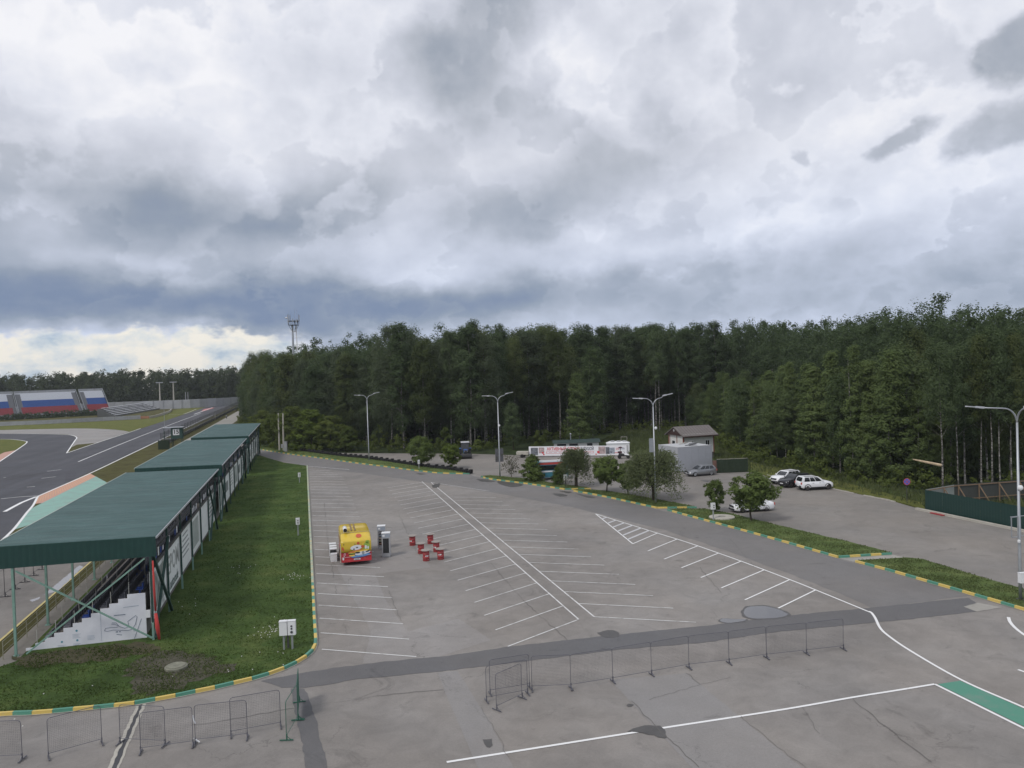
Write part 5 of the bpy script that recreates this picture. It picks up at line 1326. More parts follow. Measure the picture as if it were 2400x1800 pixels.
b = MB(); b.box(.1, Wp - .1, .1, Dp - .1, Hp - .05, Hp + .03); b.box(-.02, Wp + .0, -.02, .1, Hp + .001, Hp + .06); b.box(-.02, .1, .101, Dp, Hp + .001, Hp + .06); b.build('flat_roof', mat('roof_felt', (.46, .47, .48), .7, var=.15), t)
for i in range(7):
    b = MB(); x, y = random.uniform(1, Wp - 1.5), random.uniform(.8, 4); b.bar((x, y, Hp + .1), (x + random.uniform(.8, 1.8), y + random.uniform(-.6, .8), Hp + random.uniform(.12, .35)), random.uniform(.08, .25), .07); b.build('roof_scrap', random.choice((STEELD, CONCL, BOXW, BLACK)), t)
# small house
a = G(1603, 1079); ang = ang - .02
t = thing('small_house', 'little white house with brown gable roof and red corner trim', 'house', (a.x, a.y, 0), ang)
Lx, Ly, He, Hr = 5.9, 4.7, 4.35, 5.5
b = MB(); b.box(0, Lx, 0, Ly, .0, 1.1); b.build('plinth', mat('dark_plinth', (.07, .065, .06), .8), t)
b = MB(); b.box(-.03, Lx + .03, -.03, Ly + .03, 1.1, He); b.add([(-.03, -.03, He), (-.03, Ly + .03, He), (-.03, Ly / 2, Hr - .1)], [(0, 1, 2)]); b.add([(Lx + .03, -.03, He), (Lx + .03, Ly / 2, Hr - .1), (Lx + .03, Ly + .03, He)], [(0, 1, 2)]); b.build('wall', mat('house_white', (.58, .58, .55), .8, var=.06), t)
b = MB(); b.add([(-.36, -.55, He - .25), (-.36, Ly + .55, He - .25), (-.36, Ly / 2, Hr)], [(0, 2, 1)]); b.build('gable_board', BROWN, t)
for s, y0, y1 in ((0, -.65, Ly / 2), (1, Ly + .65, Ly / 2)):
    b = MB(); vs = [(-.5, y0, He - .33), (Lx + .6, y0, He - .33), (Lx + .6, y1, Hr + .02), (-.5, y1, Hr + .02)]; vs2 = [(x, y, z - .12) for x, y, z in vs]
    b.add(vs + vs2, [(0, 1, 2, 3), (7, 6, 5, 4), (0, 4, 5, 1), (1, 5, 6, 2), (2, 6, 7, 3), (3, 7, 4, 0)]); rf = b.build('roof_slope', ROOFBR, t)
    for k in range(12): f = k / 12; b = MB(); x = -.45 + (Lx + 1.0) * f; b.bar((x, y0, He - .30), (x, y1, Hr + .05), .03, .03); b.build('roof_seam', ROOFBR, rf)
b = MB(); b.box(-.5, Lx + .6, -.69, -.655, He - .52, He - .30); b.build('fascia', BROWN, t)
for x, y in ((-.05, -.05), (Lx - .13, -.05), (-.05, 1.9), (-.05, 4.2), (-.05, Ly - .15)): b = MB(); b.box(x, x + .2, y, y + .2, 1.0, He - .1); b.build('corner_trim', BRICK, t)
for x0, x1, z0, z1 in ((1.0, 1.9, 2.0, 3.2), (Lx - 1.7, Lx - .85, 1.9, 3.2)):
    b = MB(); b.box(x0, x1, -.06, -.032, z0, z1); wn = b.build('window', BOXW, t); b = MB(); b.box(x0 + .08, (x0 + x1) / 2 - .03, -.068, -.0605, z0 + .08, z1 - .08); b.box((x0 + x1) / 2 + .03, x1 - .08, -.068, -.0605, z0 + .08, z1 - .08); b.build('pane', GLASS, wn)
b = MB(); b.box(-.06, -.032, 2.5, 3.6, 2.1, 3.2); wn = b.build('window', BOXW, t); b = MB(); b.box(-.068, -.0605, 2.6, 3.5, 2.2, 3.1); b.build('pane', GLASS, wn)
b = MB(); b.tube([(-.37, Ly / 2, 4.9), (-.39, Ly / 2, 4.9)], .22, 10); b.build('gable_vent', BOXG, t)
# green netted fence right of the kiosk
a, c = G(1681, 1108.5), G(1753, 1105.5); d = c - a
t = thing('net_fence', 'dark green netted fence between the kiosk and the parked white cars', 'fence', (a.x, a.y, 0), math.atan2(d.y, d.x))
Ln = d.length
for k in range(4): b = MB(); b.bar((Ln * k / 3, .05, 0), (Ln * k / 3, .05, 2.05), .07); b.build('post', STEELD, t)
b = MB(); n = 16; b.add([(Ln * i / n, .02 * math.sin(i * 1.9), zz + .05 * math.sin(i * .9) * (zz > 1)) for i in range(n + 1) for zz in (.03, 1.95)], [(2 * i, 2 * i + 2, 2 * i + 3, 2 * i + 1) for i in range(n)]); b.build('netting', NETG, t)
b = MB(); b.bar((0, .03, 2.0), (Ln, .03, 2.0), .05); b.build('top_rail', CONCL, t)
b = MB(); b.box(-.55, -.1, -.1, .35, 0, 1.8); b.build('brick_pier', mat('brick_pier', (.16, .09, .07), .9, var=.3, vscale=5), t)

# green sheet fence with timber braces on the right
A0 = G(2169, 1195.5); A1 = Vector((72.4, -7.0, 0)); B0 = Vector((76.9, 16.4, 0)); B1 = Vector((92, 15.5, 0)); Hf = 2.15
SHEET = mat('fence_green_sheet', (.012, .042, .036), .45, .1, var=.1)
BACK = mat('fence_back_sheet', (.33, .36, .34), .5, .2)


def sheetfence(a, c, label, brace_side, m, n):
    d = c - a; L_ = d.length; t = thing('sheet_fence', label, 'fence', (a.x, a.y, 0), math.atan2(d.y, d.x), 'green sheet fences')
    for k in range(n):
        b = MB(); x0, x1 = L_ * k / n + .004, L_ * (k + 1) / n - .004; ns = max(2, int((x1 - x0) / .15)); vs = []
        for i in range(ns + 1):
            x = x0 + (x1 - x0) * i / ns; y = .006 if i % 2 else 0
            vs += [(x, y, .12), (x, y, Hf)]
        b.add(vs, [(2 * i, 2 * i + 2, 2 * i + 3, 2 * i + 1) for i in range(ns)]); b.build('sheet_panel', m, t)
    for z in (.55, Hf - .12): b = MB(); b.bar((0, brace_side * .08, z), (L_, brace_side * .08, z), .05, .10); b.build('rail', TIMBER, t)
    for k in range(max(2, int(L_ / 2.6))):
        x = .4 + 2.6 * k; b = MB(); b.bar((x, brace_side * .16, 0), (x, brace_side * .16, Hf - .05), .09); b.build('post', TIMBER, t)
        b = MB(); b.bar((x + .02, brace_side * .2, Hf - .25), (x + .5, brace_side * 1.2, .03), .09); b.build('brace', TIMBER, t)
    return t


sheetfence(A0, A1, 'dark green sheet fence along the back lot at the right edge', 1, SHEET, 10)
sheetfence(A0 + Vector((.1, .05, 0)), B0, 'short end fence showing its pale back, joining the two green fences', -1, BACK, 3)
sheetfence(B0, B1, 'rear sheet fence with timber braces facing the camera', -1, mat('fence_dark_back', (.05, .055, .05), .7), 8)
b = MB(); b.bar((A0.x - .6, A0.y + .6, .1), (A1.x - .6, A1.y, .1), .35, .22); tag(b.build('fence_footing', CONCL), kind='structure')
b = MB(); q = A0.lerp(A1, .10); b.bar((q.x - .9, q.y + .6, .07), (q.x - .88, q.y - 1.0, .07), .3, .1); tag(b.build('red_plank', RED), 'red plank lying at the foot of the green sheet fence', 'plank')
# no stopping sign
p = G(2126, 1181); t = thing('road_sign', 'round blue no stopping sign with red ring by the wood edge', 'road sign', (p.x, p.y, 0), math.atan2(CAM.y - p.y, CAM.x - p.x) + math.pi / 2 + .45)
b = MB(); b.tube([(0, 0, 0), (0, 0, 2.85)], .035, 8); b.build('post', STEELD, t)
b = MB(); b.tube([(0, -.05, 2.45), (0, -.07, 2.45)], .37, 28); b.build('disc', mat('sign_red', (.55, .06, .08), .4), t)
b = MB(); b.tube([(0, -.071, 2.45), (0, -.078, 2.45)], .315, 28); b.build('blue_field', mat('sign_blue', (.05, .13, .50), .4), t)
for s in (-1, 1): b = MB(); b.bar((-.2 * s, -.082, 2.25), (.2 * s, -.082, 2.65), .008, .055); b.build('red_bar', MATS['sign_red'], t)
# broken trunk caught in the branches
p = G(2150, 1170); q0 = CAM + ray(2139, 1076.5) * ((p - CAM).dot(CF)); q1 = CAM + ray(2206, 1090.5) * ((p - CAM).dot(CF) - 1)
b = MB(); b.tube([q0, q0.lerp(q1, .5), q1], [.06, .14, .17], 7); tag(b.build('broken_trunk', mat('split_wood', (.46, .36, .24), .9, var=.3)), 'pale split trunk caught level among the branches behind the sign', 'broken trunk')

# ------------------------------------------------------------------ tyre wall
t = thing('tyre_wall', 'long black wall of stacked old tyres along the far verge', 'tyre wall')
ln = smoothline(px((706, 1057.5), (800, 1070), (865, 1076.5), (990, 1094.5), (1060, 1103), (1104, 1111)), .62)
b = MB(); rng = random.Random(5)
for i, p_ in enumerate(ln):
    tall = 2 if i % 3 else 3
    if i > len(ln) - 5: tall = 2 + (i % 2)
    for k in range(tall):
        z = .12 + k * .21; ox, oy = rng.uniform(-.05, .05), rng.uniform(-.08, .08)
        b.lathe([(.20, z), (.28, z - .0), (.315, z + .05), (.315, z + .15), (.28, z + .20), (.20, z + .20), (.17, z + .1)], 9, (p_.x + ox, p_.y + oy, 0))
o = b.build('tyres', RUBBER, t, True); o['kind'] = 'stuff'

# ------------------------------------------------------------------ trackside structures
# marshal post
p = Vector((-21.0, 145.6, 0)); t = thing('marshal_post', 'dark green marshal hut with number 15 board above the track', 'marshal post', tuple(p), 0)
b = MB(); b.box(-.2, 2.3, 0, 2.2, 2.3, 4.9); b.build('cabin', DKGRN, t); b = MB(); b.box(-1.9, 2.5, -.3, 2.4, 4.9, 5.02); b.build('roof', STEEL, t)
for x, y in ((0, .1), (2.1, .1), (0, 2.1), (2.1, 2.1), (-1.7, .1)): b = MB(); b.bar((x, y, 0), (x, y, 4.9 if x < -1 else 2.3), .12); b.build('post', DKGRN, t)
b = MB(); b.box(-1.9, 0, -.1, 2.2, 2.2, 2.3); b.build('platform', STEELD, t)
b = MB(); b.bar((-1.9, -.1, 3.3), (-.2, -.1, 3.3), .05); b.bar((-1.9, -.1, 3.3), (-1.9, 2.2, 3.3), .05); b.build('railing', STEEL, t)
b = MB(); b.box(.25, 1.65, -.06, -.005, 3.15, 4.6); bd = b.build('number_board', BOXW, t); rot_text(textmesh('15', 1.35, bold=.03), BLACK, bd, (.95, -.075, 3.9), '-Y')
b = MB(); b.bar((-1.5, 0, 4.95), (-1.5, 0, 10.4), .07); b.bar((-1.7, 0, 9.9), (-1.2, 0, 9.9), .04); b.build('mast', STEEL, t)
b = MB(); b.box(-3.0, -.6, -.6, .2, 0, 2.1); b.build('base_netting', NETG, t)
# safety fence along the track
t = thing('safety_fence', 'tall wire safety fence running along the right side of the straight', 'fence')
b = MB(); n = 60; WIREM = mat('wire_mesh_grey', (.055, .060, .055), .8)
for k in range(26):
    z = .35 + k * .12; b.bar((-24.2, 150, z), (-25.8, 428, z), .012, .03)
for k in range(280):
    f = k / 279; x = -24.2 - 1.6 * f; y = 150 + 278 * f; b.bar((x, y, .3), (x, y, 3.4), .02)
o = b.build('wire', WIREM, t); o['kind'] = 'stuff'
for k in range(48):
    f = k / 47; b = MB(); b.bar((-24.2 - 1.6 * f, 150 + 278 * f, -.03), (-24.2 - 1.6 * f, 150 + 278 * f, 3.6), .09); b.build('post', STEELD, t)
for k in range(40):
    f0, f1 = k / 40, (k + .97) / 40; b = MB(); b.box(-24.75 - 1.6 * f0, -24.55 - 1.6 * f0, 150 + 278 * f0, 150 + 278 * f1, -.03, .85); b.build('barrier_block', CONCP, t)
# flag-coloured grandstand
F0, F1 = G(-70, 988.5), G(258, 970.5); dF = F1 - F0; LF = dF.length; aF = math.atan2(dF.y, dF.x); sF = LF / 328.0


def flagx(u): return (u + 70) * sF


def flagstand(u0, u1, label, left_aisle, right_aisle):
    x0, x1 = flagx(u0), flagx(u1); o = F0 + dF.normalized() * x0; Lx = x1 - x0
    t = thing('open_grandstand', label, 'grandstand', (o.x, o.y, 0), aF, 'white blue and red open grandstands')
    rows = 22; dp, dh, zb0 = .72, .455, 2.2
    b = MB()
    for i in range(rows): b.box(.2, Lx - .2, i * dp, i * dp + dp + .02, zb0 + i * dh - .5, zb0 + i * dh)
    b.build('tier_deck', mat('stand_deck_grey', (.22, .225, .235), .8, var=.1), t)
    for i in range(rows):
        m = SEATR if i < 7 else (SEATBL if i < 14 else SEATW)
        la = left_aisle if i >= 7 else (1.2 if left_aisle else 0); ra = right_aisle if i >= 7 else (1.2 if right_aisle else 0)
        if i == rows - 1: la = ra = 0
        b = MB(); z = zb0 + i * dh; b.box(.3 + la, Lx - .3 - ra, i * dp + .25, i * dp + .62, z + .0, z + .34); b.box(.3 + la, Lx - .3 - ra, i * dp + .56, i * dp + .64, z + .34, z + .42); b.build('seat_row', m, t)
    yt, zt = rows * dp, zb0 + rows * dh
    n = max(3, int(Lx / 3.1))
    for k in range(n): b = MB(); b.box(Lx * k / n + .03, Lx * (k + 1) / n - .03, yt + .05, yt + .12, zt - .2, zt + 1.15); b.build('back_panel', CONCP, t)
    for x in (.05, Lx - .05):
        b = MB(); b.bar((x, .0, zb0 + .6), (x, yt, zt + .9), .14, .35); b.build('side_rail', STEEL, t)
        b = MB(); b.add([(x, 0, 0), (x, yt, 0), (x, yt, zt - .3), (x, 0, zb0 - .2)], [(0, 1, 2, 3)]); b.build('side_wall', mat('stand_side', (.12, .125, .13), .8), t)
    b = MB(); b.box(0, Lx, -.12, -.02, .0, 2.1); b.build('front_wall', CONCP, t)
    b = MB(); b.box(0, Lx, yt + .13, yt + .2, 0, zt + .1); b.build('rear_wall', MATS['stand_side'], t)
    return t


flagstand(-70, 35, 'tricolour open grandstand cut off by the left picture edge', 0, 2.4)
flagstand(38, 189, 'widest tricolour open grandstand between two stair gaps', 2.2, 2.0)
flagstand(196, 259, 'rightmost narrow tricolour open grandstand beside the concrete fence', 2.0, 0)
for u0, u1 in ((33, 41), (187, 198)):
    x0, x1 = flagx(u0), flagx(u1); o_ = F0 + dF.normalized() * x0; t = thing('stand_stairs', 'grey stair gap %s tricolour stands' % ('left of the widest of the' if u0 < 100 else 'right of the widest of the'), 'stairs', (o_.x, o_.y, 0), aF)
    b = MB()
    for i in range(14): b.box(0, x1 - x0, -.5 + i * .4, .0 + i * .4, 0, .25 + .36 * i)
    b.build('steps', CONCP, t); b = MB(); b.box(0, x1 - x0, 5.2, 5.4, 4.9, 5.9); b.build('parapet', CONCP, t)
# dark hedge and debris fence below the stand
t = thing('debris_fence', 'dark fence with climbing shrubs below the tricolour stands', 'fence', tuple(F0 + Vector((0, 0, 0))), aF)
for k in range(52): b = MB(); b.bar((LF * k / 50, -7, 0), (LF * k / 50, -7, 3.3), .09); b.build('post', STEELD, t)
for z in (1.0, 2.0, 3.0): b = MB(); b.bar((0, -7, z), (LF * 1.03, -7, z), .04); b.build('rail', STEELD, t)
# armco / concrete wall beyond the infield grass
t = thing('concrete_barrier', 'low grey concrete safety barrier beyond the infield grass', 'barrier')
pl = [Vector((p.x, p.y)) for p in px((-80, 1003), (0, 998.5), (90, 994.5), (170, 990.5), (240, 986.5), (330, 982))]; pl = smoothline(pl, 4.0)
for i in range(len(pl) - 1):
    b = MB(); b.bar((pl[i].x, pl[i].y, .8), (pl[i].x + (pl[i + 1].x - pl[i].x) * .985, pl[i].y + (pl[i + 1].y - pl[i].y) * .985, .8), .35, 1.6); b.build('barrier_block', CONCP, t)
t = thing('track_barrier', 'curved pale barrier at the inside of the far track bend', 'barrier')
pl = smoothline(px((345, 980.5), (362, 978.5), (395, 968), (402, 962)), 4.0)
for i in range(len(pl) - 1): b = MB(); b.bar((pl[i].x, pl[i].y, .5), (pl[i + 1].x, pl[i + 1].y, .5), .35, 1.1); b.build('barrier_block', CONCL, t)
pl = smoothline(px((395, 971.5), (430, 970), (460, 959)), 4.0)
ribbon('track_line', pl, .6, -.004, CONCL, race)
b = MB(); p = G(333, 981); b.bar((p.x - 3, p.y, .5), (p.x + 3, p.y - 1, .5), .6, 1.0); tag(b.build('orange_barrier', mat('faded_orange', (.36, .17, .10), .7)), 'faded orange barrier block beside the infield grass', 'barrier')
# white bleacher benches
P0, P1 = G(268, 977.5), G(385, 957.5); d = P1 - P0; aB = math.atan2(d.y, d.x); LBn = d.length
t = thing('bleachers', 'low bleacher with white bench slabs in front of the concrete fence', 'bleachers', tuple(P0), aB)
b = MB()
for r_ in range(6): b.box(2 + r_ * 1.5, LBn, r_ * 1.7, r_ * 1.7 + 1.75, 0, .5 + r_ * .62)
b.build('frame', mat('bleacher_dark', (.10, .105, .105), .8), t)
for r_ in range(6):
    x = 2.5 + r_ * 2.2
    while x < LBn - 5:
        w_ = 4.6; b = MB(); b.box(x, x + w_, r_ * 1.7 + .3, r_ * 1.7 + 1.15, .5 + r_ * .62 + .3, .5 + r_ * .62 + .42); b.build('bench', SEATW, t); x += w_ + (.9 if random.random() < .8 else 3.0)
# concrete panel fence
t = thing('concrete_fence', 'tall grey concrete panel fence along the far side of the circuit', 'fence')
pl = [G(u, v) for u, v in ((200, 966), (290, 962.5), (420, 957.5), (480, 954.5), (536, 951), (600, 946.5))]; pl = [Vector((p.x, p.y)) for p in pl]
acc = smoothline(pl, 1.0); step = []; s_ = 0; last = acc[0]; step.append(last)
for q in acc[1:]:
    if (q - last).length >= 4.6: step.append(q); last = q
for i in range(len(step) - 1):
    a, c = step[i], step[i + 1]; z0 = random.uniform(-.06, .06)
    b = MB(); a2 = a.lerp(c, .02); c2 = a.lerp(c, .96); b.bar((a2.x, a2.y, 2.5 + z0), (c2.x, c2.y, 2.5 + z0), .14, 5.0); b.build('fence_panel', mat('concrete_wall_panel2', (.36, .37, .39), .85, var=.12, vscale=.5, rnd=.12), t)
    b = MB(); b.bar((a.x, a.y - .2, 0), (a.x, a.y - .2, 5.2), .25); b.build('post', CONCP, t)
# floodlight poles
for u, v, s in ((376, 958, 'left'), (408, 956, 'right')):
    p = G(u, v); t = thing('floodlight_pole', '%s of the two T-shaped floodlight poles by the concrete fence' % s, 'floodlight', (p.x, p.y, 0), -.2, 'floodlight poles')
    b = MB(); b.tube([(0, 0, 0), (0, 0, 15.2)], [.55, .28], 8); b.build('mast', CONCL, t)
    b = MB(); b.bar((-1.9, 0, 15.2), (1.9, 0, 15.2), .3); b.build('cross_arm', STEEL, t)
    for k in range(5): b = MB(); b.cbox((-1.7 + .85 * k, -.1, 15.45), (.6, .4, .35)); b.build('floodlight', STEEL, t)
for u in (436, 441.5):
    p = G(u, 954); t = thing('fence_pole', 'thin dark pole standing at the concrete fence, one of a pair', 'utility pole', (p.x, p.y, 0), 0, 'pair of thin poles at the concrete fence')
    b = MB(); b.tube([(0, 0, 0), (0, 0, 9.0)], [.3, .2], 6); b.build('shaft', CONCP, t)
for u, v, vt in ((566, 985, 957), (504, 984, 968)):
    p = G(u, v); h = HT(u, v, vt); t = thing('path_pole', 'concrete pole standing %s the service path' % ('right of' if u > 540 else 'left of'), 'utility pole', (p.x, p.y, 0))
    b = MB(); b.tube([(0, 0, 0), (0, 0, h)], [.2, .14], 6); b.build('shaft', CONCL, t)
# telecom tower
p = Vector((7.0, 196, 0)); d0 = (p - CAM).dot(CF)
zt = HT(690, 1000, 1000)
t = thing('telecom_tower', 'slender telecom mast with antenna platform rising above the trees', 'telecom tower', tuple(G(697, 1004)), 0)
base = G(697, 1004)


def th_at(v):
    lo, hi = 0., 90.
    for _ in range(40):
        m = (lo + hi) / 2; dd = Vector((base.x, base.y, m)) - CAM
        if 900 - FPX * dd.dot(CU) / dd.dot(CF) > v: lo = m
        else: hi = m
    return lo


zp, ztop = th_at(762), th_at(737)
b = MB(); b.tube([(-.5, 0, 0), (-.35, 0, zp)], [.55, .27], 8); b.build('mast', STEEL, t); b = MB(); b.tube([(1.0, 0, 0), (.75, 0, zp * .93), (.75, 0, zp)], [.26, .15, .2], 7); b.build('cable_duct', BOXW, t)
for k in range(5): z = zp - 4 - 2.1 * k; b = MB(); b.bar((-.3, 0, z), (2.1, 0, z), .08); b.build('rung', STEEL, t)
b = MB(); b.bar((2.1, 0, zp - 13), (2.1, 0, zp - 5), .07); b.build('ladder', STEEL, t)
b = MB(); b.lathe([(.9, zp - .05), (1.6, zp - .05), (1.6, zp + .06), (.9, zp + .06), (.9, zp - .05)], 14)
for k in range(6): an = math.pi * k / 3; b.bar((.35 * math.cos(an), .35 * math.sin(an), zp - 2.2), (1.5 * math.cos(an), 1.5 * math.sin(an), zp), .10); b.bar((0, 0, zp), (1.55 * math.cos(an), 1.55 * math.sin(an), zp), .08)
b.build('platform', STEELD, t)
b = MB()
for k in range(10): an = 2 * math.pi * k / 10; b.bar((1.6 * math.cos(an), 1.6 * math.sin(an), zp), (1.7 * math.cos(an), 1.7 * math.sin(an), zp + 1.3), .06)
b.lathe([(1.68, zp + 1.2), (1.72, zp + 1.28)], 14); b.build('railing', STEELD, t)
for k, (an, h0, h1) in enumerate(((2.8, .6, 3.6), (2.2, .8, 3.4), (3.6, .5, 2.2), (.3, .9, 3.4), (.8, .4, 1.9), (5.2, .6, 1.8), (4.6, .7, 2.0), (1.4, .5, 1.8))):
    b = MB(); x, y = 1.65 * math.cos(an), 1.65 * math.sin(an); b.bar((x, y, zp + h0 - .6), (x, y, zp + h1), .07); b.build('antenna_pole', STEELD, t)
    b = MB(); b.cbox((x * 1.08, y * 1.08, zp + (h0 + h1) / 2), (.24, .24, (h1 - h0) * .8)); b.build('antenna', BOXG, t)
b = MB(); b.lathe([(.05, 0), (.42, .2), (.42, .3), (.1, .5)], 12, (-2.1, -.5, zp + 2.0)); b.build('dish', BOXW, t)
for x, h in ((-1.3, 4.6), (1.1, 4.9), (.4, 5.2)): b = MB(); b.bar((x, 0, zp), (x, 0, zp + h), .05); b.build('whip_antenna', STEEL, t)

# ------------------------------------------------------------------ person walking on the service path
p = G(531, 982)
me = bpy.data.meshes.new('person'); 
SKV = [((0, 0, .95), .13), ((0, 0, 1.2), .14), ((0, .01, 1.45), .15), ((0, .02, 1.56), .06), ((0, .03, 1.68), .095), ((0, .02, 1.80), .085), ((.19, 0, 1.44), .06), ((.25, -.05, 1.15), .045), ((.24, .06, .9), .035), ((-.19, 0, 1.44), .06), ((-.25, .06, 1.15), .045), ((-.24, .16, .92), .035),
       ((.09, 0, .92), .10), ((.10, .16, .5), .065), ((.10, .12, .08), .045), ((.10, .26, .03), .04), ((-.09, 0, .92), .10), ((-.10, -.06, .5), .065), ((-.10, -.22, .10), .045), ((-.10, -.10, .03), .04)]
me.from_pydata([v for v, r in SKV], [(0, 1), (1, 2), (2, 3), (3, 4), (4, 5), (2, 6), (6, 7), (7, 8), (2, 9), (9, 10), (10, 11), (0, 12), (12, 13), (13, 14), (14, 15), (0, 16), (16, 17), (17, 18), (18, 19)], [])
pe = bpy.data.objects.new('person', me); COL.objects.link(pe)
md = pe.modifiers.new('skin', 'SKIN'); sv = me.skin_vertices[0].data
for i, (v, r) in enumerate(SKV): sv[i].radius = (r, r)
sv[0].use_root = True
pe.modifiers.new('sub', 'SUBSURF').levels = 1
pe.location = (p.x, p.y, .01); pe.rotation_euler = (0, 0, math.pi + .2); me.materials.append(mat('dark_clothing', (.02, .022, .028), .8))
tag(pe, 'person in dark clothes walking on the pale service path', 'person')
b = MB(); b.lathe([(.17, 1.02), (.19, 1.25), (.175, 1.47)], 10); b.build('light_top', mat('light_top', (.45, .45, .46), .8), pe)
b = MB(); b.lathe([(.04, 1.62), (.105, 1.68), (.10, 1.78), (.05, 1.86)], 10); b.build('hair', BLACK, pe)

# ------------------------------------------------------------------ vegetation
def quads_mesh(name, C, N, S, rng, aspect=.62):
    n = len(C); N = N / (np.linalg.norm(N, axis=1, keepdims=True) + 1e-9)
    r = rng.normal(size=(n, 3)); t1 = r - N * np.sum(r * N, 1, keepdims=True); t1 /= np.linalg.norm(t1, axis=1, keepdims=True) + 1e-9
    t2 = np.cross(N, t1); S = S.reshape(-1, 1)
    V = np.empty((n, 4, 3)); V[:, 0] = C - t1 * S; V[:, 1] = C - t2 * S * aspect; V[:, 2] = C + t1 * S; V[:, 3] = C + t2 * S * aspect
    me = bpy.data.meshes.new(name); me.vertices.add(n * 4); me.vertices.foreach_set('co', V.reshape(-1).astype(np.float32))
    me.loops.add(n * 4); me.loops.foreach_set('vertex_index', np.arange(n * 4, dtype=np.int32))
    me.polygons.add(n); me.polygons.foreach_set('loop_start', np.arange(0, n * 4, 4, dtype=np.int32))
    me.update(calc_edges=True); return me


def prof(shape, t):
    if shape == 'birch': return np.sin(np.pi * np.clip(.12 + .80 * t, 0, 1)) ** .62 * (1.06 - .22 * t)
    if shape == 'young': return np.clip((1.02 - t), 0, 1) ** .62 * np.clip(t * 5 + .45, 0, 1)
    if shape == 'round': return np.sqrt(np.clip(1 - (2 * t - 1) ** 2, 0, 1)) * .97 + .03
    if shape == 'dome': return np.sqrt(np.clip(1 - t ** 2, 0, 1))
    return np.ones_like(t)


def crown_pts(rng, H, z0, R, shape, ncl, nlf, rc, flat=.75, lean=(0, 0), out=.45, lump=0.0):
    if shape == 'birch': flat = 1.0
    t = rng.random(ncl) ** .92; z = z0 + (H - z0 - rc * .5) * t; pr = prof(shape, t) * R
    a = rng.random(ncl) * 2 * np.pi; r = pr * rng.random(ncl) ** out
    # lobed outline
    lob = 1 + .22 * np.sin(a * 3 + rng.random() * 6) * np.sin(t * 9 + rng.random() * 6) + .12 * rng.normal(size=ncl)
    cc = np.stack([r * lob * np.cos(a) + lean[0] * t, r * lob * np.sin(a) + lean[1] * t, z + rng.normal(size=ncl) * .15], 1)
    nb = max(4, ncl // 6)                                  # boughs: foliage gathers in heaps with gaps between them
    if lump > 0:
        bo = cc[rng.integers(0, ncl, nb)]; wh = rng.integers(0, nb, ncl); dr = rng.normal(size=(ncl, 3)) + np.array([0, 0, .35]); dr /= np.linalg.norm(dr, axis=1, keepdims=True)
        cc = bo[wh] + dr * lump * (.35 + .75 * rng.random((ncl, 1))) * np.array([1, 1, .8]); cc[:, 2] = np.clip(cc[:, 2], z0 * .8 + .1, H)
    rad = rc * (.6 + .7 * rng.random(ncl))
    o = rng.normal(size=(ncl, nlf, 3)); o /= np.linalg.norm(o, axis=2, keepdims=True) + 1e-9
    sh = (.20 + .80 * rng.random((ncl, nlf, 1)) ** .7)
    P_ = cc[:, None, :] + o * sh * rad[:, None, None] * np.array([1, 1, flat])
    ax = (P_ - np.array([0, 0, (H + z0) / 2])) / np.array([R, R, max(.5, (H - z0) / 2)]); ax /= np.linalg.norm(ax, axis=2, keepdims=True) + 1e-6
    Nn = o * .62 + ax * .6 + np.array([0, 0, .35]) + rng.normal(size=o.shape) * .28
    return P_.reshape(-1, 3), Nn.reshape(-1, 3)


def trunk_mb(rng, H, r0, z0, nl, lim, bend=.25):
    b = MB(); pts = []; x = y = 0.0
    for i in range(7):
        pts.append((x, y, H * .9 * i / 6)); x += rng.normal() * bend * .3; y += rng.normal() * bend * .3
    b.tube(pts, [r0 * (1.15 if i == 0 else 1) * (1 - .85 * i / 6) for i in range(7)], 7)
    for k in range(nl):
        f = .25 + .65 * rng.random() if z0 < .3 * H else z0 / H * .85 + (1 - z0 / H) * .8 * rng.random()
        i = min(5, int(f * 6)); p = Vector(pts[i]).lerp(Vector(pts[i + 1]), f * 6 - i); a = rng.random() * 6.28; L_ = lim * (.5 + .6 * rng.random()) * (1.1 - f * .6)
        q = p + Vector((math.cos(a) * L_ * .55, math.sin(a) * L_ * .55, L_ * .45)); s = p + Vector((math.cos(a) * L_, math.sin(a) * L_, L_ * .8))
        rr = r0 * .32 * (1.1 - f); b.tube([p, q, s], [rr, rr * .7, rr * .25], 5)
    return b


def tree_kind(seed, H, z0, R, shape, ncl, nlf, rc, leaf, size, trunk=BARK, r0=.16, nl=8, lim=2.0, flat=.75, out=.45, bend=.3, lump=0.0):
    rng = np.random.default_rng(seed)
    P_, N_ = crown_pts(rng, H, z0, R, shape, ncl, nlf, rc, flat, tuple(rng.normal(size=2) * .35), out, lump)
    S_ = size * (.65 + .7 * rng.random(len(P_)))
    cm = quads_mesh('crown', P_, N_, S_, rng); cm.materials.append(leaf)
    tb = trunk_mb(rng, H, r0, z0, nl, lim, bend).mesh('trunk'); tb.materials.append(trunk)
    return tb, cm, H


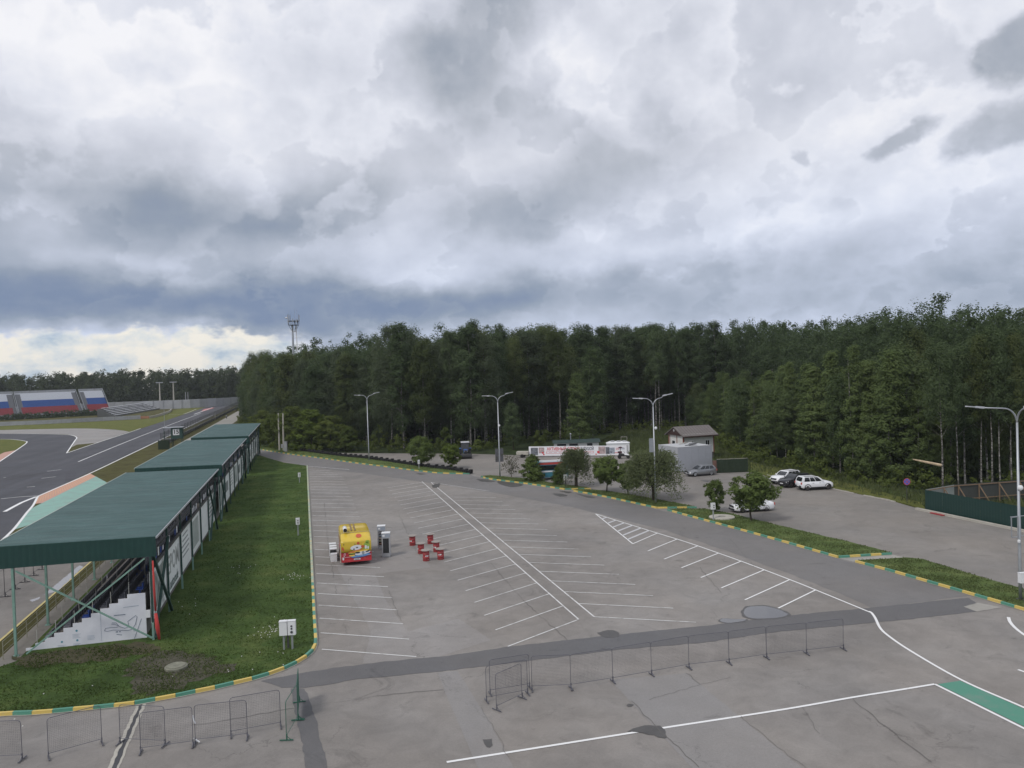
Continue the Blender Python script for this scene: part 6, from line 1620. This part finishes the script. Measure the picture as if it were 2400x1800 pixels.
def willow_kind(seed, H, R, n_str, leaf, size, spread=1.0):
    rng = np.random.default_rng(seed); b = MB(); C = []; N = []
    b.tube([(0, 0, 0), (.05, .02, H * .3), (-.1, .1, H * .75)], [.22, .18, .05], 7)
    for k in range(n_str):
        a = rng.random() * 6.28; f = .30 + .6 * rng.random(); rr = R * (.35 + .65 * rng.random() ** .6); top = H * f + (H * (1 - f)) * rng.random() * .9
        p0 = np.array([0, 0, H * f * .7]); p1 = np.array([math.cos(a) * rr * .7, math.sin(a) * rr * .7, top]); drop = (.25 + .5 * rng.random()) * H * .75
        p2 = np.array([math.cos(a) * rr * 1.05, math.sin(a) * rr * 1.05, max(.35, top - drop)])
        if k % 4 == 0: b.tube([tuple(p0), tuple(p1 * .8 + p0 * .2), tuple(p1)], [.05, .03, .012], 4)
        m = 34; tt = rng.random(m); s = np.where(tt[:, None] < .35, p0 * .4 + p1 * .6 + (p1 - (p0 * .4 + p1 * .6)) * (tt[:, None] / .35), p1 + (p2 - p1) * ((tt[:, None] - .35) / .65))
        s = s + rng.normal(size=(m, 3)) * np.array([.17, .17, .14]); C.append(s); N.append(rng.normal(size=(m, 3)) + np.array([math.cos(a) * .5, math.sin(a) * .5, .5]))
    C = np.concatenate(C); N = np.concatenate(N); cm = quads_mesh('crown', C, N, size * (.6 + .8 * rng.random(len(C))), rng, .32); cm.materials.append(leaf)
    tb = b.mesh('trunk'); tb.materials.append(BARK); return tb, cm, H


def plant(kind, loc, label, cat='tree', group=None, h=None, rz=None, name='tree', sx=1.0):
    tb, cm, H = kind; k = (h / H) if h else 1.0
    t = thing(name, label, cat, loc, random.random() * 6.28 if rz is None else rz, group); t.scale = (k * sx, k * sx, k)
    kid(t, tb, 'trunk'); kid(t, cm, 'crown'); return t


K_TALL = [tree_kind(100 + i, 24, (4.0, 7.5, 9.5, 5.0, 8.0, 6.0, 10.0, 4.5, 7.0)[i], (2.4, 3.0, 3.5, 3.9, 2.7, 3.3, 2.5, 4.2, 3.0)[i], 'birch', (120, 150, 140, 190, 120, 160, 105, 215, 150)[i], 75, (.95, 1.1, 1.25, 1.35, .95, 1.15, 1.0, 1.4, 1.05)[i], (L_BIRCH, L_BIRCH, L_OLIVE, L_ASPEN, L_BIRCH, L_OLIVE, L_BIRCH, L_ASPEN, L_BIRCH)[i], .15, BIRCH, .14, 15, 3.0, out=(.45, .35, .5)[i % 3]) for i in range(9)]
K_HIGH = [tree_kind(150 + i, 24, 11.0, 2.8, 'birch', 115, 75, 1.1, (L_BIRCH, L_OLIVE, L_BIRCH)[i], .15, BIRCH, .16, 12, 2.6) for i in range(3)]
K_LOW = [tree_kind(200 + i, 22, 1.5, (3.4, 4.2, 2.8, 3.6)[i], 'birch', (200, 240, 160, 200)[i], 75, (1.15, 1.4, 1.0, 1.25)[i], (L_BIRCH, L_ASPEN, L_OLIVE, L_BIRCH)[i], .15, BARK, .15, 12, 2.8) for i in range(4)]
K_YOUNG = [tree_kind(300 + i, 16, (.9, 2.5, .6, 3.5, 1.2, 1.8, .8)[i], (2.5, 2.0, 3.1, 2.6, 1.8, 2.9, 2.3)[i], ('young', 'birch', 'young', 'birch', 'young', 'birch', 'young')[i], (190, 150, 230, 170, 140, 210, 170)[i], 66, (.7, .8, .85, .95, .6, 1.0, .7)[i], (L_YOUNG, L_YOUNG2, L_YOUNG, L_OLIVE, L_YOUNG, L_YOUNG2, L_YOUNG)[i], .125, BIRCH, .10, 10, 1.8) for i in range(7)]
K_BUSH = [tree_kind(400 + i, 7, .3, 3.2, 'dome', 120, 70, .65, L_BUSH, .13, BARK, .10, 8, 1.8, lump=.95) for i in range(3)]

FRONT = [(-15, 480), (-14, 400), (-13.6, 330), (-12, 260), (-9.5, 215), (-5.5, 196), (-1, 168), (6, 147), (13, 136), (20, 128), (26, 119), (31, 110), (40.5, 100.5), (48, 106), (56, 112), (66, 116), (80, 126), (92, 130), (99, 122), (95, 100), (88, 80), (81.5, 63), (79.6, 45), (80.0, 31), (84, 24), (96, 20), (125, 17), (170, 8)]
FR = np.array(FRONT, float)


def front_dist(X, Y):
    """distance to the wood edge, and which side"""
    best = np.full(X.shape, 1e9); side = np.zeros(X.shape); seg = np.zeros(X.shape, int)
    for i in range(len(FR) - 1):
        a, b_ = FR[i], FR[i + 1]; d = b_ - a; L2 = d @ d; t = np.clip(((X - a[0]) * d[0] + (Y - a[1]) * d[1]) / L2, 0, 1)
        ex, ey = X - (a[0] + t * d[0]), Y - (a[1] + t * d[1]); dd = np.hypot(ex, ey); s = d[0] * ey - d[1] * ex
        m = dd < best; best = np.where(m, dd, best); side = np.where(m, s, side); seg = np.where(m, i, seg)
    return best, side, seg


rng = np.random.default_rng(11)
cand = []
xs = np.arange(-14, 300, 4.1); ys = np.arange(0, 520, 4.1)
XX, YY = np.meshgrid(xs, ys); XX = (XX + rng.uniform(-1.6, 1.6, XX.shape)).ravel(); YY = (YY + rng.uniform(-1.6, 1.6, YY.shape)).ravel()
D_, S_, SEG = front_dist(XX, YY)
# inside the wood: left of the front line's direction
ok = (S_ > 0) & (D_ > .6) & (D_ < 95)
az = np.degrees(np.arctan2(XX - CAM.x, YY - CAM.y)) - 15.2; dist = np.hypot(XX - CAM.x, YY - CAM.y)
ok &= (np.abs(az) < 36.5) & (dist < 520) & (rng.random(XX.shape) < .90)
XX, YY, D_, SEG, dist = XX[ok], YY[ok], D_[ok], SEG[ok], dist[ok]
isY = (SEG >= 18)                       # young growth on the right
hgt = np.where(isY & (D_ < 16), rng.uniform(.70, 1.16, len(XX)) * np.interp(YY, [20, 45, 75, 105], [16.0, 15.0, 13.0, 12.0]), rng.uniform(20.0, 26.8, len(XX)))
hgt = np.where((SEG < 10) & (D_ < 12), hgt * .88, hgt) * (1 + .06 * np.sin(XX * .31 + YY * .17))
hgt = np.where((SEG >= 10) & ~(isY & (D_ < 16)), hgt * 1.07, hgt); hgt = np.minimum(np.where(isY & (D_ >= 16), hgt * .92, hgt), 27.0)
score = D_ + .035 * dist + rng.random(len(XX)) * 3
order = np.argsort(score)
NIND = 285
for c, i in enumerate(order[:NIND]):
    x, y, h = XX[i], YY[i], hgt[i]
    if isY[i] and D_[i] < 16:
        opens = SEG[i] >= 23 and y < 27
        kd = random.choice(K_TALL) if opens else random.choice(K_YOUNG); hh = h * 1.12 if opens else h
        plant(kd, (x, y, -.05), 'tall bare-stemmed birch at the thin right end of the wood' if opens else 'young light green birch in the dense thicket behind the parked cars', 'tree', 'tall birches at the right end of the wood' if opens else 'young birches behind the parked cars', hh, name='birch_tree', sx=random.uniform(.85, 1.4))
    else:
        if SEG[i] < 10: kd = random.choice(K_LOW + K_LOW + K_TALL[:4]); lb, gp = 'tall dark leafy tree in the wood left of the tractor', 'trees of the wood left of the tractor'
        elif 12 <= SEG[i] <= 18: kd = random.choice(K_HIGH[:1] + K_TALL + K_LOW[:1]); lb, gp = 'tall birch with long bare stem in the wood behind the huts', 'birches behind the huts'
        else: kd = random.choice(K_TALL + K_LOW[:1]); lb, gp = 'tall birch in the main front of the wood', 'birches in the main front of the wood'
        plant(kd, (x, y, -.05), lb, 'tree', gp, h, name='birch_tree', sx=random.uniform(.85, 1.4))


def mass(name, idx, label, X, Y, Hh, ncl, nlf, rc, R, size, z0f, leaf, shape='birch', seed=1):
    rng = np.random.default_rng(seed); Cs = []; Ns = []
    for i in idx:
        P_, N_ = crown_pts(rng, Hh[i], Hh[i] * z0f, R * (.8 + .4 * rng.random()), shape, ncl, nlf, rc)
        Cs.append(P_ + np.array([X[i], Y[i], 0])); Ns.append(N_)
    C = np.concatenate(Cs); N = np.concatenate(Ns); me = quads_mesh(name, C, N, size * (.65 + .7 * rng.random(len(C))), rng); o = finish(name, me, leaf); return tag(o, label, 'wood', kind='stuff')


rest = order[NIND:]; rest = rest[D_[rest] < 80]; deep = rest[(D_[rest] > 18)]
Hm = hgt * np.where(isY & (D_ < 16), 1.12, np.where(isY, .95, 1.02))
nearm = rest[(dist[rest] < 215) & (D_[rest] < 45)]; farm = rest[~((dist[rest] < 215) & (D_[rest] < 45))]
mass('wood', nearm, 'mass of birch tops standing close behind the first trees', XX, YY, Hm, 50, 34, 1.0, 2.7, .19, .4, L_BIRCH, seed=3)
mass('wood', farm, 'mass of birch tops standing deepest in the wood', XX, YY, Hm, 30, 24, 1.15, 2.6, .26, .45, L_BIRCH, seed=6)
print('MASS', len(nearm), len(farm), len(deep))
mass('wood_shade', deep, 'shaded lower foliage deeper in the wood', XX, YY, Hm * .42, 8, 9, 1.9, 2.6, .75, .0, L_BIRCH, seed=4)
b = MB()
for i in order[NIND:NIND + 420]:
    b.tube([(XX[i], YY[i], 0), (XX[i] + rng.normal() * .3, YY[i], hgt[i] * .55)], [.17, .1], 5, cap=False)
tag(b.build('wood_stems', BIRCH), 'pale stems deeper in the wood', 'wood', kind='stuff')
# far wood closing the view on the left
n = 1000; fx = np.concatenate([rng.uniform(-520, 0, 880), rng.uniform(-70, 60, 120)]); fy = 505 + rng.uniform(0, 1, n) ** 1.3 * 120 - .10 * (fx + 250); fh = rng.uniform(19, 25.5, n)
mass('far_wood', range(n), 'distant wood closing the view behind the circuit', fx, fy, fh, 20, 18, 2.0, 4.0, .62, .1, L_FAR, seed=5)
# shrubs in front of the far fence and the tricolour stand
for u, v, h in ((452, 949, 9), (468, 948, 8), (505, 946, 12), (520, 945, 13), (575, 950, 9), (410, 951, 6)):
    p = G(u, v); plant(random.choice(K_BUSH), (p.x, p.y + 6, 0), 'rounded light shrub rising behind the concrete fence', 'shrub', 'shrubs behind the concrete fence', h, name='shrub')
rg = np.random.default_rng(9); N_h = 260; hx = rg.uniform(0, LF * 1.02, N_h); Cs = []; Ns = []
for x in hx:
    o_ = F0 + dF.normalized() * x + Vector((dF.y, -dF.x, 0)).normalized() * 6.2; P_, Nn = crown_pts(rg, 1.4 + 2.2 * rg.random(), .1, .8, 'dome', 5, 16, .5); Cs.append(P_ + np.array([o_.x, o_.y, 0])); Ns.append(Nn)
C = np.concatenate(Cs); N = np.concatenate(Ns); me = quads_mesh('hedge_leaves', C, N, .26 * (.6 + .8 * rg.random(len(C))), rg)
tag(finish('stand_hedge', me, L_BIRCH), 'dark ragged hedge along the foot of the tricolour stands', 'hedge', kind='stuff')
# undergrowth along the wood edge
Cs = []; Ns = []; rg = np.random.default_rng(21)
for i in range(len(FR) - 1):
    a, b_ = FR[i], FR[i + 1]; L_ = np.hypot(*(b_ - a)); k = int(L_ * (1.1 if i < 13 else 1.6))
    if a[1] > 300: k = int(k * .5)
    for j in range(k):
        q = a + (b_ - a) * rg.random(); nrm = np.array([-(b_ - a)[1], (b_ - a)[0]]) / L_; q = q + nrm * rg.uniform(-2.2, 3.0)
        hh = rg.uniform(1.2, 5.0) if i < 11 else rg.uniform(.8, 2.8); P_, Nn = crown_pts(rg, hh, .0, rg.uniform(.7, 1.5), 'dome', 5, 18, .55); Cs.append(P_ + np.array([q[0], q[1], 0])); Ns.append(Nn)
C = np.concatenate(Cs); N = np.concatenate(Ns); me = quads_mesh('undergrowth', C, N, .20 * (.6 + .8 * rg.random(len(C))), rg)
tag(finish('undergrowth', me, L_BUSH), 'low green undergrowth along the edge of the wood', 'undergrowth', kind='stuff')

# single plants the photograph shows on their own
BG = 'bushes at the road bend'
K_BB = [tree_kind(450 + i, 7, .2, 3.3, 'dome', 150, 66, .62, L_LIME if i == 1 else L_BUSH, .13, BARK, .10, 8, 1.8) for i in range(3)]
for u, v, h, lab in ((640, 1050, 7.5, 'leftmost big bush behind the concrete poles'), (690, 1055, 9.5, 'highest big bush right of the concrete poles'), (735, 1057, 9.0, 'big light green bush in the middle of the bush group'), (780, 1059, 7.5, 'wide bush at the right of the bush group'), (812, 1060, 5.0, 'lower bush closing the bush group by the tyre wall'), (618, 1040, 8.0, 'bush rising over the far end of the covered stand')):
    p = G(u, v); plant(K_BB[1 if 'light' in lab else random.choice((0, 2))], (p.x, p.y + 3.0, 0), lab, 'bush', BG, h, name='bush', sx=1.25)
for u, v, h, lab in ((880, 1062, 3.6, 'small bush behind the far left lamp post'), (920, 1062.5, 2.6, 'low bush at the back edge of the lot'), (1050, 1063, 5.0, 'feathery bush beside the tractor'), (1265, 1052, 3.6, 'bright small bush left of the hut'), (1010, 1063, 2.5, 'low shrub left of the tractor')):
    p = G(u, v); plant(K_BUSH[1], (p.x, p.y + 1.2, 0), lab, 'bush', None, h, name='bush', sx=.8)
p = G(1210, 1056); plant(K_LOW[0], (p.x, p.y + 2, 0), 'broad dark grey green tree behind the cargo trailer', 'tree', None, 9.5, name='broad_tree', sx=1.45)
p = G(1400, 1042); plant(K_YOUNG[1], (p.x + 1, p.y + 5, 0), 'tall pointed birch leafy to the ground behind the banner', 'tree', None, 20.5, name='birch_tree', sx=1.2)
p = G(1375, 1044); plant(K_YOUNG[2], (p.x, p.y + 4, 0), 'shorter leafy birch left of the tall pointed one', 'tree', None, 15.0, name='birch_tree', sx=1.2)
for u, v, lab in ((1605, 1000, 'white birch stem rising right behind the house roof'), (1546, 1010, 'thick pale birch stem left of the house'), (1313, 1030, 'pale birch stem above the hut roof'), (2210, 1158, 'slender birch stem at the left end of the timber fence')):
    p = G(u, v); plant(K_HIGH[0 if u != 1313 else 1], (p.x, p.y, 0), lab, 'tree', None, 25 if u < 2000 else 18, name='birch_tree', sx=.95)
for i, (u, v) in enumerate(((2247, 1150), (2300, 1148), (2326, 1150), (2345, 1149), (2372, 1147), (2388, 1146))):
    p = G(u, v); plant(K_HIGH[i % 3], (p.x, p.y, 0), 'bare birch stem behind the timber braced fence, %s of six from the left' % ('first', 'second', 'third', 'fourth', 'fifth', 'sixth')[i], 'tree', 'birch stems behind the timber fence', 17.5 + i % 3, name='birch_tree', sx=.8)

K_CH = [tree_kind(500 + i, 4.5, (1.25, 1.1, .55)[i], 1.65, 'round', 130, 55, .40, L_CHEST, .115, BARK, .075, 9, 1.2, .85) for i in range(3)]
K_CHL = tree_kind(520, 4.0, .7, 1.7, 'round', 110, 60, .40, L_LIME, .11, BARK, .05, 10, 1.2)
K_CHD = tree_kind(521, 5.2, .9, 2.3, 'round', 130, 60, .50, L_CHEST, .12, BARK, .06, 12, 1.5)
K_WIL = [willow_kind(600, 5.2, 2.1, 230, L_WILLOW, .13), willow_kind(601, 6.1, 3.4, 400, L_WILLOW, .13)]
K_BARE = tree_kind(610, 3.7, .8, 1.6, 'round', 60, 14, .35, L_BARE, .075, mat('grey_twig', (.16, .14, .12), .9), .065, 46, 1.6, .9)
K_ORN = tree_kind(620, 3.3, .25, 1.35, 'dome', 100, 60, .40, L_CHEST, .10, BARK, .06, 6, .8)
for kd, u, v, h, lab, sx_ in ((K_CHD, 988, 1093, 5.3, 'round multi-stemmed dark green tree by the tyre wall', 1.0), (K_CHL, 1058, 1098, 4.1, 'smaller bright green tree by the end of the tyre wall', .95), (K_BARE, 1200, 1120, 3.9, 'thin almost leafless little tree next to the lamp post', 1.05), (K_ORN, 1247, 1127, 3.6, 'dense dark bush in front of the minibus', 1.15), (K_ORN, 1306, 1135.5, 2.5, 'small dark bush covering the minibus tail', .8),
                             (K_WIL[0], 1350.5, 1140, 5.3, 'grey green weeping willow in front of the banner', 1.05), (K_CH[0], 1422, 1152, 4.6, 'chestnut tree left of the pair on the verge', 1.12), (K_CH[1], 1472.5, 1160, 4.2, 'chestnut tree right of the pair on the verge', 1.2), (K_WIL[1], 1533, 1172, 6.2, 'largest weeping willow beside the lamp post', 1.08),
                             (K_CH[2], 1677, 1199, 3.4, 'slim young chestnut beside the power box', .85), (K_CH[0], 1761, 1220, 4.9, 'chestnut tree in front of the white saloon', 1.2)):
    p = G(u, v, .1); plant(kd, (p.x, p.y, .08), lab, 'tree' if 'bush' not in lab else 'bush', 'trees on the verges', h, name='verge_tree', sx=sx_)
p = G(1318, 1133); plant(K_WIL[0], (p.x, p.y, .08), 'small yellowish willow shoot left of the grey green willow', 'tree', None, 2.9, name='verge_tree', sx=.8)


# grass blades on lawn and verges
def inside(poly, X, Y):
    n = len(poly); c = np.zeros(X.shape, bool)
    for i in range(n):
        x0, y0 = poly[i][0], poly[i][1]; x1, y1 = poly[(i + 1) % n][0], poly[(i + 1) % n][1]
        if y0 == y1: continue
        m = ((y0 > Y) != (y1 > Y)) & (X < (x1 - x0) * (Y - y0) / (y1 - y0) + x0); c ^= m
    return c


def blades(name, poly, n, z, h, m, label, seed, bias=1.0, clump=True):
    rg = np.random.default_rng(seed); P2 = np.array([(p[0], p[1]) for p in poly]); lo, hi = P2.min(0), P2.max(0)
    X = rg.uniform(lo[0], hi[0], n * 2); Y = lo[1] + (hi[1] - lo[1]) * rg.random(n * 2) ** bias; ok = inside(poly, X, Y); X, Y = X[ok][:n], Y[ok][:n]; k = len(X)
    if clump: keep = (np.sin(X * 1.7 + np.sin(Y * 1.1) * 2) + np.sin(Y * 2.3 + X) + rg.normal(size=k) * 1.1) > -.4; X, Y = X[keep], Y[keep]; k = len(X)
    a = rg.random(k) * 6.28; w_ = rg.uniform(.02, .05, k) * (1 + h); hh = h * rg.uniform(.4, 1.2, k); lx, ly = rg.normal(size=k) * hh * .4, rg.normal(size=k) * hh * .4
    V = np.empty((k, 3, 3)); V[:, 0] = np.stack([X - np.cos(a) * w_, Y - np.sin(a) * w_, np.full(k, z)], 1); V[:, 1] = np.stack([X + np.cos(a) * w_, Y + np.sin(a) * w_, np.full(k, z)], 1); V[:, 2] = np.stack([X + lx, Y + ly, z + hh], 1)
    me = bpy.data.meshes.new(name); me.vertices.add(k * 3); me.vertices.foreach_set('co', V.reshape(-1).astype(np.float32)); me.loops.add(k * 3); me.loops.foreach_set('vertex_index', np.arange(k * 3, dtype=np.int32)); me.polygons.add(k); me.polygons.foreach_set('loop_start', np.arange(0, k * 3, 3, dtype=np.int32)); me.update(calc_edges=True)
    return tag(finish(name, me, m), label, 'grass', kind='stuff')


B_LAWN = leafmat('lawn_blade', (.042, .068, .020), (.092, .126, .038), .3); B_VERGE = leafmat('verge_blade', (.085, .112, .042), (.14, .165, .068), .3); B_WILD = leafmat('wild_blade', (.065, .085, .034), (.12, .14, .062), .3)
lawn_poly = [(p.x, p.y) for p in lk] + [(5.5, 98.5), (2.5, 108), (-.5, 118), (.5, 117), (.3, -.5), (-7.1, -.8), (-9.6, -3.6), (-16, -6.2)]
blades('lawn_grass', lawn_poly, 60000, .11, .075, B_LAWN, 'short mown grass of the lawn beside the stand', 1, 1.6)
for i, vg in enumerate((verge2, verge3, verge4, verge5, verge6)):
    po = [(v.co.x, v.co.y) for v in vg.data.vertices][:len(vg.data.vertices) // 2]
    blades('verge_grass', po, 7000 if i else 9000, .11, .11 if i else .25, B_VERGE, 'rough green grass on the %s verge strip' % ('far road', 'first', 'second', 'third', 'nearest right')[i], 2 + i)
rg_ = np.random.default_rng(77); sp_ = [(p.x, p.y) for p in px((295, 1565), (345, 1536), (430, 1525), (515, 1545), (548, 1575), (470, 1606), (400, 1627), (325, 1636))]
blades('weed_tufts', sp_, 2200, .112, .12, B_VERGE, 'weeds sprouting in the bare soil around the manhole', 78)
blades('thin_grass', [(p.x, p.y) for p in px((25, 1545), (130, 1530), (345, 1508), (375, 1530), (260, 1555), (60, 1575))], 1800, .112, .10, B_LAWN, 'thin grass in front of the stepped panel', 79)
b = MB()
for u, v, n_, s_ in ((690, 1350, 26, .9), (640, 1478, 40, 1.1), (560, 1330, 10, 2.0), (600, 1560, 8, 2.0), (250, 1620, 6, 3.0), (430, 1420, 8, 2.0)):
    p = G(u, v, .15)
    for k in range(n_): x, y = p.x + rg_.normal() * s_ * .5, p.y + rg_.normal() * s_ * .7; b.cbox((x, y, .17), (.05, .05, .03))
tag(b.build('daisies', mat('daisy_white', (.62, .62, .58), .8)), 'small white flowers scattered in the lawn', 'flowers', kind='stuff')
wild = [tuple(G(u, v))[:2] for u, v in ((1470, 1062), (1545, 1072), (1600, 1078), (1680, 1095), (1760, 1104), (1955, 1143), (2080, 1168), (2165, 1190), (2170, 1160), (2050, 1130), (1900, 1098), (1760, 1060), (1690, 1030), (1560, 1005), (1450, 1010), (1410, 1035))]
blades('wild_grass', wild, 26000, -.05, .75, B_WILD, 'tall wild grass on the bank between lot and wood', 12)
wild2 = [(72.6, 14), (76, 16), (92, 14), (92, -6), (72.8, -6)]
blades('wild_grass', wild2, 7000, -.05, .9, B_WILD, 'tall grass inside the green sheet fence', 13)
sheet('bank_meadow', wild, -.04, grassmat('meadow', (.040, .060, .016), (.060, .084, .024), (.085, .105, .034)))
sheet('fenced_ground', wild2, -.04, MATS['meadow'])

# air: thin even haze between the camera and the far wood
b = MB(); b.box(-1420, 1420, -1420, 1420, -1.2, 46)
hz = b.build('haze', None); hz['kind'] = 'stuff'
hm = bpy.data.materials.new('haze_air'); hm.use_nodes = True; ht = hm.node_tree; ht.nodes.remove(ht.nodes['Principled BSDF'])
pv = ht.nodes.new('ShaderNodeVolumePrincipled'); pv.inputs['Color'].default_value = (.88, .94, 1, 1); pv.inputs['Density'].default_value = .00013
ht.links.new(pv.outputs[0], ht.nodes['Material Output'].inputs['Volume']); hz.data.materials.append(hm)
